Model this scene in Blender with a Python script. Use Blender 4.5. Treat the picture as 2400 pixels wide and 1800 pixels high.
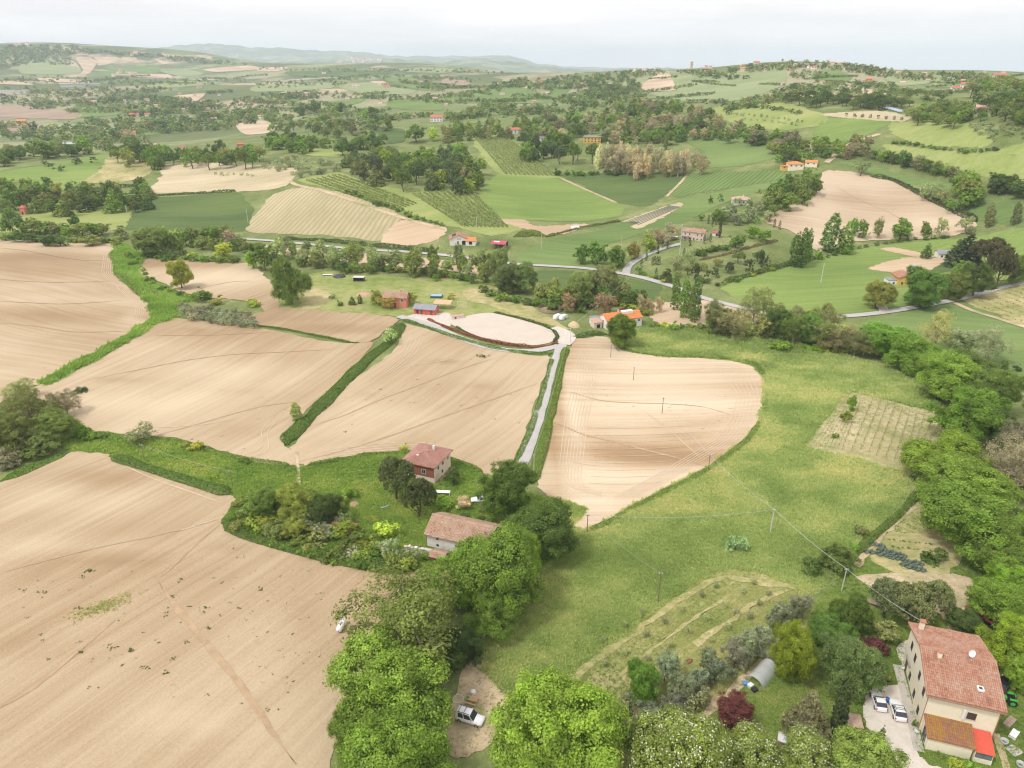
import bpy, bmesh, math, random
import numpy as np
from mathutils import Vector, Matrix
from mathutils.geometry import delaunay_2d_cdt

R = math.radians
SC = bpy.context.scene
COL = SC.collection
for _o in list(bpy.data.objects):
    bpy.data.objects.remove(_o, do_unlink=True)

# ------------------------------------------------------------------ camera
CAMH = 90.0                     # drone height over the near fields (m)
PITCH = 23.9                    # degrees below the horizon
FPX, CX, CY = 1534.0, 1106.0, 829.5     # 2212 x 1659 picture measures
cam = bpy.data.cameras.new('camera')
cam.sensor_width = 36.0
cam.lens = 36.0 * FPX / 2212.0
cam.clip_start = 1.0
cam.clip_end = 60000.0
camo = bpy.data.objects.new('camera', cam)
COL.objects.link(camo)
camo.location = (0, 0, CAMH)
camo.rotation_euler = (R(90 - PITCH), 0, 0)
SC.camera = camo

# ------------------------------------------------------------------ world, sun, exposure
SUN_EL, SUN_AZ = 57.0, -122.0    # azimuth clockwise from the view direction
SKY_STRENGTH = 0.10
world = bpy.data.worlds.new('World')
SC.world = world
world.use_nodes = True
wn, wl = world.node_tree.nodes, world.node_tree.links
wn.clear()
w_out = wn.new('ShaderNodeOutputWorld')
w_bg = wn.new('ShaderNodeBackground')
w_sky = wn.new('ShaderNodeTexSky')
w_sky.sky_type = 'NISHITA'
w_sky.sun_disc = False
w_sky.sun_elevation = R(SUN_EL)
w_sky.sun_rotation = R(SUN_AZ)
w_sky.dust_density = 3.0
w_geo = wn.new('ShaderNodeTexCoord')
w_map = wn.new('ShaderNodeMapping')
w_map.inputs['Scale'].default_value = (1.0, 1.0, 7.0)
w_noise = wn.new('ShaderNodeTexNoise')
w_noise.inputs['Scale'].default_value = 3.4
w_noise.inputs['Detail'].default_value = 5.0
w_noise.inputs['Roughness'].default_value = 0.55
w_ramp = wn.new('ShaderNodeValToRGB')      # an even overcast deck with faint streaks
w_ramp.color_ramp.elements[0].position = 0.38
w_ramp.color_ramp.elements[0].color = (6.85, 6.5, 6.5, 1)
w_ramp.color_ramp.elements[1].position = 0.62
w_ramp.color_ramp.elements[1].color = (8.2, 7.7, 7.6, 1)
w_mix = wn.new('ShaderNodeMixRGB')
w_mix.inputs['Fac'].default_value = 0.96
wl.new(w_geo.outputs['Generated'], w_map.inputs['Vector'])
wl.new(w_map.outputs['Vector'], w_noise.inputs['Vector'])
wl.new(w_noise.outputs['Fac'], w_ramp.inputs['Fac'])
wl.new(w_sky.outputs['Color'], w_mix.inputs['Color1'])
wl.new(w_ramp.outputs['Color'], w_mix.inputs['Color2'])
wl.new(w_mix.outputs['Color'], w_bg.inputs['Color'])
w_bg.inputs['Strength'].default_value = SKY_STRENGTH
wl.new(w_bg.outputs['Background'], w_out.inputs['Surface'])

sun = bpy.data.lights.new('sun', 'SUN')
sun.energy = 1.5
sun.angle = R(10)
sun.color = (1.0, 0.96, 0.90)
suno = bpy.data.objects.new('sun', sun)
COL.objects.link(suno)
suno.location = (0, 0, 300)
_sd = Vector((math.sin(R(SUN_AZ)) * math.cos(R(SUN_EL)), math.cos(R(SUN_AZ)) * math.cos(R(SUN_EL)), math.sin(R(SUN_EL))))
suno.rotation_euler = _sd.to_track_quat('Z', 'Y').to_euler()

SC.view_settings.view_transform = 'Standard'
SC.view_settings.look = 'None'
SC.view_settings.gamma = 1.0
SC.view_settings.exposure = 0.68
SC.render.engine = 'CYCLES'
SC.cycles.max_bounces = 6
SC.cycles.use_adaptive_sampling = True
SC.cycles.adaptive_threshold = 0.015
SC.cycles.diffuse_bounces = 4
SC.cycles.glossy_bounces = 2
SC.cycles.transmission_bounces = 4
SC.cycles.transparent_max_bounces = 8
SC.cycles.volume_bounces = 2
SC.cycles.use_denoising = True
SC.cycles.filter_width = 1.2
SC.cycles.caustics_reflective = False
SC.cycles.caustics_refractive = False

# ------------------------------------------------------------------ the lay of the land
CP, SP = math.cos(R(PITCH)), math.sin(R(PITCH))

def raydir(u, v):
    u = np.asarray(u, float); v = np.asarray(v, float)
    x = (u - CX) / FPX
    y = (CY - v) / FPX
    return np.stack([x, CP + y * SP, -SP + y * CP], -1)

# heights read off the photograph: ('h', height) or ('d', distance) for a spot of the picture
CTRL = [
 (-200,1650,'h',0),(500,1700,'h',0),(1106,1650,'h',0),(1700,1650,'h',0.5),(2400,1650,'h',1),(0,1300,'h',0.5),(700,1200,'h',0),
 (1500,1200,'h',1),(2200,1200,'h',3),(2300,1000,'h',4),(-100,1000,'h',0),(600,900,'h',-1.5),(1150,900,'h',-1),(1700,900,'h',2),
 (-100,700,'h',0),(0,520,'h',2),(150,600,'h',3),(300,660,'h',-1.5),(1100,720,'h',-3),(1450,690,'h',-4),(1800,690,'h',-2),(2250,640,'h',3),
 (900,600,'h',-5),(600,560,'h',-5),(300,500,'h',-4),(-100,480,'h',-4),
 (277,450,'h',-1),(520,460,'h',2),(700,450,'h',9),(640,380,'h',16),(900,390,'h',18),(1050,440,'h',12),(1180,430,'h',9),(1330,470,'h',5),(1350,540,'h',2),
 (1500,510,'h',9),(1560,420,'h',14),(1725,350,'d',560),(1950,430,'h',16),(2250,460,'h',20),(2250,330,'d',560),(1850,500,'h',4),(2100,520,'h',5),
 (1280,298,'d',720),(1480,320,'d',640),(1100,330,'d',680),(943,252,'d',980),(700,300,'d',820),(860,330,'d',720),(300,340,'h',12),(0,378,'h',9),(200,330,'h',14),
 (-100,300,'h',0),(150,290,'h',0),(420,290,'h',3),(0,240,'h',6),(300,230,'d',1700),(600,230,'d',1500),(0,190,'d',2400),(300,170,'d',3000),
 (700,165,'d',2800),(900,200,'d',1500),(1000,175,'d',2000),(1000,151,'d',3400),(700,149,'d',3600),(1140,200,'d',1500),(500,150,'d',3700),
 (0,97,'d',5200),(-150,100,'d',5200),(160,97,'d',5200),(300,114,'d',4900),(420,124,'d',4700),(520,138,'d',4400),(300,150,'d',3900),(100,150,'d',3700),(0,140,'d',4000),
 (1200,158,'d',2200),(1340,152,'d',1900),(1520,146,'d',1650),(1620,136,'d',1550),(1760,134,'d',1500),(1900,146,'d',1500),(2000,158,'d',1600),(2090,150,'d',1800),(2250,165,'d',1350),
 (1560,190,'d',1250),(1400,195,'d',1300),(1740,212,'d',830),(2070,189,'d',1020),(2130,239,'d',690),(1600,250,'d',800),(1350,230,'d',980),(1850,280,'d',640),(1250,260,'d',860),(1050,225,'d',1150),(1820,185,'d',1150),(2250,240,'d',600),
]
BEHIND = [(-150,7500,30),(150,7500,30),(420,6500,30),(700,5600,20),(1000,5400,10),(1200,3600,20),(1400,3000,25),(1600,2700,30),(1800,2600,40),(2000,2600,40),(2250,2500,50),
          (200,9000,0),(1100,8500,0),(2000,8000,0)]
def _az(u): return math.atan2((u - CX) / FPX, CP)
_ct, _cr, _ch = [], [], []
for (u, v, k, val) in CTRL:
    d = raydir(u, v); hor = math.hypot(d[0], d[1])
    if k == 'h':
        t = (CAMH - val) / -d[2]; r = t * hor; hh = val
    else:
        r = val; hh = CAMH + val / hor * d[2]
    _ct.append(math.atan2(d[0], d[1])); _cr.append(math.log(r)); _ch.append(hh)
for (u, r, hh) in BEHIND:
    _ct.append(math.atan2((u - CX) / FPX, 1.05)); _cr.append(math.log(r)); _ch.append(hh)
for a in (-75, -60, 60, 75):
    for r, hh in ((30, 0), (120, 0), (400, 4), (1500, 20), (6000, 30)):
        _ct.append(R(a)); _cr.append(math.log(r)); _ch.append(hh)
TH_K = 1.6
_cp = np.stack([np.array(_ct) * TH_K, np.array(_cr)], 1)
_ch = np.array(_ch, float)
def _tps(d2): return 0.5 * d2 * np.log(d2 + 1e-12)
_n = len(_cp)
_K = _tps(((_cp[:, None] - _cp[None]) ** 2).sum(-1)) + np.eye(_n) * 4e-4
_Pm = np.hstack([np.ones((_n, 1)), _cp])
_A = np.zeros((_n + 3, _n + 3)); _A[:_n, :_n] = _K; _A[:_n, _n:] = _Pm; _A[_n:, :_n] = _Pm.T
_w = np.linalg.solve(_A, np.concatenate([_ch, [0, 0, 0]]))

NT, NR = 420, 480
TH0, TH1, RO0, RO1 = R(-78), R(78), math.log(14.0), math.log(19000.0)
_th = np.linspace(TH0, TH1, NT); _ro = np.linspace(RO0, RO1, NR)

def _hash_noise(x, y, seed):
    xi = np.floor(x).astype(np.int64); yi = np.floor(y).astype(np.int64)
    xf = x - xi; yf = y - yi
    def hsh(a, b):
        n = (a * 374761393 + b * 668265263 + seed * 974711) & 0x7fffffff
        n = ((n ^ (n >> 13)) * 1274126177) & 0x7fffffff
        return ((n ^ (n >> 16)) & 0xffff) / 65535.0
    sx = xf * xf * (3 - 2 * xf); sy = yf * yf * (3 - 2 * yf)
    a, b, c, d = hsh(xi, yi), hsh(xi + 1, yi), hsh(xi, yi + 1), hsh(xi + 1, yi + 1)
    return (a + (b - a) * sx) * (1 - sy) + (c + (d - c) * sx) * sy - 0.5

def _terrain():
    TT, RR = np.meshgrid(_th, _ro)             # rows: distance
    q = np.stack([TT.ravel() * TH_K, RR.ravel()], 1)
    out = np.empty(len(q))
    for i in range(0, len(q), 20000):
        s = q[i:i + 20000]
        d2 = ((s[:, None] - _cp[None]) ** 2).sum(-1)
        out[i:i + 20000] = _tps(d2) @ _w[:_n] + _w[_n] + s @ _w[_n + 1:]
    h = out.reshape(TT.shape)
    r = np.exp(RR); X = r * np.sin(TT); Y = r * np.cos(TT)
    far = np.clip((r - 5600) / 1500, 0, 1); far = far * far * (3 - 2 * far)
    h = h * (1 - far)
    # distant ranges, profiles along the bearing
    def prof(pts):
        us = np.array([p[0] for p in pts], float); vs = np.array([p[1] for p in pts], float)
        ds = raydir(us, vs); az = np.arctan2(ds[:, 0], ds[:, 1]); el = ds[:, 2] / np.hypot(ds[:, 0], ds[:, 1])
        return az, el
    def rng_(pts, r0, w):
        az, el = prof(pts)
        e = np.interp(_th, az, el)
        n = _hash_noise(_th * 90, _th * 0, 5) * 0.0022 + _hash_noise(_th * 260, _th * 0, 6) * 0.0012
        top = CAMH + (e + n) * r0
        g = np.exp(-((r - r0) / w) ** 2)
        rough = 1 + 0.35 * _hash_noise(TT * 120, RR * 60, 7)
        return np.clip(top, 0, None)[None, :] * g * rough ** (1 - g)
    h = np.maximum(h, rng_([(-400,120),(100,118),(250,106),(330,104),(395,100),(430,93),(470,95),(520,101),(545,104),(600,103),(640,105),(690,109),(790,113),(860,121),(960,121),(1030,121),(1085,119),(1110,123),(1150,134),(1210,143),(1300,146),(1700,150),(2150,158),(2212,154),(2500,150)], 14500, 2200))
    h = np.maximum(h, rng_([(-400,150),(500,150),(560,138),(620,133),(700,131),(760,128),(830,126),(900,131),(960,134),(1000,128),(1040,126),(1080,131),(1150,140),(1250,150),(1330,150),(1380,146),(1440,146),(1500,150),(2100,160),(2212,160)], 8800, 1100))
    h += np.clip((r - 500) / 3000, 0, 1) * (_hash_noise(X / 420, Y / 420, 1) * 18 + _hash_noise(X / 170, Y / 170, 2) * 5)
    h += np.clip((r - 2300) / 1500, 0, 1) * _hash_noise(X / 620, Y / 520, 9) * 55 * np.clip((7000 - r) / 1000, 0, 1)
    h += np.clip((r - 60) / 100, 0, 1) * _hash_noise(X / 46, Y / 46, 3) * 1.1
    return h, X, Y
HG, _GX, _GY = _terrain()

def H(x, y):
    x = np.asarray(x, float); y = np.asarray(y, float)
    t = (np.arctan2(x, y) - TH0) / (TH1 - TH0) * (NT - 1)
    r = (np.log(np.maximum(np.hypot(x, y), 15.0)) - RO0) / (RO1 - RO0) * (NR - 1)
    t = np.clip(t, 0, NT - 1.001); r = np.clip(r, 0, NR - 1.001)
    ti = t.astype(int); ri = r.astype(int); tf = t - ti; rf = r - ri
    return ((HG[ri, ti] * (1 - tf) + HG[ri, ti + 1] * tf) * (1 - rf) + (HG[ri + 1, ti] * (1 - tf) + HG[ri + 1, ti + 1] * tf) * rf)

def PP(u, v, lift=0.0):
    """where the sight line through picture spots meets the land (+lift): N x 3"""
    u = np.atleast_1d(np.asarray(u, float)); v = np.atleast_1d(np.asarray(v, float))
    lift = np.broadcast_to(np.asarray(lift, float), u.shape)
    d = raydir(u, v); hor = np.hypot(d[:, 0], d[:, 1])
    rr = np.exp(np.linspace(math.log(35), math.log(18000), 700))
    t = rr[None] / hor[:, None]
    x = d[:, 0:1] * t; y = d[:, 1:2] * t; z = CAMH + d[:, 2:3] * t
    below = z < H(x, y) + lift[:, None]
    hit = below.any(1)
    k = np.where(hit, below.argmax(1), 699); k = np.maximum(k, 1)
    lo = t[np.arange(len(u)), k - 1]; hi = t[np.arange(len(u)), k]
    for _ in range(22):
        m = 0.5 * (lo + hi)
        b = (CAMH + d[:, 2] * m) < H(d[:, 0] * m, d[:, 1] * m) + lift
        hi = np.where(b, m, hi); lo = np.where(b, lo, m)
    return np.stack([d[:, 0] * hi, d[:, 1] * hi, CAMH + d[:, 2] * hi], 1)

def P(u, v, lift=0.0):
    return PP([u], [v], lift)[0]

def depth_of(p):
    """distance along the lens axis"""
    return p[..., 1] * CP - (p[..., 2] - CAMH) * SP

# ------------------------------------------------------------------ object helpers
def tag(o, label=None, cat=None, group=None, kind=None):
    if label: o['label'] = label
    if cat: o['category'] = cat
    if group: o['group'] = group
    if kind: o['kind'] = kind
    return o

def mesh_np(name, V, F, mat=None, smooth=False):
    """V (n,3); F list/array of equal-length faces"""
    me = bpy.data.meshes.new(name)
    V = np.asarray(V, np.float32)
    F = np.asarray(F, np.int32)
    nf, k = F.shape
    me.vertices.add(len(V)); me.vertices.foreach_set('co', V.ravel())
    me.loops.add(nf * k); me.loops.foreach_set('vertex_index', F.ravel())
    me.polygons.add(nf)
    me.polygons.foreach_set('loop_start', np.arange(0, nf * k, k, dtype=np.int32))
    me.polygons.foreach_set('loop_total', np.full(nf, k, np.int32))
    if smooth: me.polygons.foreach_set('use_smooth', np.ones(nf, bool))
    if mat: me.materials.append(mat)
    me.update(calc_edges=True)
    return me

def obj(name, me, parent=None, loc=None, rotz=None):
    o = bpy.data.objects.new(name, me)
    COL.objects.link(o)
    if parent: o.parent = parent
    if loc is not None: o.location = loc
    if rotz is not None: o.rotation_euler = (0, 0, rotz)
    return o

def empty(name, loc=(0, 0, 0), rotz=0.0):
    o = bpy.data.objects.new(name, None)
    o.empty_display_size = 0.5
    COL.objects.link(o)
    o.location = loc; o.rotation_euler = (0, 0, rotz)
    return o

def copy_tree(o, parent=None):
    c = o.copy(); COL.objects.link(c)
    if parent: c.parent = parent
    for ch in list(o.children): copy_tree(ch, c)
    return c

# ------------------------------------------------------------------ materials
def mat_new(name):
    m = bpy.data.materials.new(name); m.use_nodes = True
    nt = m.node_tree; nt.nodes.clear()
    out = nt.nodes.new('ShaderNodeOutputMaterial')
    b = nt.nodes.new('ShaderNodeBsdfPrincipled')
    b.inputs['Specular IOR Level'].default_value = 0.2
    b.inputs['Roughness'].default_value = 0.8
    nt.links.new(b.outputs[0], out.inputs[0])
    return m, nt, b

def N(nt, t, **kw):
    n = nt.nodes.new(t)
    for k, v in kw.items():
        if k in n.inputs: n.inputs[k].default_value = v
        else: setattr(n, k, v)
    return n

def c4(c): return (c[0], c[1], c[2], 1.0)

def noise_of(nt, vec, scale, detail=3.0, rough=0.5):
    n = N(nt, 'ShaderNodeTexNoise')
    n.inputs['Scale'].default_value = scale
    n.inputs['Detail'].default_value = detail
    n.inputs['Roughness'].default_value = rough
    if vec is not None: nt.links.new(vec, n.inputs['Vector'])
    return n.outputs['Fac']

def mth(nt, op, a, b=None, c=None, clamp=False):
    n = nt.nodes.new('ShaderNodeMath'); n.operation = op; n.use_clamp = clamp
    for i, x in enumerate((a, b, c)):
        if x is None: continue
        if isinstance(x, (int, float)): n.inputs[i].default_value = x
        else: nt.links.new(x, n.inputs[i])
    return n.outputs[0]

def mixc(nt, fac, a, b, blend='MIX'):
    n = nt.nodes.new('ShaderNodeMixRGB'); n.blend_type = blend
    for i, x in zip((0, 1, 2), (fac, a, b)):
        if isinstance(x, (int, float)): n.inputs[i].default_value = x
        elif isinstance(x, (tuple, list)): n.inputs[i].default_value = c4(x)
        else: nt.links.new(x, n.inputs[i])
    return n.outputs[0]

def ramp(nt, fac, stops):
    n = nt.nodes.new('ShaderNodeValToRGB'); e = n.color_ramp.elements
    while len(e) < len(stops): e.new(0.5)
    for i, (p, c) in enumerate(stops):
        e[i].position = p; e[i].color = c4(c) if len(c) == 3 else c
    nt.links.new(fac, n.inputs[0])
    return n.outputs[0]

def bump(nt, b, height, strength=0.5, dist=0.1):
    n = nt.nodes.new('ShaderNodeBump')
    n.inputs['Strength'].default_value = strength
    n.inputs['Distance'].default_value = dist
    nt.links.new(height, n.inputs['Height'])
    nt.links.new(n.outputs[0], b.inputs['Normal'])

def pos_vec(nt, rot=0.0, scale=(1, 1, 1), src='pos'):
    if src == 'pos':
        g = N(nt, 'ShaderNodeNewGeometry').outputs['Position']
    else:
        g = N(nt, 'ShaderNodeTexCoord').outputs['Object']
    m1 = N(nt, 'ShaderNodeMapping'); m1.inputs['Rotation'].default_value = (0, 0, -rot)
    m2 = N(nt, 'ShaderNodeMapping'); m2.inputs['Scale'].default_value = scale
    nt.links.new(g, m1.inputs['Vector']); nt.links.new(m1.outputs[0], m2.inputs['Vector'])
    return m2.outputs[0]

_mc = {}
def plain(name, col, rough=0.7, var=0.12, scale=1.5, bmp=0.0, metal=0.0, spec=0.3, dirt=None):
    """painted / built surfaces: a colour with weathering noise"""
    key = (name, col)
    if key in _mc: return _mc[key]
    m, nt, b = mat_new(name)
    v = pos_vec(nt, src='obj')
    n1 = noise_of(nt, v, scale, 5, 0.6)
    n2 = noise_of(nt, v, scale * 7, 4, 0.6)
    f = mth(nt, 'ADD', mth(nt, 'MULTIPLY', n1, 0.65), mth(nt, 'MULTIPLY', n2, 0.35))
    lo = tuple(max(0, x * (1 - var)) for x in col); hi = tuple(min(1, x * (1 + var)) for x in col)
    cc = ramp(nt, f, [(0.32, lo), (0.68, hi)])
    if dirt:
        cc = mixc(nt, mth(nt, 'MULTIPLY', mth(nt, 'GREATER_THAN', n1, 0.56), 0.5), cc, dirt)
    nt.links.new(cc, b.inputs['Base Color'])
    b.inputs['Roughness'].default_value = rough
    b.inputs['Metallic'].default_value = metal
    b.inputs['Specular IOR Level'].default_value = spec
    if bmp: bump(nt, b, n2, 0.5, bmp)
    _mc[key] = m
    return m

def glass_mat(name='window_glass', col=(0.03, 0.04, 0.05)):
    if name in _mc: return _mc[name]
    m, nt, b = mat_new(name)
    b.inputs['Base Color'].default_value = c4(col)
    b.inputs['Roughness'].default_value = 0.08
    b.inputs['Specular IOR Level'].default_value = 0.6
    _mc[name] = m
    return m
# ------------------------------------------------------------------ ground sheet
LV = lambda lev, r: lev * (0.035 + r * 0.00022)       # how far a sheet lies above the one below

def grass_mat(name, cols, streak=None, scale=1.0, bmp=0.25, spots=None, patch=0.045, rot=0.0, spot_t=0.53):
    """grassland: cols = dark, mid, light; streak = stretch of wind-combed tufts"""
    m, nt, b = mat_new(name)
    v = pos_vec(nt, rot)
    vs = pos_vec(nt, rot, (0.35, 1.0, 1.0)) if streak is None else pos_vec(nt, rot, streak)
    big = noise_of(nt, v, patch, 4, 0.55)
    mid = noise_of(nt, v, 0.22 * scale, 4, 0.6)
    fine = noise_of(nt, vs, 1.1 * scale, 5, 0.7)
    f = mth(nt, 'ADD', mth(nt, 'MULTIPLY', big, 0.42), mth(nt, 'ADD', mth(nt, 'MULTIPLY', mid, 0.26), mth(nt, 'MULTIPLY', fine, 0.42)))
    cc = ramp(nt, f, [(0.40, cols[0]), (0.53, cols[1]), (0.68, cols[2])])
    if spots:
        sp = noise_of(nt, pos_vec(nt, rot + 0.7, (1.0, 0.45, 1.0)), 0.11 * scale, 5, 0.65)
        cc = mixc(nt, mth(nt, 'MULTIPLY', mth(nt, 'SUBTRACT', sp, spot_t, clamp=True), 4.0, clamp=True), cc, spots)
    nt.links.new(cc, b.inputs['Base Color'])
    b.inputs['Roughness'].default_value = 0.95
    b.inputs['Specular IOR Level'].default_value = 0.05
    if bmp: bump(nt, b, fine, 0.8, bmp)
    return m

def soil_mat(name, dark, light, rot, across=1.0, patch=0.018, bands=0.10, contrast=1.0, green=None):
    """harrowed ground: drill lines run along rot; 'tone' is a painted map of paler, chalkier and darker, clayey soil"""
    m, nt, b = mat_new(name)
    # lines bend a little with the slope
    p0 = pos_vec(nt, rot)
    warp = nt.nodes.new('ShaderNodeTexNoise'); warp.inputs['Scale'].default_value = 0.012; warp.inputs['Detail'].default_value = 1.0
    nt.links.new(p0, warp.inputs['Vector'])
    wv = nt.nodes.new('ShaderNodeVectorMath'); wv.operation = 'SCALE'; wv.inputs['Scale'].default_value = 14.0
    nt.links.new(warp.outputs['Color'], wv.inputs[0])
    ad = nt.nodes.new('ShaderNodeVectorMath'); ad.operation = 'ADD'
    nt.links.new(p0, ad.inputs[0]); nt.links.new(wv.outputs[0], ad.inputs[1])
    def st(a, c):
        mm = N(nt, 'ShaderNodeMapping'); mm.inputs['Scale'].default_value = (a, c, 0.0)
        nt.links.new(ad.outputs[0], mm.inputs['Vector']); return mm.outputs[0]
    big = noise_of(nt, st(0.6, 1.0), patch, 4, 0.5)
    band = noise_of(nt, st(0.02, 1.0), bands * across, 2, 0.5)
    fine = noise_of(nt, st(0.016, 1.0), 0.62 * across, 3, 0.6)
    hair = noise_of(nt, st(0.03, 1.0), 2.1 * across, 2, 0.6)
    clod = noise_of(nt, p0, 3.2, 4, 0.75)
    at = N(nt, 'ShaderNodeAttribute'); at.attribute_name = 'tone'
    f = mth(nt, 'MULTIPLY', mth(nt, 'SUBTRACT', big, 0.5), 1.5)
    f = mth(nt, 'ADD', f, mth(nt, 'MULTIPLY', mth(nt, 'SUBTRACT', band, 0.5), 0.40 * contrast))
    f = mth(nt, 'ADD', f, mth(nt, 'MULTIPLY', mth(nt, 'SUBTRACT', fine, 0.5), 0.60 * contrast))
    f = mth(nt, 'ADD', f, mth(nt, 'MULTIPLY', mth(nt, 'SUBTRACT', hair, 0.5), 0.26 * contrast))
    f = mth(nt, 'ADD', f, mth(nt, 'MULTIPLY', mth(nt, 'SUBTRACT', clod, 0.5), 0.75))
    f = mth(nt, 'ADD', mth(nt, 'ADD', f, at.outputs['Fac']), 0.5, clamp=True)
    mid = tuple((a + c) / 2 for a, c in zip(dark, light))
    cc = ramp(nt, f, [(0.0, tuple(x * 0.86 for x in dark)), (0.22, dark), (0.52, mid), (0.85, light), (1.0, tuple(min(0.75, x * 1.1) for x in light))])
    # sparse weeds
    w = noise_of(nt, p0, 0.55, 5, 0.72)
    wb = noise_of(nt, p0, 0.03, 2, 0.5)
    wm = mth(nt, 'MULTIPLY', mth(nt, 'GREATER_THAN', mth(nt, 'ADD', w, mth(nt, 'MULTIPLY', wb, 0.25)), 0.89), 0.8)
    cc = mixc(nt, wm, cc, green or (0.10, 0.085, 0.045))
    nt.links.new(cc, b.inputs['Base Color'])
    b.inputs['Roughness'].default_value = 0.95
    b.inputs['Specular IOR Level'].default_value = 0.05
    bump(nt, b, mth(nt, 'ADD', mth(nt, 'MULTIPLY', fine, 0.7), mth(nt, 'ADD', mth(nt, 'MULTIPLY', hair, 0.4), mth(nt, 'MULTIPLY', clod, 0.5))), 0.55, 0.22)
    return m

def crop_mat(name, c1, c2, rot=0.0, rows=0.0, patch=0.02, rowcol=None, fine_s=0.7):
    m, nt, b = mat_new(name)
    p0 = pos_vec(nt, rot)
    big = noise_of(nt, pos_vec(nt, rot, (0.35, 1.0, 1.0)), patch, 4, 0.55)
    st = noise_of(nt, pos_vec(nt, rot, (0.02, 1.0, 1.0)), 0.35, 3, 0.6)
    fine = noise_of(nt, p0, fine_s, 5, 0.7)
    f = mth(nt, 'ADD', mth(nt, 'MULTIPLY', big, 0.5), mth(nt, 'ADD', mth(nt, 'MULTIPLY', st, 0.28), mth(nt, 'MULTIPLY', fine, 0.22)))
    cc = ramp(nt, f, [(0.40, c1), (0.60, c2)])
    if rows:
        wv = N(nt, 'ShaderNodeTexWave'); wv.wave_type = 'BANDS'; wv.bands_direction = 'Y'
        wv.inputs['Scale'].default_value = rows; wv.inputs['Distortion'].default_value = 2.6
        wv.inputs['Detail'].default_value = 3.0; wv.inputs['Detail Scale'].default_value = 0.4
        nt.links.new(p0, wv.inputs['Vector'])
        cc = mixc(nt, mth(nt, 'MULTIPLY', mth(nt, 'SUBTRACT', wv.outputs['Fac'], 0.45, clamp=True), 1.1, clamp=True), cc, rowcol or tuple(x * 0.6 for x in c1))
    nt.links.new(cc, b.inputs['Base Color'])
    b.inputs['Roughness'].default_value = 0.95
    b.inputs['Specular IOR Level'].default_value = 0.05
    bump(nt, b, fine, 0.6, 0.2)
    return m

def patch_mat(name):
    """far farmland: cells of meadow, corn, stubble and wood pasture a few hundred metres wide"""
    m, nt, b = mat_new(name)
    g = N(nt, 'ShaderNodeNewGeometry').outputs['Position']
    flat = N(nt, 'ShaderNodeMapping'); flat.inputs['Scale'].default_value = (1, 0.75, 0)
    nt.links.new(g, flat.inputs['Vector'])
    wn_ = nt.nodes.new('ShaderNodeTexNoise'); wn_.inputs['Scale'].default_value = 0.004; wn_.inputs['Detail'].default_value = 2
    nt.links.new(flat.outputs[0], wn_.inputs['Vector'])
    sc = nt.nodes.new('ShaderNodeVectorMath'); sc.operation = 'SCALE'; sc.inputs['Scale'].default_value = 150
    nt.links.new(wn_.outputs['Color'], sc.inputs[0])
    ad = nt.nodes.new('ShaderNodeVectorMath'); ad.operation = 'ADD'
    nt.links.new(flat.outputs[0], ad.inputs[0]); nt.links.new(sc.outputs[0], ad.inputs[1])
    vo = N(nt, 'ShaderNodeTexVoronoi'); vo.inputs['Scale'].default_value = 1 / 210.0
    nt.links.new(ad.outputs[0], vo.inputs['Vector'])
    sep = nt.nodes.new('ShaderNodeSeparateColor'); nt.links.new(vo.outputs['Color'], sep.inputs[0])
    far = ramp(nt, sep.outputs[0], [(0.0, (0.15, 0.18, 0.08)), (0.2, (0.20, 0.24, 0.11)), (0.38, (0.29, 0.31, 0.17)), (0.55, (0.17, 0.21, 0.09)), (0.68, (0.34, 0.32, 0.20)), (0.82, (0.46, 0.38, 0.27)), (0.92, (0.21, 0.25, 0.12))])
    for n in nt.nodes:
        if n.type == 'VALTORGB': n.color_ramp.interpolation = 'CONSTANT'
    near_n = noise_of(nt, g, 0.05, 5, 0.6)
    fine = noise_of(nt, g, 0.9, 5, 0.7)
    near = ramp(nt, mth(nt, 'ADD', mth(nt, 'MULTIPLY', near_n, 0.6), mth(nt, 'MULTIPLY', fine, 0.4)), [(0.36, (0.11, 0.15, 0.045)), (0.52, (0.19, 0.23, 0.085)), (0.66, (0.33, 0.33, 0.16))])
    ln = nt.nodes.new('ShaderNodeVectorMath'); ln.operation = 'LENGTH'; nt.links.new(g, ln.inputs[0])
    fac = mth(nt, 'DIVIDE', mth(nt, 'SUBTRACT', ln.outputs['Value'], 800.0), 350.0, clamp=True)
    sc2 = noise_of(nt, g, 0.03, 5, 0.7)
    far = mixc(nt, mth(nt, 'MULTIPLY', mth(nt, 'SUBTRACT', sc2, 0.5, clamp=True), 3.0, clamp=True), far, (0.07, 0.11, 0.04))
    wd = noise_of(nt, g, 0.0045, 5, 0.62)
    far = mixc(nt, mth(nt, 'MULTIPLY', mth(nt, 'MULTIPLY', mth(nt, 'SUBTRACT', wd, 0.47, clamp=True), 9.0, clamp=True), mth(nt, 'DIVIDE', mth(nt, 'SUBTRACT', ln.outputs['Value'], 1300.0), 900.0, clamp=True)), far, mixc(nt, fine, (0.085, 0.115, 0.06), (0.16, 0.19, 0.10)))
    nt.links.new(mixc(nt, fac, near, far), b.inputs['Base Color'])
    b.inputs['Roughness'].default_value = 0.95
    b.inputs['Specular IOR Level'].default_value = 0.05
    bump(nt, b, fine, 0.7, 0.3)
    return m

def build_ground():
    V = np.stack([_GX.ravel(), _GY.ravel(), HG.ravel()], 1)
    i = np.arange(NR * NT).reshape(NR, NT)
    F = np.stack([i[:-1, :-1], i[:-1, 1:], i[1:, 1:], i[1:, :-1]], -1).reshape(-1, 4)
    o = obj('ground', mesh_np('ground', V, F[:, ::-1], patch_mat('farmland'), True))
    tag(o, kind='structure')
build_ground()

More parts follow.
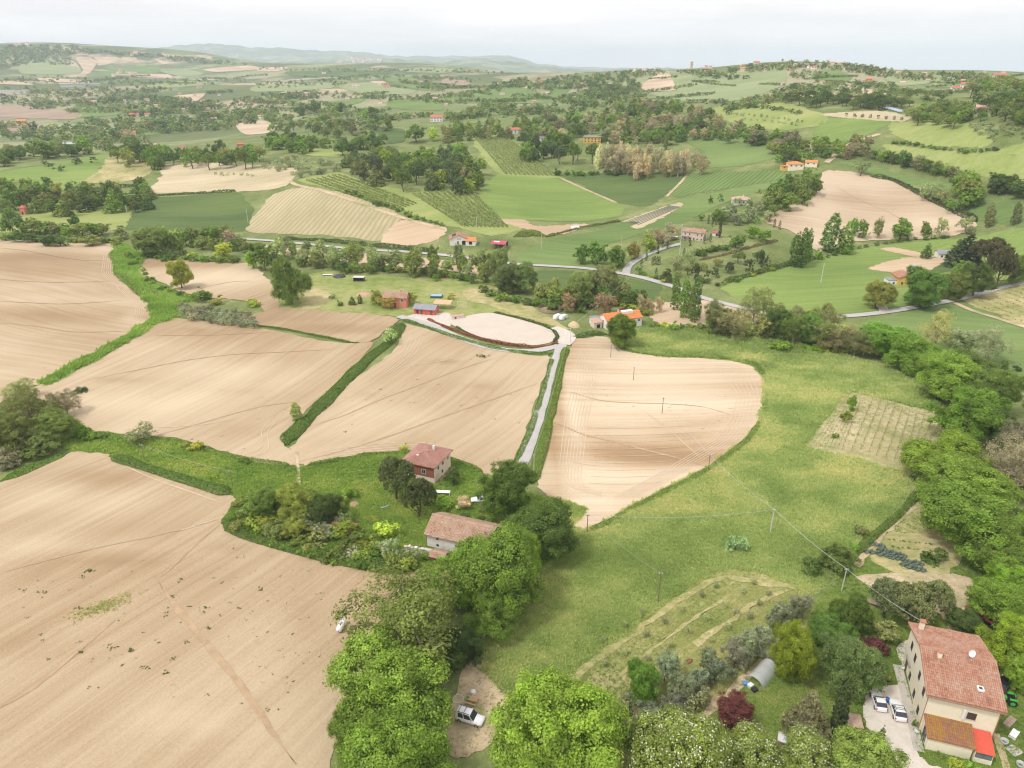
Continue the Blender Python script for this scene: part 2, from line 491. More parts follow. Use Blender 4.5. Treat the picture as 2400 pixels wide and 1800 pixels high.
# ------------------------------------------------------------------ sheets draped on the land
def catmull(pts, closed, n):
    pts = np.asarray(pts, float); m = len(pts); out = []
    segs = m if closed else m - 1
    for i in range(segs):
        if closed: p0, p1, p2, p3 = pts[(i - 1) % m], pts[i], pts[(i + 1) % m], pts[(i + 2) % m]
        else: p0, p1, p2, p3 = pts[max(i - 1, 0)], pts[i], pts[i + 1], pts[min(i + 2, m - 1)]
        for k in range(n):
            t = k / n
            # tension 0.35: bends without overshoot at corners
            m1 = (p2 - p0) * 0.35; m2 = (p3 - p1) * 0.35
            out.append((2 * t ** 3 - 3 * t ** 2 + 1) * p1 + (t ** 3 - 2 * t ** 2 + t) * m1 + (-2 * t ** 3 + 3 * t ** 2) * p2 + (t ** 3 - t ** 2) * m2)
    if not closed: out.append(pts[-1])
    return np.array(out)

def inside(px, py, poly):
    x, y = poly[:, 0], poly[:, 1]
    x2, y2 = np.roll(x, -1), np.roll(y, -1)
    c = np.zeros(len(px), bool)
    for i in range(len(poly)):
        cond = (y[i] > py) != (y2[i] > py)
        xi = (x2[i] - x[i]) * (py - y[i]) / (y2[i] - y[i] + 1e-12) + x[i]
        c ^= cond & (px < xi)
    return c

def outline(pix, n=5, jit=0.0, seed=1):
    q = catmull(pix, True, n)
    w = PP(q[:, 0], q[:, 1])[:, :2]
    # drop spots that nearly coincide
    keep = [0]
    for i in range(1, len(w)):
        if np.hypot(*(w[i] - w[keep[-1]])) > 0.4: keep.append(i)
    w = w[keep]
    # split long edges, add a little raggedness
    out = []
    r = np.random.default_rng(seed)
    L = np.hypot(*(w - w.mean(0)).T).mean() / 14
    for a, b in zip(w, np.roll(w, -1, 0)):
        k = max(1, int(np.hypot(*(b - a)) / max(L, 1.2)))
        for j in range(k):
            p = a + (b - a) * j / k
            if jit: p = p + r.normal(0, jit, 2)
            out.append(p)
    return np.array(out)

SHEETS = {}; ALLW = {}
def sheet(name, pix, mat, lev, label=None, n=5, jit=0.25, tones=None, step=None, parent=None, kind='structure', bulge=0.0):
    """a field, meadow or yard: its edge is traced on the land, its surface follows the land"""
    w = outline(pix, n, jit * max(1.0, float(np.hypot(*P(*pix[0])[:2])) / 170), len(SHEETS) + 3)
    r = np.hypot(w[:, 0], w[:, 1])
    s = step or float(np.clip(np.median(r) / 55, 2.4, 60))
    lo, hi = w.min(0), w.max(0)
    s = max(s, math.sqrt((hi[0] - lo[0]) * (hi[1] - lo[1]) / 9000))
    gx, gy = np.meshgrid(np.arange(lo[0] + s / 2, hi[0], s), np.arange(lo[1] + s / 2, hi[1], s))
    g = np.stack([gx.ravel(), gy.ravel()], 1)
    g = g[inside(g[:, 0], g[:, 1], w)] if len(g) else g
    allp = np.vstack([w, g]) if len(g) else w
    res = delaunay_2d_cdt([Vector(p) for p in allp], [], [list(range(len(w)))], 1, 1e-4)
    V2 = np.array([(v.x, v.y) for v in res[0]])
    F = [f for f in res[2] if len(f) == 3]
    rr = np.hypot(V2[:, 0], V2[:, 1])
    z = H(V2[:, 0], V2[:, 1]) + LV(lev, rr)
    me = mesh_np(name, np.column_stack([V2, z]), F, mat, True)
    if me.polygons[0].normal.z < 0: me.flip_normals()
    if tones:
        t = np.zeros(len(V2))
        for (u, v, ru, rv, amt) in tones:     # blobs of paler / darker soil, sizes given in picture measures
            c = P(u, v); ax = P(u + ru, v); ay = P(u, v - rv)
            e1 = (ax - c)[:2]; e2 = (ay - c)[:2]
            M = np.linalg.inv(np.stack([e1, e2], 1) + np.eye(2) * 1e-9)
            q = (V2 - c[:2]) @ M.T
            t += amt * np.exp(-(q ** 2).sum(1))
        a = me.attributes.new('tone', 'FLOAT', 'POINT')
        a.data.foreach_set('value', t.astype(np.float32))
    o = obj(name, me, parent)
    if parent is None: tag(o, label, None, None, kind)
    SHEETS[o.name] = (o, w)
    return o

def strip(name, pix, width, mat, lev, parent=None, kind='structure', label=None, n=6, world=False, edge=0.0, crown=0.0, seed=0, taper=False):
    """a lane, track, furrow: a ribbon along a traced line"""
    if world: w = np.asarray(pix, float)
    else:
        q = catmull(pix, False, n)
        w = PP(q[:, 0], q[:, 1])[:, :2]
    # even spacing
    d = np.concatenate([[0], np.cumsum(np.hypot(*np.diff(w, axis=0).T))])
    st = max(1.5, d[-1] / 160)
    k = max(3, int(d[-1] / st))
    dd = np.linspace(0, d[-1], k)
    w = np.stack([np.interp(dd, d, w[:, 0]), np.interp(dd, d, w[:, 1])], 1)
    for _ in range(2): w[1:-1] = (w[:-2] + 2 * w[1:-1] + w[2:]) / 4
    tg = np.gradient(w, axis=0); tg /= np.linalg.norm(tg, axis=1)[:, None] + 1e-9
    nr = np.stack([-tg[:, 1], tg[:, 0]], 1)
    r = np.random.default_rng(seed + k)
    hw = np.full(k, width / 2)
    if taper: hw = hw * np.clip(np.minimum(np.arange(k), np.arange(k)[::-1]) / (k * 0.2), 0.1, 1)
    rows = []
    for off in (-1, -0.5, 0, 0.5, 1):
        j = r.normal(0, edge, k) if abs(off) == 1 else 0
        q = w + nr * (hw * off + j)[:, None]
        rad = np.hypot(q[:, 0], q[:, 1])
        z = H(q[:, 0], q[:, 1]) + LV(lev, rad) + crown * (1 - off * off)
        rows.append(np.column_stack([q, z]))
    V = np.stack(rows, 1).reshape(-1, 3)
    i = np.arange(k * 5).reshape(k, 5)
    F = np.stack([i[:-1, :-1], i[1:, :-1], i[1:, 1:], i[:-1, 1:]], -1).reshape(-1, 4)
    me = mesh_np(name, V, F, mat, True)
    if me.polygons[0].normal.z < 0: me.flip_normals()
    o = obj(name, me, parent)
    if parent is None: tag(o, label, None, None, kind)
    return o

def bearing(a, b):
    p = P(*a); q = P(*b)
    return math.atan2(q[1] - p[1], q[0] - p[0])
# ------------------------------------------------------------------ fields
TAN_D, TAN_L = (0.36, 0.26, 0.155), (0.54, 0.44, 0.303)
M_F1 = soil_mat('soil_near', TAN_D, TAN_L, bearing((200, 1620), (440, 1440)))
M_F2 = soil_mat('soil_rounded', TAN_D, TAN_L, bearing((20, 690), (260, 735)), 0.8)
M_F3 = soil_mat('soil_middle', TAN_D, TAN_L, bearing((200, 842), (500, 715)), 0.8)
M_F6 = soil_mat('soil_lane', TAN_D, TAN_L, bearing((740, 945), (930, 828)), 0.8)
M_F7 = soil_mat('soil_pale', (0.38, 0.26, 0.15), (0.65, 0.545, 0.395), bearing((1300, 985), (1520, 975)), 0.8)
M_F10 = soil_mat('soil_far', (0.40, 0.30, 0.20), (0.60, 0.49, 0.36), bearing((1700, 440), (2000, 470)), 0.5)
M_plot = soil_mat('soil_plot', (0.42, 0.31, 0.2), (0.64, 0.5, 0.35), 0.3, 0.6)
M_furrow = plain('damp_furrow_soil', (0.42, 0.305, 0.192), 0.95, 0.2, 0.4, spec=0.05)
M_track = plain('dusty_wheel_track', (0.565, 0.445, 0.315), 0.95, 0.15, 0.4, spec=0.05)

f1 = sheet('ploughed_field', [(-140,1100),(0,1042),(70,1012),(150,978),(225,980),(245,990),(330,1018),(420,1045),(500,1070),(508,1085),(478,1130),(540,1155),(620,1180),(700,1205),(780,1222),(870,1226),(900,1240),(860,1290),(830,1340),(800,1420),(780,1500),(765,1570),(742,1595),(715,1640),(690,1720),(400,1760),(-140,1760)], M_F1, 2,
      'large harrowed tan field filling the lower left corner',
      tones=[(150,1080,200,35,0.35),(420,1240,180,40,-0.15),(60,1230,160,40,-0.18),(300,1500,300,80,0.12),(560,1420,120,160,0.10),(650,1200,140,20,-0.1),(200,1030,90,20,-0.25),(130,1180,200,20,0.2),(250,1210,120,14,-0.25),(480,1180,60,14,-0.2),(60,1400,90,30,-0.15),(420,1560,120,30,0.2),(660,1330,40,40,-0.15)])
f2 = sheet('ploughed_field', [(-90,512),(0,513),(60,516),(150,524),(250,527),(259,535),(255,560),(251,588),(285,615),(316,648),(327,668),(325,690),(300,708),(230,755),(160,795),(105,820),(60,845),(0,872),(-90,890)], M_F2, 2,
      'rounded tan field at the left edge above the curved green bank',
      tones=[(90,555,170,9,-0.35),(30,620,200,14,0.10),(160,648,200,10,0.28),(160,685,200,14,-0.32),(40,790,160,40,0.18),(290,690,20,18,0.4),(240,540,30,12,0.22)])
f3 = sheet('ploughed_field', [(106,823),(180,786),(270,737),(340,697),(375,688),(420,691),(515,703),(600,716),(690,735),(760,743),(808,741),(755,800),(703,850),(655,893),(612,940),(616,962),(636,982),(641,1006),(560,1004),(520,990),(440,962),(380,950),(320,945),(260,940),(200,932),(160,905),(130,880),(60,850)], M_F3, 2,
      'sloping tan field left of the thin green hedge line',
      tones=[(480,800,160,22,0.28),(300,870,150,30,0.24),(420,720,120,18,-0.25),(640,780,90,30,-0.15),(250,790,110,20,-0.1),(500,930,120,20,-0.12),(425,716,22,4,-0.5),(250,820,60,5,-0.25),(520,850,60,6,-0.2),(180,860,40,10,0.2)])
f4 = sheet('ploughed_field', [(515,697),(540,684),(580,672),(604,666),(700,673),(800,680),(850,686),(862,694),(835,714),(806,737),(762,740),(690,726),(600,708)], M_F3, 3,
      'narrow tan field below the red-roofed farm',
      tones=[(740,712,110,7,-0.4),(650,690,100,8,-0.1)])
f5 = sheet('ploughed_field', [(296,590),(312,561),(345,560),(440,566),(525,568),(556,580),(585,612),(600,650),(608,668),(580,676),(552,655),(505,648),(450,644),(400,636),(350,610),(292,599)], M_F3, 2,
      'small tan field with a lone yellow-green tree at its edge',
      tones=[(340,570,70,8,-0.4),(470,600,120,18,0.35),(500,575,80,6,-0.25)])
f6 = sheet('ploughed_field', [(880,699),(930,715),(1000,737),(1080,756),(1150,766),(1186,768),(1181,790),(1160,855),(1132,935),(1106,1002),(1075,1030),(1045,1022),(1010,1002),(960,986),(900,976),(860,979),(800,981),(740,990),(680,1001),(652,1008),(634,988),(628,968),(680,907),(740,842),(800,795),(850,757),(866,730),(872,706)], M_F6, 2,
      'tan field between the grey lane and the brick farmhouse',
      tones=[(900,745,60,30,0.2),(760,870,60,60,0.2),(1000,860,100,40,-0.1),(1100,800,50,30,0.15),(740,955,120,18,-0.12),(870,900,60,20,0.15),(790,857,20,4,-0.5),(960,782,30,4,-0.3),(1040,835,30,8,-0.2)])
f7 = sheet('ploughed_field', [(1243,735),(1280,728),(1315,731),(1332,748),(1370,762),(1430,771),(1500,773),(1580,780),(1625,792),(1646,815),(1651,850),(1640,900),(1610,950),(1560,985),(1525,1010),(1450,1050),(1360,1095),(1300,1130),(1262,1142),(1238,1136),(1270,1102),(1230,1087),(1182,1072),(1164,1047),(1170,1000),(1185,920),(1205,830),(1225,762)], M_F7, 2,
      'pale heart-shaped field right of the grey lane',
      tones=[(1420,850,420,260,0.14),(1400,985,170,24,-0.7),(1340,960,90,20,-0.15),(1200,900,22,120,-0.45),(1235,780,22,40,-0.25),(1400,830,140,50,0.22),(1560,860,90,60,0.15),(1480,945,60,10,-0.2),(1290,1090,60,20,0.2),(1240,870,14,90,0.3)])
f8 = sheet('stubble_strip', [(560,528),(640,536),(720,543),(800,549),(900,556),(1000,566),(1065,576),(1060,592),(1000,590),(900,580),(760,568),(640,552),(560,545)], M_plot, 1, 'pale strip of bare field below the valley road')
f9 = sheet('bare_field', [(1405,655),(1470,652),(1545,648),(1600,668),(1655,690),(1600,702),(1500,706),(1430,704),(1400,680)], M_plot, 1, 'small bare field behind the tall poplars')
f10 = sheet('ploughed_field', [(1655,474),(1690,452),(1748,433),(1768,400),(1780,371),(1815,370),(1870,379),(1920,388),(1990,422),(2055,453),(2100,470),(2110,492),(2075,506),(2000,516),(1900,520),(1820,524),(1772,545),(1750,530),(1715,502),(1658,484)], M_F10, 2,
      'pale tan field on the right hillside above the tree row',
      tones=[(1830,430,60,14,-0.35),(1900,450,80,10,-0.15),(1760,470,60,20,0.2),(1980,480,60,14,0.15)])

# furrows and wheel tracks pressed into them
def fur(par, pts, w, m=M_furrow, lev=3.0):
    strip('furrow' if m is M_furrow else 'wheel_track', pts, w * 0.62, m, lev, par, edge=w * 0.05, taper=True, seed=int(pts[0][0] * 7 + pts[-1][1]))
fur(f1, [(342,1255),(370,1300),(420,1360),(470,1420),(520,1480),(560,1540),(600,1600),(640,1652)], 1.7)
fur(f1, [(475,1135),(430,1170),(385,1215),(345,1250)], 0.9)
fur(f1, [(0,1240),(100,1212),(230,1180),(330,1160),(470,1125)], 0.6)
fur(f1, [(0,1530),(60,1500),(120,1450),(190,1390),(250,1340)], 1.0)
fur(f1, [(245,995),(330,1035),(430,1070),(500,1095)], 0.5, M_track)
fur(f1, [(380,1150),(430,1135),(470,1122)], 0.6, M_track)
fur(f2, [(-20,651),(60,655),(130,658),(200,655),(290,648)], 0.7)
fur(f2, [(-20,603),(60,609),(120,611),(200,610),(262,608)], 0.7)
fur(f2, [(-20,535),(60,543),(130,556),(190,564),(250,563)], 1.3)
fur(f2, [(-10,698),(80,706),(160,718),(280,717)], 1.1)
for k in range(6):
    o_ = k * 4.5
    fur(f2, [(250 - o_,535),(245 - o_,570),(244 - o_,592),(272 - o_,618),(302 - o_,648),(316 - o_,670),(310 - o_,692),(290 - o_,708)], 0.4, M_track)
fur(f3, [(330,725),(430,726),(520,722),(600,718)], 0.8)
fur(f3, [(200,820),(300,800),(400,780),(500,767),(600,762),(700,757),(740,752)], 0.7)
fur(f3, [(330,945),(400,925),(470,905),(560,880),(650,868)], 0.7)
fur(f3, [(250,930),(340,925),(430,920),(520,905)], 0.5, M_track)
fur(f3, [(520,985),(560,975),(570,960),(565,930),(600,895)], 0.4, M_track)
fur(f3, [(530,990),(572,982),(582,962),(577,935),(610,900)], 0.4, M_track)
fur(f6, [(640,1000),(740,975),(850,940),(960,900),(1060,865),(1160,830)], 0.9)
fur(f6, [(660,925),(740,900),(820,865),(900,835),(990,800),(1090,768)], 0.7)
fur(f6, [(840,800),(900,790),(960,780),(1010,765)], 0.5, M_track)
for k in range(4):
    fur(f6, [(655 + k * 6,1000 - k * 5),(740,984 - k * 5),(860,972 - k * 5),(930,974 - k * 5),(985,988 - k * 5),(1035,1010 - k * 5)], 0.4, M_track)
for k in range(5):
    fur(f6, [(889 + k * 7,708 + k * 2),(882 + k * 8,735),(868 + k * 8,760),(840 + k * 7,790),(790 + k * 7,830)], 0.35, M_track)
fur(f7, [(1189,913),(1215,920),(1260,940),(1330,955),(1400,975),(1470,992),(1535,1012)], 1.3)
fur(f7, [(1205,843),(1240,850),(1300,867),(1380,872),(1430,873),(1520,880),(1590,902)], 0.5)
fur(f7, [(1185,990),(1240,1000),(1300,1010)], 0.3, M_track)
fur(f7, [(1525,990),(1560,985),(1590,980)], 0.7)
for k in range(8):
    x = k * 7
    fur(f7, [(1262 + x,745 + x * .3),(1243 + x,790),(1233 + x,850),(1222 + x,900),(1214 + x,960),(1208 + x,1010),(1205 + x,1030)] + ([(1212 + x,1050),(1250 + x,1065),(1300,1078 - x * .3)] if k > 1 else []), 0.4, M_track)
for k in range(6):
    x = k * 9
    fur(f7, [(1500,783 + x * .5),(1575,788 + x * .5),(1615 - x,803 + x * .4),(1637 - x,850),(1628 - x,895),(1600 - x,942),(1550 - x,975),(1440 - x,1040),(1350 - x,1085)], 0.35, M_track)
fur(f7, [(1385,885),(1440,925),(1490,970),(1525,1000)], 0.35, M_track)
for k in range(9):
    y = 925 + k * 15
    fur(f7, [(1240 + k * 3,y),(1330,y + 2),(1430,y - 1),(1530 - k * 12,y - 6)], 0.3, M_track)
fur(f10, [(1800,400),(1850,430),(1920,460),(1980,495)], 1.0)
fur(f5, [(420,630),(450,620),(500,610),(553,608)], 0.6)

# ------------------------------------------------------------------ meadows and crops
M_meadow = grass_mat('tall_meadow_grass', [(0.14, 0.19, 0.045), (0.25, 0.29, 0.09), (0.40, 0.39, 0.17)], (0.35, 1.1, 1.0), 1.0, 0.5, (0.40, 0.33, 0.15), rot=0.35)
M_rough = grass_mat('rough_garden_grass', [(0.07, 0.115, 0.025), (0.14, 0.20, 0.045), (0.24, 0.28, 0.08)], None, 1.3, 0.3, (0.33, 0.28, 0.12))
M_grove = grass_mat('straw_streaked_grass', [(0.15, 0.19, 0.05), (0.24, 0.26, 0.085), (0.44, 0.39, 0.2)], (0.18, 1.2, 1.0), 0.9, 0.2, (0.46, 0.38, 0.22), rot=bearing((1300, 1400), (1500, 1270)))
M_vine = grass_mat('vineyard_soil', [(0.26, 0.25, 0.11), (0.40, 0.36, 0.19), (0.56, 0.48, 0.32)], None, 1.6, 0.15, (0.21, 0.24, 0.08), spot_t=0.5)
M_bank = grass_mat('lush_bank_grass', [(0.06, 0.11, 0.02), (0.12, 0.19, 0.035), (0.20, 0.27, 0.06)], None, 1.2, 0.35)
M_lawn = grass_mat('farm_paddock_grass', [(0.14, 0.20, 0.05), (0.24, 0.29, 0.09), (0.38, 0.37, 0.16)], None, 0.8, 0.2, (0.42, 0.35, 0.19))
M_dry = grass_mat('dry_grass', [(0.18, 0.21, 0.065), (0.34, 0.32, 0.14), (0.56, 0.47, 0.27)], None, 1.0, 0.2, (0.19, 0.24, 0.06))
M_bright = crop_mat('bright_green_corn', (0.15, 0.225, 0.06), (0.25, 0.325, 0.095), 0.2)
M_green = crop_mat('green_corn', (0.125, 0.19, 0.06), (0.20, 0.27, 0.095), -0.3)
M_deep = crop_mat('deep_green_corn', (0.078, 0.125, 0.045), (0.135, 0.185, 0.06), bearing((300, 470), (520, 470)))
M_rowgreen = crop_mat('row_green_corn', (0.125, 0.19, 0.06), (0.18, 0.255, 0.085), bearing((1560, 410), (1600, 380)), 0.1)
M_pasture = crop_mat('yellowish_pasture', (0.22, 0.28, 0.08), (0.34, 0.37, 0.14), 0.5)
M_pale = crop_mat('pale_grey_green_crop', (0.22, 0.27, 0.13), (0.30, 0.34, 0.18), 0.1)
M_hay = crop_mat('mown_hay', (0.36, 0.31, 0.18), (0.50, 0.42, 0.27), bearing((590, 500), (680, 415)), 0.09, rowcol=(0.25, 0.25, 0.11))
M_hay2 = crop_mat('bleached_hay', (0.38, 0.33, 0.20), (0.57, 0.48, 0.325), 0.1)
M_sand = plain('arena_sand', (0.57, 0.50, 0.425), 0.95, 0.07, 0.15, 0.03, spec=0.05)
M_dirt = grass_mat('trodden_dirt', [(0.36, 0.28, 0.17), (0.50, 0.39, 0.26), (0.62, 0.5, 0.35)], None, 1.4, 0.15, (0.20, 0.24, 0.08), spot_t=0.47)
M_gravel = plain('white_gravel', (0.58, 0.53, 0.46), 0.95, 0.14, 0.8, 0.06, spec=0.05)
M_asph = plain('worn_pale_asphalt', (0.45, 0.435, 0.415), 0.9, 0.10, 0.3, 0.01, spec=0.1)
M_asph2 = plain('grey_asphalt', (0.40, 0.39, 0.38), 0.9, 0.10, 0.3, 0.01, spec=0.1)

sheet('meadow', [(1335,716),(1400,712),(1500,712),(1660,730),(1800,763),(1930,800),(2010,860),(2075,925),(2010,970),(1960,1020),(1985,1060),(1940,1110),(1870,1165),(1840,1210),(1800,1255),(1740,1290),(1660,1300),(1500,1370),(1350,1440),(1250,1480),(1180,1520),(1090,1500),(1040,1440),(1060,1350),(1120,1290),(1190,1210),(1230,1150),(1180,1080),(1230,1060),(1500,1000),(1600,900),(1600,800),(1400,780),(1340,750)], M_meadow, 1,
      'broad tall-grass meadow sweeping round the pale field')
sheet('field_bank', [(246,530),(262,530),(300,548),(312,560),(295,590),(330,612),(392,638),(420,650),(385,655),(372,690),(330,702),(270,742),(180,792),(110,830),(98,822),(230,752),(300,708),(328,688),(326,665),(285,612),(250,585)], M_bank, 1.5, 'curved green bank between the left tan fields')
sheet('grass_verge', [(0,1040),(70,1010),(150,976),(100,930),(150,900),(200,935),(260,942),(380,952),(520,992),(640,1010),(655,1010),(740,992),(860,980),(960,988),(1045,1024),(1100,1060),(1180,1075),(1270,1100),(1230,1150),(1200,1230),(1050,1280),(900,1240),(870,1225),(700,1205),(540,1152),(478,1130),(508,1080),(420,1043),(245,990),(225,978)], M_rough, 1, 'rough grass round the brick farmhouse and its hedges')
sheet('paddock', [(640,600),(720,585),(860,598),(1000,600),(1090,620),(1150,665),(1200,700),(1240,720),(1140,690),(1060,675),(980,690),(900,690),(860,684),(700,672),(610,668),(600,640)], M_lawn, 0.7, 'grassy paddock behind the sand arena')
sheet('mown_paddock', [(1000,625),(1060,618),(1110,640),(1180,680),(1230,712),(1190,702),(1130,688),(1060,660),(1010,650)], M_dry, 1.4, 'dry mown corner of the paddock behind the arena')
sheet('sand_arena', [(972,700),(985,690),(1030,679),(1065,677),(1120,690),(1170,705),(1192,716),(1200,730),(1188,741),(1150,747),(1090,742),(1030,726)], M_sand, 2.2, 'pale sand riding arena with rounded end', n=6, jit=0)
sheet('green_field', [(1560,622),(1600,600),(1700,580),(1780,556),(1850,541),(1930,527),(2100,512),(2230,497),(2230,600),(2130,615),(2080,640),(1990,655),(1920,668),(1850,677),(1750,682),(1650,668),(1590,646)], M_bright, 0.8, 'wide bright green field beside the white house on the right')
sheet('green_field', [(1860,700),(1950,676),(2080,655),(2095,660),(2230,720),(2230,850),(2100,790),(1990,740)], M_green, 0.8, 'green field below the valley road at the right edge')
sheet('vineyard_plot', [(2085,652),(2150,628),(2230,612),(2230,705),(2160,682)], M_dry, 1.2, 'small vineyard plot by the road at the right edge')
sheet('green_field', [(1165,583),(1260,587),(1330,594),(1425,618),(1420,640),(1390,660),(1300,648),(1200,630),(1150,600)], M_deep, 0.8, 'green field between valley road and the willows')
sheet('green_field', [(1125,545),(1200,515),(1300,497),(1370,470),(1470,432),(1570,412),(1700,388),(1690,398),(1560,440),(1480,480),(1400,500),(1280,545),(1340,588),(1240,580),(1130,565)], M_green, 0.9, 'sloping green field above the valley road')
sheet('green_field', [(1070,380),(1100,379),(1205,388),(1265,412),(1345,443),(1335,467),(1250,478),(1150,475),(1090,475),(1050,462),(1025,435)], M_bright, 1, 'bright green corn field in the middle distance')
sheet('green_field', [(1215,378),(1350,374),(1485,375),(1440,420),(1400,446),(1345,440),(1265,405)], M_deep, 1, 'deeper green corn field beside the bare trees')
sheet('green_field', [(1490,377),(1600,371),(1705,369),(1700,386),(1560,409),(1450,426)], M_rowgreen, 1, 'row-sown green field right of the deep green one')
sheet('green_field', [(1440,292),(1520,277),(1590,282),(1640,300),(1662,322),(1690,335),(1600,360),(1500,362),(1530,340),(1500,315)], M_green, 1, 'smooth green slope above the bare copse')
sheet('nursery_plot', [(1345,480),(1383,464),(1462,440),(1472,446),(1390,492),(1365,490),(1380,480)], M_hay2, 1.6, 'striped nursery plot on the green slope')
sheet('bare_plot', [(1072,476),(1130,475),(1160,489),(1262,484),(1272,490),(1200,509),(1150,500)], M_plot, 1.5, 'tan bare plot with the small tunnel')
sheet('green_hill', [(-80,388),(0,371),(130,352),(234,331),(216,366),(172,397),(150,411),(100,406),(40,392),(-80,415)], M_bright, 1, 'bright green hill field at the left edge')
sheet('scrub_meadow', [(233,338),(300,342),(328,348),(328,374),(270,392),(174,396),(216,366)], M_dry, 1, 'brownish meadow on the little hill at left')
sheet('hay_field', [(355,355),(470,352),(560,358),(640,366),(620,400),(560,412),(430,416),(330,417),(345,382)], M_hay2, 1, 'bleached hay field above the dark green field')
sheet('green_field', [(300,432),(380,424),(508,417),(530,430),(547,455),(522,500),(400,499),(275,495),(288,462)], M_deep, 1, 'dark green corn field in the left valley')
sheet('meadow_strip', [(-40,470),(60,456),(180,452),(276,452),(283,470),(270,495),(100,502),(-40,500)], M_pasture, 0.8, 'rough meadow left of the dark green field')
sheet('hay_field', [(590,421),(640,406),(700,408),(785,432),(872,467),(842,505),(820,521),(730,511),(640,506),(530,499),(562,452)], M_hay, 1, 'striped hay slope below the dirt track')
sheet('bare_plot', [(868,476),(962,491),(945,517),(890,531),(822,521)], M_plot, 1.2, 'tan garden plot left of the white house')
sheet('vineyard_slope', [(642,391),(730,373),(800,398),(880,412),(930,440),(1000,470),(1010,490),(960,488),(880,462),(780,428),(700,405)], M_pasture, 1, 'scrubby vineyard between track and wooded knoll')
sheet('orchard_slope', [(872,415),(960,406),(1022,406),(1030,435),(1080,470),(1130,495),(1060,510),(1000,492),(930,452)], M_pasture, 1.1, 'orchard slope left of the bright green field')
sheet('vineyard_slope', [(1020,296),(1092,293),(1150,340),(1212,381),(1200,386),(1088,379),(1052,352)], M_pasture, 1, 'striped vineyard slope below the wood')
sheet('pasture', [(1540,236),(1600,222),(1700,224),(1785,250),(1775,270),(1700,281),(1620,276),(1560,256)], M_pasture, 1, 'yellowish olive pasture on the right hill')
sheet('pasture', [(1780,246),(1900,240),(1965,252),(1945,263),(1800,253)], M_hay2, 1.2, 'dry slope with a row of small dark trees')
sheet('green_field', [(1768,271),(1792,256),(1925,261),(1900,277),(1850,302),(1757,306)], M_bright, 1, 'green field below the dry slope on the right hill')
sheet('pasture', [(1930,266),(2085,262),(2145,312),(2060,318),(1990,314),(1930,292)], M_pasture, 1, 'smooth pale pasture by the olive grove on the right')
sheet('pasture', [(1912,312),(2000,322),(2150,326),(2240,300),(2240,400),(2090,372),(1980,345),(1912,330)], M_pasture, 0.9, 'lower pasture at the right edge')
sheet('green_field', [(1808,348),(1880,358),(1980,385),(2090,402),(2080,412),(2000,405),(1900,385),(1860,366)], M_green, 1, 'green strip above the tan hillside field')
sheet('green_field', [(2070,462),(2150,432),(2230,440),(2230,490),(2130,480)], M_green, 1, 'green field at the far right edge beyond the tan field')
sheet('olive_grove_ground', [(1212,1480),(1300,1410),(1400,1335),(1500,1262),(1560,1232),(1650,1240),(1745,1290),(1760,1330),(1700,1400),(1560,1520),(1450,1600),(1330,1700),(1220,1600)], M_grove, 1.6, 'dry grass under the young olive trees')
sheet('garden_ground', [(1440,1640),(1560,1520),(1700,1400),(1770,1300),(1850,1215),(1890,1170),(1960,1120),(2060,1080),(2240,1150),(2300,1500),(2300,1800),(1500,1800)], M_rough, 1.3, 'garden grass round the large cream house')
sheet('dirt_patch', [(985,1500),(1000,1440),(1030,1425),(1080,1470),(1110,1500),(1080,1550),(1060,1610),(980,1640),(960,1570)], M_dirt, 2, 'bare earth round the parked white van')
sheet('kitchen_garden', [(1885,1170),(1920,1150),(2060,1160),(2080,1200),(2040,1250),(1940,1240),(1880,1210)], M_dry, 2, 'bare kitchen garden with cabbage rows')
sheet('dirt_patch', [(1925,1150),(1960,1100),(2000,1085),(2050,1110),(2050,1160),(1990,1165)], M_dry, 2.1, 'bleached mown patch above the cabbage garden')
sheet('dirt_patch', [(1850,1248),(1930,1240),(2060,1240),(2120,1270),(2090,1330),(2060,1370),(2030,1330),(1940,1290)], M_dirt, 2.2, 'dusty bare yard behind the large cream house')
sheet('gravel_yard', [(1865,1520),(1885,1490),(1945,1480),(1972,1540),(1975,1600),(1990,1640),(2030,1660),(2100,1675),(2040,1690),(1960,1665),(1900,1610),(1872,1570)], M_gravel, 2.4, 'white gravel drive with two parked cars', jit=0.15)
sheet('gravel_yard', [(1938,1400),(1965,1382),(1972,1420),(1960,1450),(1945,1430)], M_gravel, 2.4, 'small gravel patch at the corner of the large cream house', jit=0.1)
sheet('vineyard_soil', [(1830,851),(1855,852),(1930,869),(2030,896),(2062,936),(2012,962),(1967,1000),(1962,1022),(1850,990),(1746,965),(1782,908)], M_vine, 2, 'bare vineyard plot cut into the meadow')
sheet('bare_plot', [(1875,582),(1955,557),(2050,562),(1995,592)], M_plot, 1.6, 'tilled tan garden plot above the yellow gabled house')
sheet('vegetable_plot', [(2052,562),(2085,566),(2060,585),(2000,592)], M_deep, 1.7, 'dark green vegetable plot right of the tilled garden plot')
sheet('dirt_patch', [(1905,540),(1930,535),(2010,552),(2000,560)], M_plot, 1.7, 'sandy strip above the tilled garden plot')
sheet('farm_yard', [(868,690),(890,680),(960,676),(985,690),(965,706),(930,700)], M_gravel, 1.6, 'pale yard before the red stable')
sheet('bare_patch', [(655,628),(690,625),(720,640),(690,665),(662,680),(650,660)], M_dry, 1.2, 'bare slope beside the big round tree')

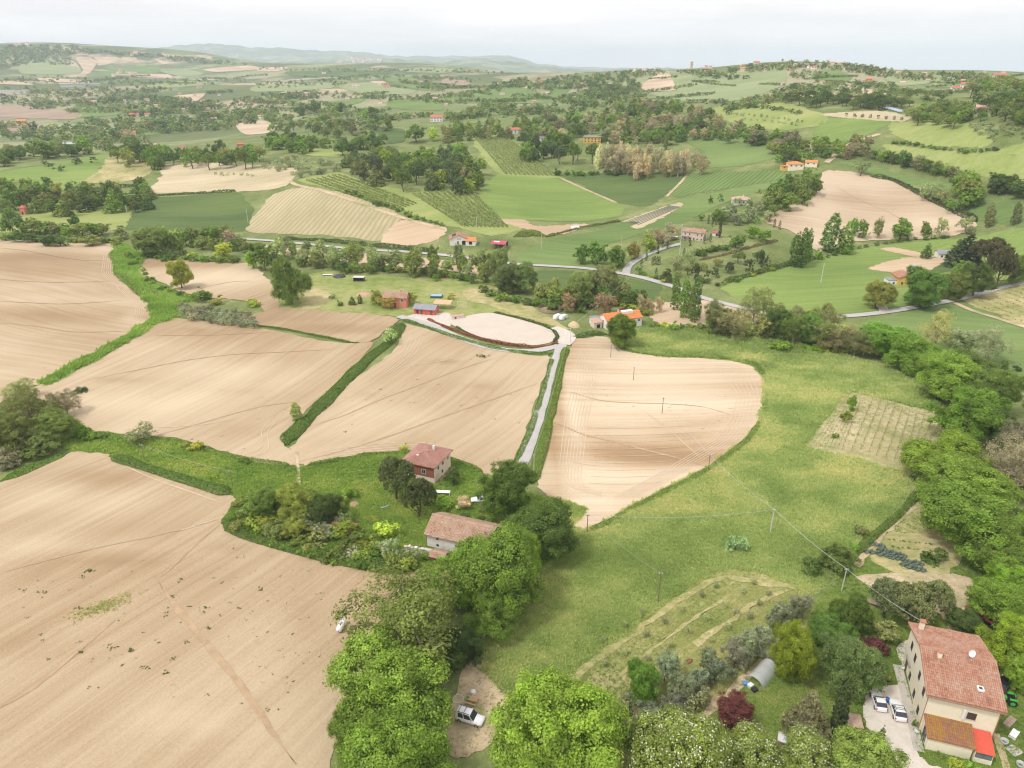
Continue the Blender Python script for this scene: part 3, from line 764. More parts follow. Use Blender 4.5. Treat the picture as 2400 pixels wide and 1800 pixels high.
# far patches: (colour, outline)
far_patches = [
 ('t', [(164,125),(190,124),(210,132),(207,141),(197,156),(185,162),(167,161),(180,154),(172,139)]), ('t', [(204,124),(250,124),(262,131),(235,139),(212,142),(210,131)]),
 ('t', [(265,124),(297,126),(282,135),(260,136)]), ('t', [(162,119),(195,112),(185,120)]), ('t', [(350,120),(385,119),(412,129),(375,127)]), ('t', [(335,127),(367,137),(350,139)]),
 ('t', [(137,127),(155,131),(172,146),(147,141)]), ('t', [(290,160),(362,161),(370,169),(300,167)]), ('b', [(-40,222),(0,226),(75,230),(175,246),(150,259),(0,254),(-40,252)]),
 ('t', [(370,209),(442,202),(425,219),(400,217)]), ('p', [(310,186),(390,175),(487,179),(420,186),(350,191)]), ('g', [(170,224),(267,236),(250,249),(165,253)]),
 ('g', [(302,281),(372,274),(375,284),(312,294)]), ('p', [(723,184),(803,179),(853,189),(900,196),(878,204),(778,201)]), ('t', [(798,176),(828,176),(845,187),(823,185)]),
 ('g', [(830,167),(888,166),(913,179),(948,197),(903,194),(833,174)]), ('g', [(840,234),(850,214),(953,210),(1090,186),(1166,200),(1181,222),(1106,224),(965,224),(953,239)]),
 ('g', [(703,221),(788,211),(773,224),(728,229)]), ('g', [(553,214),(633,204),(663,216),(553,224)]), ('p', [(553,186),(703,179),(715,191),(553,199)]),
 ('b', [(965,169),(1018,181),(988,189),(953,179)]), ('t', [(510,270),(553,261),(598,266),(588,286),(530,291)]), ('d', [(808,276),(873,281),(873,306),(838,309)]),
 ('g', [(993,266),(1083,254),(1093,261),(998,269)]), ('y', [(638,324),(738,321),(733,339),(665,336)]), ('g', [(1176,181),(1236,184),(1221,204),(1191,214)]),
 ('p', [(1450,166),(1560,160),(1690,150),(1692,185),(1600,216),(1500,222),(1400,202),(1462,195)]), ('t', [(1383,187),(1412,166),(1440,153),(1460,194),(1400,196)]),
 ('t', [(1357,151),(1392,150),(1394,160),(1365,161)]), ('t', [(1800,192),(1860,190),(1920,203),(1890,211),(1850,198)]), ('g', [(1755,160),(1800,150),(1840,165),(1830,175),(1760,172)]),
 ('p', [(45,140),(100,134),(170,146),(165,160),(50,160)]), ('g', [(200,160),(280,146),(340,140),(340,158),(240,166)]), ('p', [(345,155),(410,152),(440,160),(400,166)]),
 ('p', [(860,150),(910,146),(990,150),(960,158),(880,156)]), ('d', [(620,155),(780,152),(850,158),(760,166),(640,165)]), ('p', [(1910,168),(1990,162),(2010,180),(1940,186)]),
 ('p', [(2010,170),(2100,165),(2110,178),(2030,190)]), ('t', [(440,150),(540,142),(560,150),(470,156)]), ('t', [(553,146),(623,146),(600,154),(560,154)]), ('g', [(460,262),(500,255),(520,262),(470,274)]),
 ('t', [(75,168),(180,174),(190,180),(100,176)]), ('t', [(0,175),(60,180),(70,184),(0,182)]), ('b', [(0,262),(90,270),(80,282),(0,284)]),
]
FM = {'t': M_F10, 'b': plain('brown_far_field', (0.34, 0.26, 0.19), 0.95, 0.15, 0.02, spec=0.05), 'p': M_pale, 'g': M_green, 'd': M_deep, 'y': M_pasture}
FN = {'t': 'tan_field', 'b': 'brown_field', 'p': 'pale_field', 'g': 'green_field', 'd': 'deep_green_field', 'y': 'pasture'}
for k, (c, pts) in enumerate(far_patches):
    sheet(FN[c], pts, FM[c], 1.5, None, 4, 0)

# ------------------------------------------------------------------ lanes and tracks
strip('lane', [(1112,1030),(1128,1002),(1152,935),(1176,865),(1195,800),(1206,765),(1214,747),(1226,733)], 3.3, M_asph, 3, label='narrow grey farm lane running up to the arena', edge=0.08, crown=0.02)
strip('lane', [(1208,748),(1150,760),(1090,757),(1040,747),(990,730),(950,712),(920,700),(890,692),(862,684)], 3.6, M_asph, 3.3, label='pale lane curving along the front of the arena', edge=0.08)
strip('lane', [(1214,744),(1224,736),(1228,727),(1212,717),(1192,710)], 6.0, M_gravel, 3.6, label='gravel fork at the end of the arena')
strip('valley_road', [(480,515),(560,519),(620,524),(700,532),(780,540),(880,545),(960,552),(1040,562),(1100,570),(1180,575),(1260,580),(1340,591),(1400,604),(1460,622),(1520,645),(1600,665),(1680,684),(1760,687),(1850,682),(1920,674),(1990,662),(2080,645),(2150,626),(2240,606)], 3.8, M_asph, 3, label='pale country road winding along the valley', crown=0.03)
strip('side_lane', [(1352,592),(1356,578),(1372,565),(1400,550),(1440,535),(1470,528)], 4.0, M_asph2, 3.2, label='short lane up to the stone villa')
strip('side_lane', [(1912,676),(1905,664),(1900,655)], 4.0, M_gravel, 3.2, label='driveway to the white house by the road')
strip('dirt_track', [(628,392),(640,400),(700,414),(800,448),(880,474),(930,488),(962,496)], 3.0, M_dirt, 2, label='dirt track crossing the hay slope')
strip('dirt_track', [(2062,655),(2100,672),(2160,690),(2230,712)], 2.6, M_dirt, 2.5, label='earth track along the right-edge vineyard')
strip('dirt_track', [(1232,1476),(1290,1425),(1360,1375),(1440,1315),(1500,1275),(1560,1245),(1640,1262),(1720,1270)], 1.3, M_dry, 3, label='worn wheel track along the young olives', edge=0.2)
strip('dirt_track', [(1500,1570),(1560,1510),(1620,1455),(1680,1405),(1730,1350)], 1.5, M_dirt, 3, label='earth path beside the old olive row', edge=0.2)
strip('dirt_track', [(1330,1470),(1400,1410),(1480,1350),(1570,1290)], 0.7, M_dry, 3, label='second pale wheel track among the young olives', edge=0.15)
strip('dirt_track', [(1500,1395),(1570,1345),(1640,1300),(1700,1275)], 1.0, M_dry, 3, label='pale straw band beside the old olive row', edge=0.2)
strip('footpath', [(640,978),(643,1000),(645,1040),(640,1065)], 0.8, M_dirt, 3.4, label='trodden path between the two tan fields', edge=0.1)
strip('dirt_track', [(1900,290),(1840,310),(1800,340),(1785,352)], 4.0, M_hay2, 2, label='steep track up the right hill')
strip('dirt_track', [(1212,386),(1265,410),(1330,438)], 2.4, M_dirt, 2, label='track between the two green corn fields')
strip('dirt_track', [(1486,376),(1470,395),(1440,425)], 2.0, M_dirt, 2, label='track splitting the corn fields')
strip('dirt_track', [(1850,1225),(1870,1195),(1920,1145),(1975,1095)], 1.2, M_dirt, 3, label='grassy wheel track beside the kitchen garden', edge=0.2)
strip('footpath', [(2150,1585),(2165,1620),(2175,1660),(2180,1700)], 1.0, M_dirt, 3, label='path along the right side of the large cream house', edge=0.1)
strip('terrace_path', [(1938,1438),(1950,1480),(1962,1530),(1975,1580),(1985,1625)], 1.4, plain('concrete', (0.46, 0.43, 0.38), 0.9, 0.15, 0.6), 3, label='concrete walk along the left wall of the large cream house')
# ------------------------------------------------------------------ foliage
def leaf_mat(name, tint_src, blade=False):
    """leaf colour comes from the tree (object colour, or the point's tint for the far woods)"""
    m = bpy.data.materials.new(name); m.use_nodes = True
    nt = m.node_tree; nt.nodes.clear()
    out = nt.nodes.new('ShaderNodeOutputMaterial')
    if tint_src == 'object':
        base = nt.nodes.new('ShaderNodeObjectInfo').outputs['Color']
    else:
        a = nt.nodes.new('ShaderNodeAttribute'); a.attribute_type = 'INSTANCER'; a.attribute_name = 'tint'
        base = a.outputs['Color']
    g = nt.nodes.new('ShaderNodeNewGeometry')
    r = g.outputs['Random Per Island']
    k = mth(nt, 'MULTIPLY', mth(nt, 'ADD', mth(nt, 'MULTIPLY', r, 0.95), 1.05), mth(nt, 'ADD', mth(nt, 'MULTIPLY', noise_of(nt, N(nt, 'ShaderNodeTexCoord').outputs['Object'], 3.2, 2, 0.5), 1.7), 0.18))
    if blade: k = mth(nt, 'ADD', mth(nt, 'MULTIPLY', r, 0.5), 0.85)
    kk = nt.nodes.new('ShaderNodeCombineColor')
    for i in range(3): nt.links.new(k, kk.inputs[i])
    c = mixc(nt, 1.0, base, kk.outputs[0], 'MULTIPLY')
    r2 = mth(nt, 'FRACT', mth(nt, 'MULTIPLY', r, 17.31))
    c = mixc(nt, mth(nt, 'MULTIPLY', r2, 0.22), c, mixc(nt, 1.0, c, (1.35, 1.15, 0.85), 'MULTIPLY'))
    d = nt.nodes.new('ShaderNodeBsdfPrincipled')
    d.inputs['Roughness'].default_value = 0.55
    d.inputs['Specular IOR Level'].default_value = 0.25
    nt.links.new(c, d.inputs['Base Color'])
    t = nt.nodes.new('ShaderNodeBsdfTranslucent')
    nt.links.new(mixc(nt, 1.0, c, (1.05, 1.2, 0.85), 'MULTIPLY'), t.inputs['Color'])
    mx = nt.nodes.new('ShaderNodeMixShader'); mx.inputs[0].default_value = 0.44
    nt.links.new(d.outputs[0], mx.inputs[1]); nt.links.new(t.outputs[0], mx.inputs[2])
    nt.links.new(mx.outputs[0], out.inputs[0])
    return m
M_leaf = leaf_mat('leaves', 'object')
M_leaf_far = leaf_mat('leaves_far', 'inst')
M_blade = leaf_mat('grass_blades', 'inst', True)
M_bark = plain('bark', (0.16, 0.125, 0.095), 0.95, 0.3, 2.0, spec=0.05)
M_bark_pale = plain('pale_bark', (0.34, 0.29, 0.24), 0.95, 0.25, 2.0, spec=0.05)
M_twig = plain('twigs', (0.40, 0.335, 0.27), 0.95, 0.25, 2.0, spec=0.05)

def unit(v): return v / (np.linalg.norm(v, axis=-1, keepdims=True) + 1e-9)

def cards(c, nrm, size, rng, asp=0.62):
    """leaf sprays: one bent rhomb each"""
    n = len(c)
    t = unit(np.cross(nrm, rng.normal(size=(n, 3))))
    b = np.cross(nrm, t)
    s = (size * rng.uniform(0.65, 1.35, n))[:, None]
    fold = nrm * s * rng.uniform(-0.22, 0.1, n)[:, None]
    V = np.stack([c - t * s * 0.5, c - b * s * asp * 0.5 + fold, c + t * s * 0.5, c + b * s * asp * 0.5 + fold], 1).reshape(-1, 3)
    F = np.arange(4 * n).reshape(n, 4)
    return V, F

def tube(path, rad, sides=6):
    path = np.asarray(path, float); rad = np.asarray(rad, float); k = len(path)
    tg = unit(np.gradient(path, axis=0))
    ref = np.where(np.abs(tg[:, 2:3]) > 0.9, np.array([[1.0, 0, 0]]), np.array([[0, 0, 1.0]]))
    n1 = unit(np.cross(tg, ref)); n2 = np.cross(tg, n1)
    a = np.linspace(0, 2 * np.pi, sides, endpoint=False)
    V = (path[:, None] + rad[:, None, None] * (n1[:, None] * np.cos(a)[None, :, None] + n2[:, None] * np.sin(a)[None, :, None])).reshape(-1, 3)
    i = np.arange(k * sides).reshape(k, sides)
    F = np.stack([i[:-1], np.roll(i[:-1], -1, 1), np.roll(i[1:], -1, 1), i[1:]], -1).reshape(-1, 4)
    return V, F

def join(parts):
    Vs, Fs, n = [], [], 0
    for V, F in parts:
        Vs.append(V); Fs.append(F + n); n += len(V)
    return np.vstack(Vs), np.vstack(Fs)

def lobes_for(kind, rng, nl):
    """crown made of overlapping billows: centres, radii (unit crown, half height zh)"""
    if kind == 'poplar':
        z = np.linspace(-2.7, 2.75, nl); prof = np.clip(1.0 - np.abs((z + 0.5) / 3.6) ** 2.2, 0.12, 1) * 0.62
        c = np.stack([rng.normal(0, 0.22, nl) * prof * 1.6, rng.normal(0, 0.22, nl) * prof * 1.6, z], 1)
        return c, prof + 0.12, 3.2
    if kind == 'cypress':
        z = np.linspace(-2.9, 3.0, nl); prof = np.clip(1.0 - ((z + 0.9) / 4.2) ** 2, 0.08, 1) * 0.85
        return np.stack([rng.normal(0, 0.06, nl), rng.normal(0, 0.06, nl), z], 1), prof + 0.08, 3.3
    if kind == 'conifer':
        z = np.linspace(-1.5, 1.7, nl); prof = (1.9 - z) / 3.4 * 0.95
        a = np.arange(nl) * 2.4
        return np.stack([np.cos(a) * prof * 0.42, np.sin(a) * prof * 0.42, z], 1), prof * 0.62 + 0.05, 1.8
    if kind == 'pine':
        d = unit(rng.normal(size=(nl, 3))); d[:, 2] = np.abs(d[:, 2]) * 0.8 - 0.1
        return d * 0.62, rng.uniform(0.28, 0.42, nl), 0.85
    d = unit(rng.normal(size=(nl, 3))); d[:, 2] = d[:, 2] * 0.85 + 0.06
    rr = rng.uniform(0.42, 0.78, nl)
    c = d * rr[:, None]
    r = rng.uniform(0.20, 0.42, nl)
    k = nl // 4      # a few boughs reach out beyond the rest
    rr2 = rng.uniform(0.82, 1.02, k); c[:k] = d[:k] * rr2[:, None]; r[:k] = rng.uniform(0.13, 0.24, k)
    c = np.vstack([c, [[0, 0, 0.05]]]); r = np.append(r, 0.5)
    return c, r, 1.0

def crown(kind, seed, nl, ncl, per, size, spread):
    rng = np.random.default_rng(seed)
    C, Rr, zh = lobes_for(kind, rng, nl)
    ext = (np.hypot(C[:, 0], C[:, 1]) + Rr).max()
    top = (np.abs(C[:, 2]) + Rr).max()
    if kind not in ('poplar', 'cypress', 'conifer'):      # fill the unit crown
        C = C * np.array([1 / ext, 1 / ext, zh / top]); Rr = Rr / ext
    # clump centres on the outer skin of the billows
    w = Rr ** 2; w = w / w.sum()
    cc, cn = [], []
    tries = 0
    while len(cc) < ncl and tries < ncl * 30:
        tries += 1
        i = rng.choice(len(C), p=w); d = unit(rng.normal(size=3))
        if kind != 'cypress' and d[2] < -0.55: continue
        p = C[i] + d * Rr[i] * rng.uniform(0.86, 1.06)
        q = np.linalg.norm(C - p, axis=1) / Rr
        q[i] = 9
        if (q < 0.86).any() and rng.random() > 0.18: continue
        cc.append(p); cn.append(d)
    cc = np.array(cc); cn = np.array(cn)
    m = len(cc)
    off = unit(rng.normal(size=(m, per, 3))) * (rng.random((m, per, 1)) ** 0.45) * spread * rng.uniform(0.6, 1.4, (m, 1, 1))
    off[..., 2] *= 0.8
    pos = (cc[:, None] + off).reshape(-1, 3)
    nr = unit(np.repeat(cn, per, 0) * 0.75 + unit(off.reshape(-1, 3)) * 0.55 + rng.normal(0, 0.42, (m * per, 3)) + np.array([0, 0, 0.35]))
    if kind in ('pine', 'conifer'): nr = unit(nr + rng.normal(0, 0.5, nr.shape))
    V, F = cards(pos, nr, size, rng, 0.62 if kind not in ('olive', 'pine') else 0.45)
    return V, F, zh, cc

def wood_of(kind, seed, zh, zc, ends, rad, twigs=0):
    """tapered trunk with limbs running to clumps of the crown"""
    rng = np.random.default_rng(seed + 77)
    parts = []
    top = zc + zh * 0.45
    k = 7
    z = np.linspace(-0.12, top, k)
    wob = np.cumsum(rng.normal(0, 0.035, (k, 2)), 0) * (0 if kind in ('poplar', 'cypress', 'conifer') else 1)
    path = np.column_stack([wob - wob[0], z])
    parts.append(tube(path, np.linspace(rad, rad * 0.28, k) + np.array([rad * 0.5] + [0] * (k - 1)), 7))
    nb = min(len(ends), 7 + twigs)
    for e in ends[rng.permutation(len(ends))[:nb]]:
        tgt = e + np.array([0, 0, zc])
        s = rng.uniform(0.3, 0.8); b = path[int(s * (k - 1))]
        midp = b * 0.45 + tgt * 0.55 + rng.normal(0, 0.05, 3) - np.array([0, 0, 0.08])
        parts.append(tube([b, (b + midp) / 2, midp, tgt], [rad * 0.42, rad * 0.32, rad * 0.2, rad * 0.06], 5 if twigs else 4))
        if twigs:
            for q in range(4):
                t2 = midp + (tgt - midp) * rng.uniform(0, 1) + 0
                e2 = t2 + rng.normal(0, 0.16, 3) + np.array([0, 0, 0.1])
                parts.append(tube([t2, (t2 + e2) / 2 + rng.normal(0, 0.02, 3), e2], [rad * 0.09, rad * 0.06, rad * 0.02], 3))
    return join(parts)

PROTO = {}     # (kind, lod) -> list of (crown mesh, wood mesh, zh, zc)
def make_protos():
    spec = {
      # kind: (zc, trunk radius, {lod: (variants, lobes, clumps, per clump, leaf size, spread)})
      'broad':   (0.90, 0.055, {'near': (4, 26, 760, 66, 0.040, 0.115), 'mid': (4, 13, 210, 13, 0.125, 0.13), 'far': (4, 8, 46, 6, 0.28, 0.18)}),
      'shrub':   (0.62, 0.035, {'near': (3, 12, 260, 26, 0.095, 0.15), 'mid': (3, 9, 110, 12, 0.16, 0.16), 'far': (2, 6, 30, 6, 0.32, 0.2)}),
      'sparse':  (0.98, 0.055, {'near': (2, 18, 330, 34, 0.044, 0.15), 'mid': (3, 11, 170, 12, 0.11, 0.17), 'far': (2, 8, 30, 6, 0.26, 0.22)}),
      'olive':   (0.88, 0.06, {'near': (3, 15, 330, 26, 0.085, 0.13), 'mid': (3, 10, 120, 12, 0.15, 0.15), 'far': (2, 6, 30, 6, 0.3, 0.2)}),
      'poplar':  (3.1, 0.07, {'mid': (3, 14, 330, 12, 0.19, 0.2), 'far': (1, 9, 70, 6, 0.42, 0.25)}),
      'cypress': (3.3, 0.07, {'near': (1, 18, 420, 24, 0.2, 0.16), 'mid': (2, 13, 150, 8, 0.36, 0.2), 'far': (1, 9, 50, 5, 0.6, 0.25)}),
      'pine':    (1.0, 0.07, {'near': (2, 20, 520, 24, 0.085, 0.10), 'mid': (2, 12, 170, 12, 0.15, 0.12), 'far': (2, 8, 40, 6, 0.3, 0.18)}),
      'conifer': (1.85, 0.05, {'near': (2, 26, 520, 24, 0.10, 0.14), 'mid': (2, 16, 180, 10, 0.2, 0.16), 'far': (1, 10, 44, 6, 0.36, 0.2)}),
    }
    sd = 11
    for kind, (zc, tr, lods) in spec.items():
        for lod, (nv, nl, ncl, per, size, spread) in lods.items():
            L = []
            for i in range(nv):
                sd += 1
                V, F, zh, ends = crown(kind, sd, nl, ncl, per, size, spread)
                V = V + np.array([0, 0, zc])
                cm = mesh_np(f'{kind}_crown_{lod}', V, F, M_leaf)
                wV, wF = wood_of(kind, sd, zh, zc, ends, tr, 10 if (kind == 'sparse' and lod != 'far') else 0)
                wm = mesh_np(f'{kind}_trunk_{lod}', wV, wF, M_twig if kind == 'sparse' else M_bark, True)
                L.append((cm, wm, zh, zc))
            PROTO[(kind, lod)] = L
make_protos()

# leaf colours
BRIGHT, MIDG, DARKG, YELL = (0.145, 0.225, 0.034), (0.118, 0.178, 0.038), (0.075, 0.115, 0.032), (0.225, 0.250, 0.045)
OLIVEC, SILV, BROWNC, PINK = (0.215, 0.235, 0.16), (0.225, 0.255, 0.145), (0.235, 0.19, 0.13), (0.29, 0.245, 0.20)
BLOSS, PINEC, CYPC, DUST, REDC, PURP, PALEG = (0.55, 0.53, 0.40), (0.085, 0.11, 0.04), (0.055, 0.075, 0.03), (0.15, 0.17, 0.075), (0.20, 0.05, 0.04), (0.13, 0.05, 0.05), (0.25, 0.28, 0.14)

TREES = []
def tr(kind, u, v, a, b, col, label, group=None, name=None, cat=None):
    TREES.append(dict(kind=kind, u=u, v=v, a=a, b=b, col=col, label=label, group=group, name=name, cat=cat))

def rowof(kind, pix, n, a, b, cols, label, group, jit=0.25, seed=0):
    """trees strung along a traced line; a, b = half width, half height in picture measures"""
    r = np.random.default_rng(seed + n + int(pix[0][0]))
    q = catmull(pix, False, 8)
    d = np.concatenate([[0], np.cumsum(np.hypot(*np.diff(q, axis=0).T))])
    for i in range(n):
        s = (i + 0.5 + r.uniform(-jit, jit)) / n * d[-1]
        u = np.interp(s, d, q[:, 0]); v = np.interp(s, d, q[:, 1])
        k = r.uniform(0.72, 1.25)
        ki = kind if isinstance(kind, str) else kind[r.integers(len(kind))]
        tr(ki, u + r.normal(0, a * 0.15), v + r.normal(0, b * 0.12), a * k, b * k * r.uniform(0.85, 1.15), cols[r.integers(len(cols))], label, group)

def wood(kind, poly, n, a, b, cols, label, group, seed=0, top=1.0):
    """a wood: trees spread over a traced outline; 'top' scales the farthest ones"""
    r = np.random.default_rng(seed + n)
    poly = np.asarray(poly, float); lo, hi = poly.min(0), poly.max(0)
    pts = np.empty((0, 2)); got = 0; tries = 0
    while got < n and tries < n * 40:
        tries += 1
        p = r.uniform(lo, hi)
        if not inside(p[:1], p[1:], poly)[0]: continue
        f = (p[1] - lo[1]) / max(hi[1] - lo[1], 1)
        sc = top + (1 - top) * f
        if got and (np.hypot((pts[:, 0] - p[0]) / (a * 0.75 * sc), (pts[:, 1] - p[1]) / (b * 0.55 * sc)) < 0.75).any(): continue
        pts = np.vstack([pts, p]); got += 1
        k = r.uniform(0.7, 1.25) * sc
        ki = kind if isinstance(kind, str) else kind[r.integers(len(kind))]
        tr(ki, p[0], p[1], a * k, b * k * r.uniform(0.85, 1.2), cols[r.integers(len(cols))], label, group)
# ------------------------------------------------------------------ the trees one by one: kind, picture place of the crown's middle, half width, half height
B_ = 'broad'
# -- bottom centre
tr(B_, 830, 1490, 136, 95, BRIGHT, 'spreading bright green tree left of the parked white van')
tr(B_, 850, 1645, 118, 100, BRIGHT, 'green tree at the bottom edge, below the white van')
tr('sparse', 888, 1332, 150, 108, (0.18, 0.215, 0.055), 'half-bare tree with brownish twigs at the edge of the near tan field')
tr(B_, 1070, 1232, 105, 100, BRIGHT, 'dense bright green tree right below the white barn')
tr(B_, 1000, 1250, 70, 62, BRIGHT, 'bright green tree nearest the lower corner of the white barn')
tr(B_, 1065, 1318, 62, 58, BRIGHT, 'low bright green tree between the half-bare tree and the meadow')
tr(B_, 1172, 1145, 76, 70, MIDG, 'round green tree where the lane meets the meadow')
tr(B_, 1098, 1055, 66, 60, (0.115, 0.185, 0.03), 'airy green tree right of the parked white cars at the farm')
tr(B_, 1000, 1400, 45, 45, DARKG, 'dark green understorey tree beside the meadow path')
tr(B_, 1195, 1606, 148, 138, (0.185, 0.25, 0.035), 'large yellow-green tree at the bottom edge right of the van')
tr('blossom', 1470, 1648, 130, 80, (0.33, 0.36, 0.16), 'white-flowering acacia at the bottom edge, left one')
tr('blossom', 1610, 1660, 95, 70, (0.33, 0.36, 0.16), 'white-flowering acacia at the bottom edge, below the red plum tree')
tr('blossom', 1730, 1668, 90, 55, (0.30, 0.33, 0.12), 'white-flowering acacia at the bottom edge, below the pale cedar')
tr(B_, 1850, 1672, 100, 55, (0.17, 0.22, 0.05), 'green tree at the bottom edge beside the gravel drive')
tr(B_, 1388, 1478, 42, 46, (0.12, 0.19, 0.03), 'small green tree amid the olive row')
tr('broad', 1588, 1535, 42, 40, (0.15, 0.055, 0.045), 'dark red plum tree below the plastic tunnel', cat='tree')
tr(B_, 1704, 1408, 53, 64, (0.235, 0.29, 0.03), 'bright yellow-green tree right of the plastic tunnel')
tr(B_, 1840, 1432, 66, 70, (0.135, 0.175, 0.06), 'grey-green tree above the two parked cars')
tr('conifer', 1750, 1546, 58, 64, (0.21, 0.225, 0.12), 'pale drooping cedar left of the gravel drive')
tr('cypress', 1819, 1528, 16, 60, (0.07, 0.095, 0.035), 'tall dark cypress beside the pale cedar')
tr(B_, 1839, 1325, 42, 42, (0.11, 0.175, 0.03), 'green tree by the power pole above the garden')
tr(B_, 1806, 1372, 52, 36, (0.085, 0.145, 0.03), 'low spreading dark green tree between cedar yard and power pole')
tr('shrub', 1880, 1398, 38, 26, PURP, 'purple-leaved shrub left of the large cream house')
tr('pine', 1921, 1290, 42, 45, DUST, 'dusty dark evergreen left of three behind the large house')
tr('pine', 1972, 1303, 50, 50, DUST, 'dusty dark evergreen in the middle of three behind the large house')
tr('pine', 2022, 1294, 38, 45, DUST, 'dusty dark evergreen right of three behind the large house')
tr(B_, 1917, 1366, 27, 28, DUST, 'small fruit tree at the back corner of the large house')
tr(B_, 2165, 1296, 70, 58, BRIGHT, 'bright green tree right of the dusty evergreens')
tr(B_, 2183, 1385, 52, 60, (0.18, 0.25, 0.03), 'bright green tree right of the large house roof')
tr(B_, 2212, 1450, 40, 45, (0.16, 0.23, 0.03), 'bright green tree at the right edge above the tractor')
tr(B_, 2085, 1338, 36, 30, DARKG, 'dark bushy tree behind the red shed roof')
tr('conifer', 1905, 1588, 13, 25, DARKG, 'small dark fir at the edge of the gravel drive')
tr('shrub', 2068, 1648, 20, 10, YELL, 'yellow-green shrub before the front annex')
tr('shrub', 2034, 1630, 9, 9, MIDG, 'small round shrub before the front annex')
tr('shrub', 1977, 1562, 7, 14, MIDG, 'potted climber at the left corner of the annex')
tr('shrub', 2110, 1668, 30, 14, MIDG, 'low shrub at the bottom edge before the annex')
for (u, v, a, b) in [(1440,1440,30,40),(1470,1492,34,40),(1503,1470,32,40),(1545,1442,38,44),(1590,1414,38,44),(1640,1378,38,44),(1690,1330,34,40),(1726,1310,30,38),(1350,1522,26,32),(1400,1546,36,38),(1340,1568,24,34),(1456,1522,34,36),(1505,1512,28,30),(1430,1580,30,30),(1615,1398,30,36)]:
    tr('olive', u, v, a, b, OLIVEC, 'grey-green old olive tree in the row beside the earth path', 'old olive trees in the row beside the earth path')
for (u, v) in [(1388,1321),(1351,1349),(1301,1381),(1348,1409),(1306,1431),(1396,1369),(1398,1421),(1436,1341),(1473,1314),(1488,1361),(1526,1334),(1518,1283),(1548,1263),(1566,1304),(1448,1391),(1606,1276),(1628,1255),(1573,1351),(1536,1380),(1441,1404),(1590,1320),(1640,1300),(1660,1280),(1620,1330)]:
    tr('olive', u, v, 8.5, 10, (0.25, 0.265, 0.18), 'young olive tree on the dry grass', 'young olive trees on the dry grass')
tr(B_, 912, 1562, 46, 56, MIDG, 'green tree between the two big ones left of the van')
tr(B_, 940, 1405, 62, 46, MIDG, 'green understorey below the half-bare tree')
tr(B_, 765, 1585, 60, 60, (0.13, 0.2, 0.035), 'green tree at the lower left of the bottom tree group')
tr(B_, 1130, 1215, 50, 70, BRIGHT, 'bright green tree between the lane-end tree and the barn trees')
# -- right belt along the meadow
for (u, v, a, b, c, l) in [
    (1921,737,60,40,BRIGHT,'topmost bright green tree of the belt right of the meadow'),
    (1985,765,65,45,BRIGHT,'second bright green tree from the top of the belt right of the meadow'),
    (2038,815,74,55,BRIGHT,'bright green tree of the belt level with the meadow end'),
    (2100,800,60,45,MIDG,'green tree behind the belt right of the meadow, next to the grey willows'),
    (2096,897,70,60,(0.15,0.23,0.034),'bright green tree right of the vineyard plot'),
    (2160,850,60,55,MIDG,'green tree at the right edge above the vineyard plot'),
    (2046,990,82,58,(0.15,0.22,0.03),'broad green tree touching the lower vineyard corner'),
    (2074,1056,95,64,(0.14,0.215,0.034),'broad green tree below the vineyard, second of the lower belt'),
    (2112,1126,108,78,(0.125,0.195,0.034),'largest green tree of the lower belt, above the cabbage garden'),
    (2180,1190,70,66,(0.115,0.18,0.032),'green tree at the right edge beside the cabbage garden'),
    (2190,1255,60,48,(0.15,0.22,0.03),'green tree at the right edge right of the dusty bare yard')]:
    tr(B_, u, v, a, b, c, l)
tr('sparse', 2172, 1010, 62, 70, (0.21, 0.19, 0.13), 'grey leafless thicket right of the lower tree belt')
tr('sparse', 2200, 940, 45, 50, (0.20, 0.19, 0.12), 'grey leafless thicket at the right edge above the lower belt')
tr('shrub', 2020, 1200, 30, 26, DARKG, 'dark round bush at the corner of the cabbage garden')
tr('shrub', 1860, 1148, 20, 17, (0.15, 0.155, 0.07), 'brownish bush beside the grassy wheel track')
tr('shrub', 1808, 1212, 48, 30, MIDG, 'large green bush under the power line')
tr('shrub', 1756, 1222, 30, 22, DARKG, 'dark bush left of the power pole')
tr('shrub', 1845, 1180, 14, 14, MIDG, 'small bush between track and power line')
tr(B_, 1843, 872, 12, 18, BRIGHT, 'small bright tree at the top of the vineyard plot')
tr(B_, 1829, 901, 13, 14, (0.17, 0.225, 0.034), 'small round tree left of the vineyard rows')
tr('shrub', 1805, 941, 8, 11, MIDG, 'tiny tree at the lower left of the vineyard rows')
tr('shrub', 1592, 1172, 25, 30, (0.20, 0.27, 0.16), 'lone silvery bush in the middle of the meadow')
tr('sparse', 2028, 714, 36, 40, (0.30, 0.30, 0.13), 'pale yellowish willow behind the belt')
tr('olive', 2084, 738, 40, 36, SILV, 'silvery willow behind the belt, left one')
tr('sparse', 2136, 742, 45, 40, (0.28, 0.27, 0.17), 'pale half-bare willow behind the belt, right one')
tr('sparse', 1822, 732, 46, 30, (0.23, 0.21, 0.10), 'brownish sparse tree left of the belt')
tr('sparse', 1870, 742, 34, 26, (0.22, 0.21, 0.09), 'brownish sparse tree touching the topmost belt tree')
tr('blossom', 1767, 729, 14, 11, BLOSS, 'white-flowering bush at the top of the meadow')
tr('shrub', 1690, 747, 28, 9, BRIGHT, 'flat bright green bush at the top of the meadow')
rowof('shrub', [(1720,750),(1780,755),(1830,758)], 6, 16, 9, [BRIGHT, YELL], 'low yellow-green bush along the top of the meadow', 'bushes along the top of the meadow')
tr('shrub', 2171, 788, 12, 14, DARKG, 'dark round bush beside the right-edge green field, left one')
tr('shrub', 2199, 796, 11, 10, DARKG, 'dark round bush beside the right-edge green field, right one')
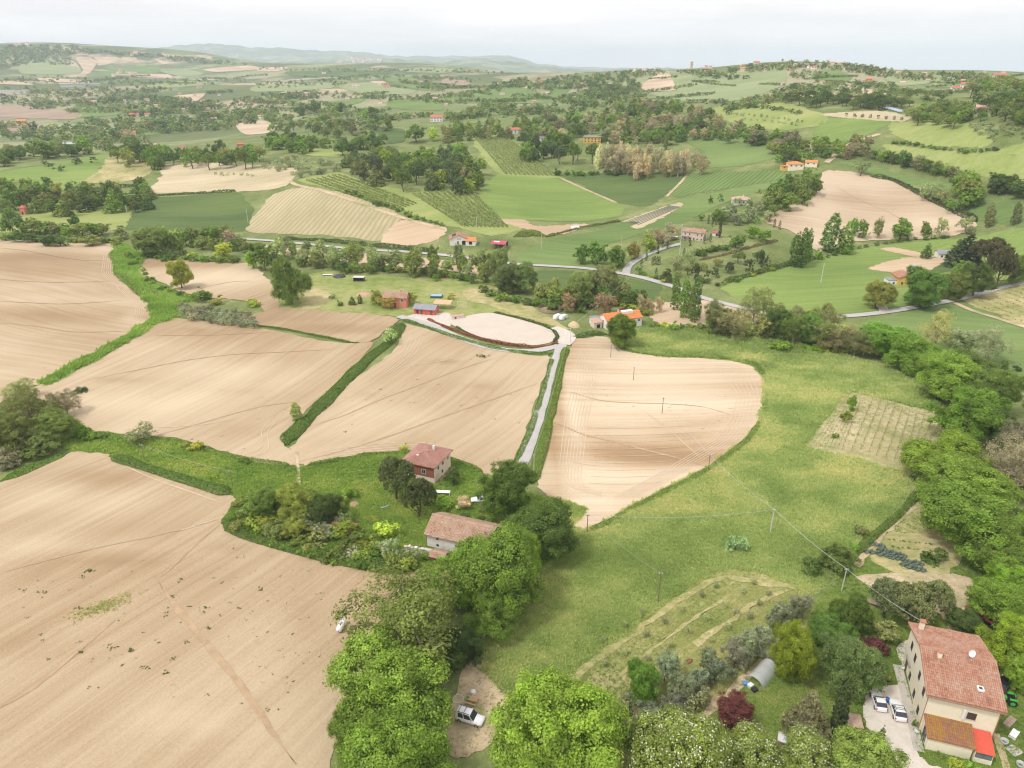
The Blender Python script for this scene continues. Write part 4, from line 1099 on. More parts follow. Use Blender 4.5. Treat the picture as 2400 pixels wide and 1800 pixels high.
rowof(B_, [(2150,900),(2185,960),(2205,1080)], 5, 36, 34, [DARKG, MIDG], 'dark green tree in the shade behind the lower belt', 'trees behind the lower belt')
# -- by the road, right
tr(B_, 1994, 624, 48, 42, (0.085, 0.15, 0.028), 'big round dark green tree by the roadside on the right')
tr(B_, 2059, 617, 33, 31, (0.17, 0.19, 0.04), 'yellowish green roadside tree next to the big dark one')
tr(B_, 2109, 604, 36, 37, (0.12, 0.165, 0.04), 'green roadside tree before the dark pines')
tr(B_, 1896, 637, 34, 30, (0.23, 0.245, 0.06), 'pale yellow-green tree at the driveway of the white house')
tr('conifer', 2091, 538, 36, 34, (0.06, 0.085, 0.045), 'blue-dark conifer, left of the group on the right')
tr('conifer', 2066, 545, 24, 30, (0.06, 0.085, 0.045), 'blue-dark conifer at the end of the right group')
tr('pine', 2140, 545, 40, 34, (0.13, 0.115, 0.055), 'brownish pine in the group on the right')
tr('pine', 2164, 575, 30, 44, (0.115, 0.11, 0.05), 'tall brownish pine with bare trunk by the road')
tr('conifer', 2004, 540, 14, 18, DARKG, 'small dark conifer beside the white garden')
tr(B_, 2196, 582, 28, 32, MIDG, 'green tree at the right edge above the road')
tr(B_, 2072, 580, 18, 20, MIDG, 'small green tree left of the tall brownish pine')
for (u, v, a, b) in [(1799,502,20,44),(1824,518,20,30)]:
    tr('poplar', u, v, a, b, (0.115, 0.18, 0.04), 'tall poplar at the lower edge of the hillside tan field', 'poplars below the hillside tan field')
for (u, v, a, b) in [(1722,538,13,40),(1736,534,14,44),(1748,530,10,40)]:
    tr('poplar', u, v, a, b, (0.105, 0.17, 0.04), 'poplar of the clump left of the gap to the tan field', 'poplar clump left of the gap')
for (u, v, a, b, k, c) in [(1846,490,14,18,B_,MIDG),(1866,495,15,20,B_,MIDG),(1899,491,14,22,'sparse',DUST),(1946,496,28,22,B_,MIDG),(2001,496,16,16,B_,MIDG),(2034,490,13,20,'sparse',PALEG),(2089,486,20,18,'sparse',PALEG)]:
    tr(k, u, v, a, b, c, 'tree in the row below the hillside tan field', 'tree row below the hillside tan field')
tr('poplar', 2141, 463, 11, 28, (0.16, 0.165, 0.08), 'thin grey poplar right of the tan field')
tr('poplar', 2196, 460, 11, 26, (0.15, 0.16, 0.08), 'thin grey poplar at the right edge')
tr('shrub', 1769, 550, 14, 16, BRIGHT, 'round bright bush between the poplars')
rowof('shrub', [(1780,556),(1850,536),(1950,518),(2060,510)], 16, 8, 5, [MIDG, DARKG], 'bush in the hedge below the tan hillside field', 'bushes below the tan hillside field')
# -- around the poplars and villa, centre right
for (u, v, a, b) in [(1459,630,12,40),(1480,640,13,47),(1505,644,14,54),(1495,650,9,40)]:
    tr('poplar', u, v, a, b, (0.12, 0.185, 0.045), 'tall poplar in the clump above the meadow', 'tall poplars above the meadow')
for (u, v, a, b, l) in [(1256,550,19,20,'dark green tree left in the roadside clump above the bend'),(1292,547,26,24,'dark green tree in the middle of the roadside clump above the bend'),(1337,553,26,25,'dark green tree right in the roadside clump above the bend')]:
    tr(B_, u, v, a, b, (0.085, 0.14, 0.028), l)
tr(B_, 1372, 540, 20, 20, (0.19, 0.19, 0.06), 'yellowish tree at the foot of the villa lane')
tr(B_, 1402, 524, 22, 20, (0.18, 0.20, 0.06), 'pale green tree above the villa lane')
tr(B_, 1258, 622, 30, 36, (0.17, 0.205, 0.075), 'pale green willow behind the orange-roofed house, left one')
tr(B_, 1298, 612, 36, 38, (0.175, 0.21, 0.08), 'pale green willow behind the orange-roofed house, middle one')
tr(B_, 1346, 624, 20, 26, (0.18, 0.21, 0.09), 'pale green willow behind the orange-roofed house, right one')
tr('sparse', 1194, 624, 18, 26, (0.18, 0.20, 0.08), 'thin willow at the end of the paddock')
tr('sparse', 1231, 652, 20, 21, BROWNC, 'brown leafless tree left of the orange-roofed house')
tr('sparse', 1306, 656, 28, 26, BROWNC, 'brown leafless tree right behind the orange-roofed house')
rowof('shrub', [(1330,652),(1370,662),(1405,675)], 7, 14, 10, [YELL, (0.2,0.21,0.06)], 'yellow-green bamboo clump behind the orange-roofed house', 'bamboo clumps behind the orange-roofed house')
tr(B_, 1346, 716, 39, 36, (0.15, 0.215, 0.03), 'green tree before the orange-roofed house')
tr('shrub', 1348, 671, 15, 9, PURP, 'dark purple bush against the orange-roofed house')
tr('shrub', 1256, 668, 14, 14, DARKG, 'dark bush left of the orange-roofed house')
tr('sparse', 1543, 674, 24, 36, (0.19, 0.22, 0.08), 'airy green tree right of the tall poplars')
tr('sparse', 1632, 658, 34, 36, (0.19, 0.22, 0.08), 'airy green tree over the road right of the poplars')
tr('sparse', 1600, 690, 20, 24, (0.2, 0.19, 0.08), 'thin tree beside the bare field')
tr('sparse', 1670, 672, 22, 30, (0.2, 0.21, 0.09), 'thin pale roadside tree over the bend')
rowof('sparse', [(1700,690),(1750,685),(1800,690)], 4, 26, 28, [(0.19,0.2,0.08), (0.22,0.2,0.1)], 'thin pale tree along the stream at the top of the meadow', 'thin trees along the stream above the meadow')
rowof('shrub', [(1410,700),(1480,706),(1560,708),(1640,712)], 14, 15, 9, [DARKG, MIDG, YELL], 'bush along the stream bank below the poplars', 'bushes along the stream bank below the poplars')
rowof('sparse', [(1380,650),(1410,662),(1430,650)], 4, 12, 18, [BROWNC, PINK], 'thin brown tree left of the poplars', 'thin brown trees left of the poplars')
cy = [(1410,562),(1415,560),(1420,561),(1425,561),(1418,586),(1397,552),(1386,566),(1432,525),(1442,526),(1422,537),(1491,520),(1478,543),(1522,515),(1535,512),(1531,472),(1540,478),(1548,474),(1650,550),(1664,470),(1674,480),(1685,484)]
for (u, v) in cy: tr('cypress', u, v, 2.8, 11, CYPC, 'slim dark cypress in the villa garden', 'slim cypresses in the villa garden')
tr('cypress', 1557, 486, 3.6, 27, CYPC, 'tallest slim cypress behind the stone villa')
for (u, v, a, b, c) in [(1596,554,16,13,PINEC),(1637,552,12,11,PINEC),(1552,566,13,8,(0.19,0.19,0.06)),(1516,575,14,9,(0.19,0.19,0.06)),(1463,590,9,8,(0.17,0.18,0.06)),(1486,584,10,9,(0.17,0.18,0.06))]:
    tr('pine', u, v, a, b, c, 'round-headed umbrella pine below the villa garden', 'umbrella pines below the villa garden')
for (u, v, a, b) in [(1612,571,9,13),(1625,573,8,14),(1646,556,10,16),(1546,586,10,13),(1578,577,13,12),(1528,594,8,13),(1506,586,11,17),(1442,596,16,14),(1655,565,9,14)]:
    tr(B_, u, v, a, b, (0.062, 0.078, 0.036), 'dark dense evergreen below the villa garden', 'dark evergreens below the villa garden')
tr('sparse', 1463, 567, 15, 15, (0.2,0.19,0.12), 'grey-pink sparse tree by the villa lane')
tr('sparse', 1493, 556, 14, 20, (0.19,0.19,0.11), 'grey sparse tree below the stone villa')
rowof('shrub', [(1500,548),(1530,540),(1570,532)], 7, 13, 9, [MIDG, DARKG], 'green bush in front of the stone villa', 'bushes in front of the stone villa')
tr(B_, 1625, 500, 18, 14, BRIGHT, 'bright green tree right of the stone villa')
tr(B_, 1590, 520, 20, 14, MIDG, 'green tree beside the stone villa')
tr(B_, 1650, 510, 18, 14, MIDG, 'green tree right of the villa terrace')
wood('sparse', [(1380,505),(1450,490),(1470,500),(1440,520),(1390,520)], 12, 11, 9, [PINK, OLIVEC, (0.25,0.22,0.17)], 'pinkish grey blossoming shrub left of the stone villa', 'pinkish shrubs left of the stone villa')
wood(B_, [(1540,450),(1600,432),(1650,440),(1660,470),(1600,480),(1545,470)], 14, 13, 12, [(0.13,0.15,0.06), OLIVEC, MIDG], 'tree round the pink-roofed house above the villa', 'trees round the house above the villa')
tr(B_, 1516, 468, 8, 9, (0.1,0.17,0.03), 'small round tree on the green slope, lower one')
tr(B_, 1536, 430, 6, 9, DARKG, 'small round tree on the green slope, left upper one')
tr(B_, 1557, 426, 6, 9, DARKG, 'small round tree on the green slope, right upper one')
rowof('shrub', [(1500,600),(1560,612),(1640,590),(1690,570)], 10, 11, 7, [MIDG, DARKG, YELL], 'bush along the hedge below the evergreens', 'bushes along the hedge below the evergreens')
rowof('shrub', [(1375,575),(1390,592),(1420,598),(1450,612)], 8, 9, 6, [YELL, MIDG], 'bush in the roadside hedge below the cypresses', 'bushes in the roadside hedge below the cypresses')
# -- stream line and farm, centre
tr(B_, 625, 607, 42, 51, (0.155, 0.215, 0.042), 'large rounded bright green tree beside the paddock')
tr(B_, 570, 556, 24, 28, MIDG, 'green tree left of the large rounded one')
tr(B_, 545, 560, 16, 20, (0.16, 0.225, 0.034), 'bright tree at the corner of the small tan field')
for (u, v, a, b) in [(613,528,20,18),(660,542,18,22),(697,542,22,25),(763,550,22,26),(805,556,24,25),(903,558,14,22),(988,552,20,28)]:
    tr('sparse', u, v, a, b, (0.17, 0.195, 0.095), 'thin grey-green willow along the stream below the road', 'thin willows along the stream')
tr(B_, 938, 554, 14, 23, (0.13, 0.185, 0.035), 'denser green tree among the thin willows')
for (u, v, a, b, l) in [(1040,568,26,28,'first from the left'),(1080,575,32,40,'second from the left'),(1098,602,32,32,'lowest one'),(1130,598,35,34,'rightmost one')]:
    tr(B_, u, v, a, b, (0.135, 0.17, 0.06), 'leafy stream tree of the thick clump behind the paddock, ' + l)
rowof([B_, 'sparse'], [(590,535),(680,552),(780,560),(880,566),(980,572),(1060,590)], 17, 20, 23, [(0.16,0.19,0.085), (0.15,0.185,0.06), SILV], 'leafy grey-green tree in the stream belt below the road', 'stream belt trees below the road')
rowof([B_, 'sparse'], [(1530,692),(1620,702),(1700,706),(1790,720),(1860,738)], 13, 28, 26, [(0.18,0.2,0.08), MIDG, (0.2,0.195,0.09)], 'tree in the stream belt between poplars and meadow belt', 'stream belt between poplars and meadow belt')
rowof(B_, [(1150,625),(1200,640),(1260,645),(1320,640),(1400,650)], 9, 22, 20, [MIDG, (0.15,0.19,0.06), DARKG], 'tree of the clump behind the orange-roofed house', 'tree clump behind the orange-roofed house')
rowof([B_, 'shrub'], [(410,520),(470,528),(540,535),(600,540)], 9, 18, 15, [MIDG, (0.15,0.185,0.06)], 'tree along the road above the small tan field', 'trees along the road above the small tan field')
rowof(['sparse', 'shrub'], [(640,562),(720,572),(800,580),(880,582),(960,590),(1030,604)], 26, 14, 11, [DARKG, MIDG, (0.15,0.16,0.06)], 'bush in the undergrowth along the stream', 'undergrowth bushes along the stream')
rowof('shrub', [(1040,622),(1080,640),(1120,650),(1160,655),(1200,662)], 9, 17, 11, [DARKG, MIDG], 'dark bush along the far edge of the paddock', 'bushes along the far edge of the paddock')
tr('olive', 842, 728, 19, 20, SILV, 'silvery willow bush in the hedge below the farm')
for (u, v, a, b, k, c, l) in [(942,598,10,9,B_,MIDG,'small round tree beside the paddock shelter'),(760,648,9,11,'conifer',DARKG,'small dark conifer left of the brick farm'),(777,645,5,11,'cypress',CYPC,'little cypress left of the brick farm'),
      (890,643,13,13,B_,(0.24,0.23,0.06),'yellowish tree right of the brick farm'),(812,642,17,16,B_,(0.2,0.2,0.06),'yellow-green tree at the left corner of the brick farm'),(838,652,20,14,'sparse',(0.28,0.24,0.06),'yellow-brown tree before the brick farm'),
      (977,638,10,9,B_,YELL,'small yellow-green tree beside the goal posts'),(743,586,7,7,B_,MIDG,'small tree beside the scrap heap'),(673,565,9,10,'sparse',PINK,'pinkish bare sapling in the paddock'),(718,640,10,8,'shrub',OLIVEC,'grey bush on the bare slope'),(735,655,10,8,'shrub',MIDG,'green bush left of the little conifer'),(920,677,6,5,'shrub',DARKG,'round bush before the red stable')]:
    tr(k, u, v, a, b, c, l)
# -- left middle
tr(B_, 387, 592, 26, 32, (0.25, 0.27, 0.04), 'lone yellow-green tree at the edge of the small tan field')
for i in range(30):
    _r = random.Random(i)
    uu = 392 + (i % 10) * 16 + _r.uniform(-4, 4); row_ = i // 10
    tr('olive', uu + row_ * 6, 660 + row_ * 11 + (i % 10) * 2.2 + _r.uniform(-2, 2), 12, 11, (0.20, 0.21, 0.165), 'silver-grey olive tree in the small grove between the tan fields', 'silver-grey olive grove between the tan fields')
for (u, v, a, b, k, c, l) in [(332,520,42,32,B_,(0.13,0.17,0.05),'broad green tree above the green bank'),(362,512,22,25,B_,(0.19,0.235,0.035),'bright yellow-green tree behind the broad one above the bank'),(386,526,18,25,B_,MIDG,'green tree right of the broad one above the bank'),
      (262,503,20,14,'blossom',(0.50,0.46,0.38),'white-flowering tree at the corner of the rounded tan field'),(20,478,26,28,B_,DARKG,'dark green tree at the left edge above the rounded tan field'),(157,478,16,12,B_,(0.07,0.12,0.03),'dark round tree behind the little white house at left'),
      (140,503,15,12,B_,BRIGHT,'bright round tree above the rounded tan field'),(482,542,24,18,B_,(0.23,0.24,0.04),'yellow-green tree above the small tan field'),(412,550,14,10,'shrub',YELL,'yellow-green bush above the small tan field'),
      (500,513,20,18,'sparse',PINK,'pinkish bare tree by the valley road'),(520,522,16,16,'sparse',DUST,'grey sparse tree by the valley road'),(207,495,5,9,'cypress',DARKG,'dark little conifer beside the small white house'),
      (437,638,30,14,'shrub',(0.14,0.19,0.04),'bush above the silver olive grove, left one'),(470,650,20,11,'shrub',(0.2,0.2,0.06),'bush above the silver olive grove, right one'),(506,686,10,9,'shrub',YELL,'yellow-green bush below the olive grove'),(545,655,18,12,'shrub',YELL,'yellow-green bush right of the olive grove'),
      (172,842,17,6,'shrub',(0.06,0.10,0.03),'low dark bush alone in the tan field')]:
    tr(k, u, v, a, b, c, l)
rowof(['broad', 'shrub'], [(0,512),(60,512),(120,518),(190,518),(250,522)], 16, 17, 11, [MIDG, (0.15,0.17,0.06), DARKG], 'tree of the hedge along the top of the rounded tan field', 'hedge trees along the rounded tan field')
rowof(B_, [(40,490),(90,492),(140,490),(180,496),(235,492)], 9, 20, 13, [(0.15,0.17,0.06), MIDG], 'tree behind the hedge of the rounded tan field', 'trees behind the hedge of the rounded tan field')
rowof(B_, [(395,515),(430,506),(470,506),(500,506)], 8, 15, 14, [(0.14,0.175,0.05), MIDG], 'tree in the belt below the dark green corn', 'trees in the belt below the dark green corn')
rowof('shrub', [(300,548),(360,556),(430,558),(520,562)], 12, 15, 9, [DARKG, MIDG], 'bush along the top of the small tan field', 'bushes along the top of the small tan field')
rowof('shrub', [(268,545),(295,565),(330,610),(370,630),(410,640)], 12, 13, 8, [DARKG, MIDG, BRIGHT], 'bush on the curved green bank', 'bushes on the curved green bank')
# -- left scrub, lower
for (u, v, a, b, k, c, l) in [(55,885,62,45,'sparse',(0.16,0.185,0.05),'tangled green scrub tree at the left edge, topmost'),(20,935,52,48,B_,(0.13,0.17,0.045),'tangled green scrub tree at the left edge, lower one'),(112,925,46,36,B_,(0.115,0.16,0.04),'green scrub tree right in the left-edge thicket'),
      (95,965,46,30,'shrub',(0.11,0.15,0.04),'brownish green shrub in the left-edge thicket'),(15,990,42,30,'shrub',(0.19,0.2,0.12),'pale brushwood at the lower left of the thicket'),(140,868,30,28,'sparse',(0.20,0.18,0.10),'bare twiggy tree at the right of the thicket'),(40,845,35,22,'sparse',(0.17,0.2,0.05),'yellow-green twiggy tree on top of the thicket'),
      (302,936,30,22,'sparse',(0.22,0.24,0.13),'pale grey willow bush on the grass strip'),(300,945,18,10,'shrub',MIDG,'green foot of the grey willow bush'),(397,960,13,10,'shrub',(0.17,0.19,0.05),'small bush left of the yellow one on the grass strip'),(425,963,19,18,'shrub',YELL,'yellow-green bush on the grass strip'),(529,995,16,13,'shrub',(0.11,0.17,0.03),'green bush at the end of the grass strip'),(460,1030,12,10,'shrub',BRIGHT,'small bright bush beside the leaning pole')]:
    tr(k, u, v, a, b, c, l)
rowof('shrub', [(170,930),(200,940),(235,945)], 4, 18, 10, [MIDG, BRIGHT], 'green bush between the thicket and the grass strip', 'bushes at the edge of the thicket')
# -- round the brick farmhouse
for (u, v, a, b, k, c, l) in [(855,1030,45,48,'pine',PINEC,'round dark pine left of the brick farmhouse'),(905,1072,39,42,'pine',PINEC,'round dark pine in front of the brick farmhouse'),(638,888,14,22,'poplar',(0.21,0.24,0.09),'slim pale tree standing in the field hedge'),
      (573,1085,32,36,B_,(0.12,0.165,0.04),'leafy tree at the corner of the near tan field'),(635,1088,45,42,B_,(0.18,0.21,0.045),'yellow-green tree in the farm thicket'),(705,1102,42,38,B_,(0.08,0.12,0.028),'dark green tree in the farm thicket'),
      (598,1142,40,28,'shrub',(0.12,0.16,0.045),'large bush at the lower left of the farm thicket'),(653,1146,36,26,'shrub',(0.16,0.175,0.06),'pale bush in the lower farm thicket'),(690,1156,36,26,'shrub',(0.17,0.19,0.08),'bush with white flowers in the lower farm thicket'),(765,1180,38,30,'shrub',(0.13,0.18,0.04),'leafy bush beside the low red roof'),
      (835,1146,35,22,'shrub',(0.24,0.27,0.05),'bright yellow-green bush right of the low red roof'),(840,1187,28,26,'olive',OLIVEC,'grey-green olive bush left of the stone wall'),(886,1203,28,22,'olive',OLIVEC,'grey-green olive bush at the foot of the stone wall'),(758,1063,25,20,'shrub',(0.10,0.16,0.03),'round green bush above the dark thicket tree'),
      (958,1088,22,20,'shrub',BRIGHT,'bright bush between pine and white cars'),(1003,1086,20,15,'sparse',PINK,'pinkish bare shrub beside the white cars'),(980,1033,16,17,B_,(0.075,0.10,0.035),'small dark tree right of the brick farmhouse'),(873,966,12,10,'shrub',YELL,'yellowish bush behind the brick farmhouse'),
      (923,1203,14,12,'shrub',MIDG,'green bush at the ruined wall'),(1045,1095,18,13,'shrub',DUST,'dusty shrub below the white cars'),(530,1112,22,24,'shrub',(0.11,0.16,0.035),'bush at the tip of the farm thicket'),(735,1150,26,18,'shrub',MIDG,'green bush left of the low red roof'),(1235,1165,22,12,'shrub',MIDG,'low bush beside the wooden pole at the meadow edge')]:
    tr(k, u, v, a, b, c, l)
rowof('shrub', [(500,1105),(520,1140),(580,1165),(650,1188),(720,1208),(800,1222),(880,1228)], 15, 18, 10, [(0.09,0.14,0.03), MIDG], 'low bush along the hedge of the near tan field', 'low hedge bushes along the near tan field')
wood(['shrub', 'shrub', B_], [(505,1095),(560,1050),(640,1052),(740,1085),(770,1140),(860,1185),(885,1220),(760,1205),(620,1172),(520,1135)], 40, 26, 20, [(0.15,0.2,0.045), (0.18,0.21,0.06), (0.13,0.18,0.04), OLIVEC, (0.21,0.245,0.05)], 'leafy bush in the farm thicket', 'bushes of the farm thicket', 3)
rowof('shrub', [(990,1112),(1040,1120),(1070,1130)], 4, 15, 10, [DARKG, MIDG], 'dark bush behind the white barn', 'dark bushes behind the white barn')
# -- middle distance woods
wood([B_, B_, 'conifer'], [(0,405),(60,395),(150,412),(230,405),(330,395),(330,440),(240,448),(120,452),(0,448)], 46, 19, 18, [DARKG, (0.11,0.14,0.045), MIDG, (0.17,0.18,0.06)], 'dark tree in the belt below the green hill', 'wood belt below the bright green hill')
wood(B_, [(0,350),(60,330),(130,330),(180,325),(200,312),(120,315),(0,325)], 16, 18, 14, [DARKG, MIDG, (0.13,0.15,0.06)], 'tree on the rim behind the bright green hill', 'trees behind the bright green hill')
for (u, v) in [(97,352),(110,358),(132,362),(160,348),(168,345),(200,344)]: tr(B_, u, v, 8, 7, (0.07,0.10,0.04), 'dark tree alone on the bright green hill', 'dark trees on the bright green hill')
wood([B_, B_, 'pine'], [(235,318),(330,318),(430,322),(560,326),(560,348),(440,352),(340,352),(240,336)], 46, 16, 16, [MIDG, (0.13,0.175,0.04), DARKG, (0.16,0.17,0.06)], 'leafy tree in the belt above the bleached hay field', 'tree belt above the bleached hay field')
tr(B_, 338, 352, 13, 14, (0.11,0.17,0.03), 'round green tree at the corner of the bleached hay field')
tr('conifer', 290, 305, 12, 16, DARKG, 'dark conifer by the farm above the little hill')
wood('olive', [(560,345),(640,340),(730,350),(740,362),(650,378),(560,355)], 55, 8.5, 6.5, [(0.2,0.21,0.15), OLIVEC], 'grey olive tree in the grove above the hay slope', 'olive grove above the hay slope')
rowof('olive', [(455,375),(500,374),(553,378)], 7, 6, 5, [OLIVEC, MIDG], 'small tree in the row across the bleached hay field', 'tree row across the bleached hay field')
wood([B_, 'conifer', B_, 'pine', 'sparse'], [(740,345),(820,330),(900,335),(960,320),(1010,330),(1040,360),(1045,395),(1000,402),(920,400),(850,388),(780,378)], 70, 17, 17, [DARKG, (0.075,0.1,0.05), MIDG, (0.12,0.14,0.055), (0.15,0.2,0.04)], 'dark tree on the wooded knoll', 'trees on the wooded knoll')
rowof('sparse', [(995,375),(1010,385),(1025,392)], 5, 9, 18, [(0.22,0.2,0.13)], 'thin pale leafless tree at the right end of the knoll', 'thin leafless trees at the end of the knoll')
rowof('shrub', [(745,410),(800,432),(860,452),(910,472),(965,488)], 16, 9, 6, [DARKG, MIDG], 'dark bush along the dirt track on the hay slope', 'bushes along the dirt track')
wood(B_, [(560,300),(640,285),(690,300),(760,310),(830,290),(840,312),(760,322),(690,318),(600,318)], 34, 15, 12, [MIDG, (0.12,0.165,0.04), DARKG], 'round green tree on the low ridge left of centre', 'trees on the low ridge left of centre')
wood([B_, 'sparse', 'olive'], [(590,245),(700,232),(800,245),(850,262),(820,290),(700,290),(600,280),(560,262)], 90, 11, 9, [MIDG, DARKG, (0.15,0.165,0.07), OLIVEC], 'tree in the far wood left of centre', 'far wood left of centre')
rowof(B_, [(640,238),(700,232),(760,236),(810,242)], 9, 14, 11, [(0.08,0.12,0.035), DARKG], 'round dark tree along the far field edge left of centre', 'round trees along the far field edge')
tr(B_, 900, 288, 26, 18, (0.105, 0.165, 0.03), 'broad green tree above the terraced olives')
tr(B_, 935, 290, 14, 14, YELL, 'yellow-green tree right of the broad one above the terraces')
wood([B_, 'sparse', 'conifer'], [(960,275),(1010,262),(1100,268),(1100,285),(1030,292),(970,300)], 20, 13, 13, [DUST, MIDG, (0.2,0.21,0.07)], 'tree behind the striped vineyard', 'trees behind the striped vineyard')
wood([B_, B_, 'sparse', 'conifer'], [(1110,262),(1200,250),(1320,232),(1420,215),(1480,225),(1540,245),(1570,270),(1600,300),(1500,290),(1420,305),(1330,300),(1240,292),(1150,300),(1120,290)], 190, 14, 12, [(0.1,0.14,0.04), MIDG, DARKG, (0.2,0.185,0.13), (0.24,0.21,0.16), (0.13,0.16,0.05)], 'tree in the big mixed wood in the distance', 'big mixed wood in the distance', top=0.75)
wood(['conifer', B_, 'pine'], [(1120,300),(1200,290),(1260,310),(1290,330),(1250,345),(1180,330),(1140,345)], 22, 15, 17, [DARKG, (0.07,0.1,0.04), MIDG], 'dark tree in the garden of the distant yellow house', 'garden trees of the distant yellow house')
wood('sparse', [(1290,345),(1330,325),(1400,325),(1470,330),(1520,345),(1530,358),(1450,368),(1370,370),(1300,368)], 46, 13, 19, [PINK, (0.28,0.24,0.185), (0.25,0.225,0.165)], 'brown leafless tree in the copse behind the corn fields', 'leafless copse behind the corn fields')
for (u, v) in [(1296,333),(1304,338),(1312,330),(1290,342)]: tr('poplar', u, v, 7, 24, (0.36,0.34,0.28), 'silvery white poplar at the end of the leafless copse', 'silvery poplars at the end of the copse')
rowof('shrub', [(1200,372),(1260,374),(1320,372),(1400,372)], 12, 11, 8, [DARKG, MIDG], 'dark bush along the back of the deep green corn', 'bushes behind the deep green corn')
tr('poplar', 1440, 305, 5, 19, DUST, 'slim poplar alone on the far green slope')
wood(B_, [(1590,270),(1650,285),(1720,300),(1720,318),(1660,312),(1600,292)], 26, 14, 12, [DARKG, MIDG, (0.2,0.18,0.13)], 'tree along the edge of the green slope', 'trees along the green slope')
wood(B_, [(1660,320),(1760,298),(1830,310),(1830,330),(1760,340),(1680,345)], 26, 13, 11, [DARKG, MIDG, (0.13,0.17,0.04)], 'garden tree near the cream villa on the slope', 'garden trees near the cream villa')
for (u, v, a, b) in [(1662,428,24,24),(1690,412,26,24),(1722,400,26,24),(1748,385,22,22),(1700,435,24,20),(1735,420,24,22),(1760,402,18,20),(1668,450,18,16)]:
    tr(B_, u, v, a, b, (0.12, 0.165, 0.042), 'green copse tree at the corner of the hillside tan field', 'copse at the corner of the hillside tan field')
rowof([B_, B_, 'sparse'], [(1850,318),(1900,335),(1960,345),(2020,360),(2070,380)], 24, 14, 13, [DARKG, MIDG, (0.2,0.19,0.12)], 'tree in the diagonal hedge on the right hillside', 'diagonal tree hedge on the right hillside')
tr('olive', 1862, 365, 18, 17, SILV, 'silvery tree above the hillside tan field')
for (u, v, a, b, c, l) in [(2010,415,22,22,SILV,'silvery tree beside the hillside tan field, upper one'),(2042,428,20,18,PALEG,'pale tree beside the hillside tan field'),(2060,445,20,18,MIDG,'green tree at the edge of the tan field')]:
    tr('olive', u, v, a, b, c, l)
wood(B_, [(2070,385),(2110,380),(2130,410),(2110,440),(2070,435)], 8, 24, 20, [(0.17,0.19,0.05), MIDG, DARKG], 'tree in the clump right of the tan hillside field', 'clump right of the tan hillside field')
rowof(B_, [(2140,395),(2180,400),(2215,410)], 5, 22, 17, [MIDG, DARKG], 'tree at the right edge below the pasture', 'trees at the right edge below the pasture')
rowof('shrub', [(1925,305),(1980,312),(2040,322),(2120,326),(2155,320)], 15, 9, 5, [DARKG, MIDG], 'dark bush on the hedge bank across the right pasture', 'hedge bank across the right pasture')
wood([B_, 'pine', 'sparse'], [(1960,238),(2050,222),(2120,240),(2130,258),(2040,262),(1960,255)], 40, 13, 11, [MIDG, (0.13,0.16,0.05), DUST], 'tree in the wood above the smooth right pasture', 'wood above the right pasture')
wood('olive', [(2090,262),(2140,258),(2160,285),(2150,300),(2110,285)], 26, 7, 5, [OLIVEC], 'olive tree in the dark little grove on the right pasture', 'olive grove on the right pasture')
wood('olive', [(2150,255),(2212,262),(2212,300),(2170,290)], 26, 7, 5, [OLIVEC, (0.2,0.22,0.12)], 'olive tree on the slope at the right edge', 'olives at the right edge')
wood([B_, 'pine'], [(2100,190),(2160,172),(2230,180),(2230,262),(2190,258),(2120,225)], 60, 15, 12, [MIDG, (0.15,0.175,0.05), DUST, DARKG], 'tree in the wood at the upper right edge', 'wood at the upper right edge')
wood('pine', [(1690,208),(1760,200),(1830,205),(1960,215),(1980,228),(1900,232),(1800,222),(1700,222)], 55, 11, 9, [(0.07,0.1,0.04), PINEC, DARKG], 'dark pine round the hilltop villas', 'dark pines round the hilltop villas')
rowof('olive', [(1585,246),(1640,248),(1700,256),(1740,262)], 12, 5, 4, [OLIVEC], 'small olive on the yellowish pasture', 'olives on the yellowish pasture')
rowof('olive', [(1600,256),(1660,260),(1730,268)], 9, 5, 4, [OLIVEC], 'small olive on the yellowish pasture', 'olives on the yellowish pasture')
for k in range(8): tr(B_, 1829 + k * 17, 247 + k * 1.2, 4, 4.6, DARKG, 'small dark tree in the row on the dry slope', 'dark tree row on the dry slope')
wood(B_, [(1840,295),(1880,300),(1870,325),(1830,330)], 8, 13, 12, [DUST, (0.24,0.21,0.16)], 'flowering thicket beside the steep track', 'thicket beside the steep track')
# -- far woods and hedges
FARC = [(0.09,0.125,0.045), (0.08,0.115,0.045), (0.14,0.18,0.07), (0.18,0.19,0.09)]
def farwood(poly, n, a, b, seed=0, kinds=B_): wood(kinds, poly, n, a, b, FARC, 'tree in the far wooded valley', 'far trees', seed)
farwood([(0,262),(120,272),(250,255),(400,250),(520,240),(600,235),(590,255),(480,275),(330,285),(240,300),(60,300),(0,290)], 260, 8.5, 7)
farwood([(60,300),(240,285),(330,300),(240,318),(60,316)], 40, 11, 9, 1)
farwood([(0,205),(150,215),(300,205),(420,215),(560,225),(600,235),(450,245),(250,232),(100,228),(0,222)], 190, 6, 4.6, 2)
farwood([(0,185),(120,190),(300,185),(380,190),(300,205),(100,208),(0,200)], 150, 4.4, 3.4, 3)
farwood([(0,160),(200,165),(420,170),(560,176),(420,182),(250,182),(0,178)], 130, 3.4, 2.4, 4)
farwood([(0,97),(160,97),(215,108),(300,114),(420,124),(540,138),(420,135),(330,122),(200,112),(100,120),(0,125)], 380, 4.0, 2.8, 5)
farwood([(0,122),(150,118),(160,140),(60,136),(0,150)], 160, 3.8, 2.6, 6)
farwood([(560,142),(640,148),(800,147),(1000,149),(1100,155),(1100,160),(900,153),(700,154),(560,150)], 130, 2.8, 2.0, 7)
farwood([(620,163),(700,166),(800,160),(950,162),(1050,172),(1000,178),(880,166),(760,172)], 90, 3.6, 2.8, 8)
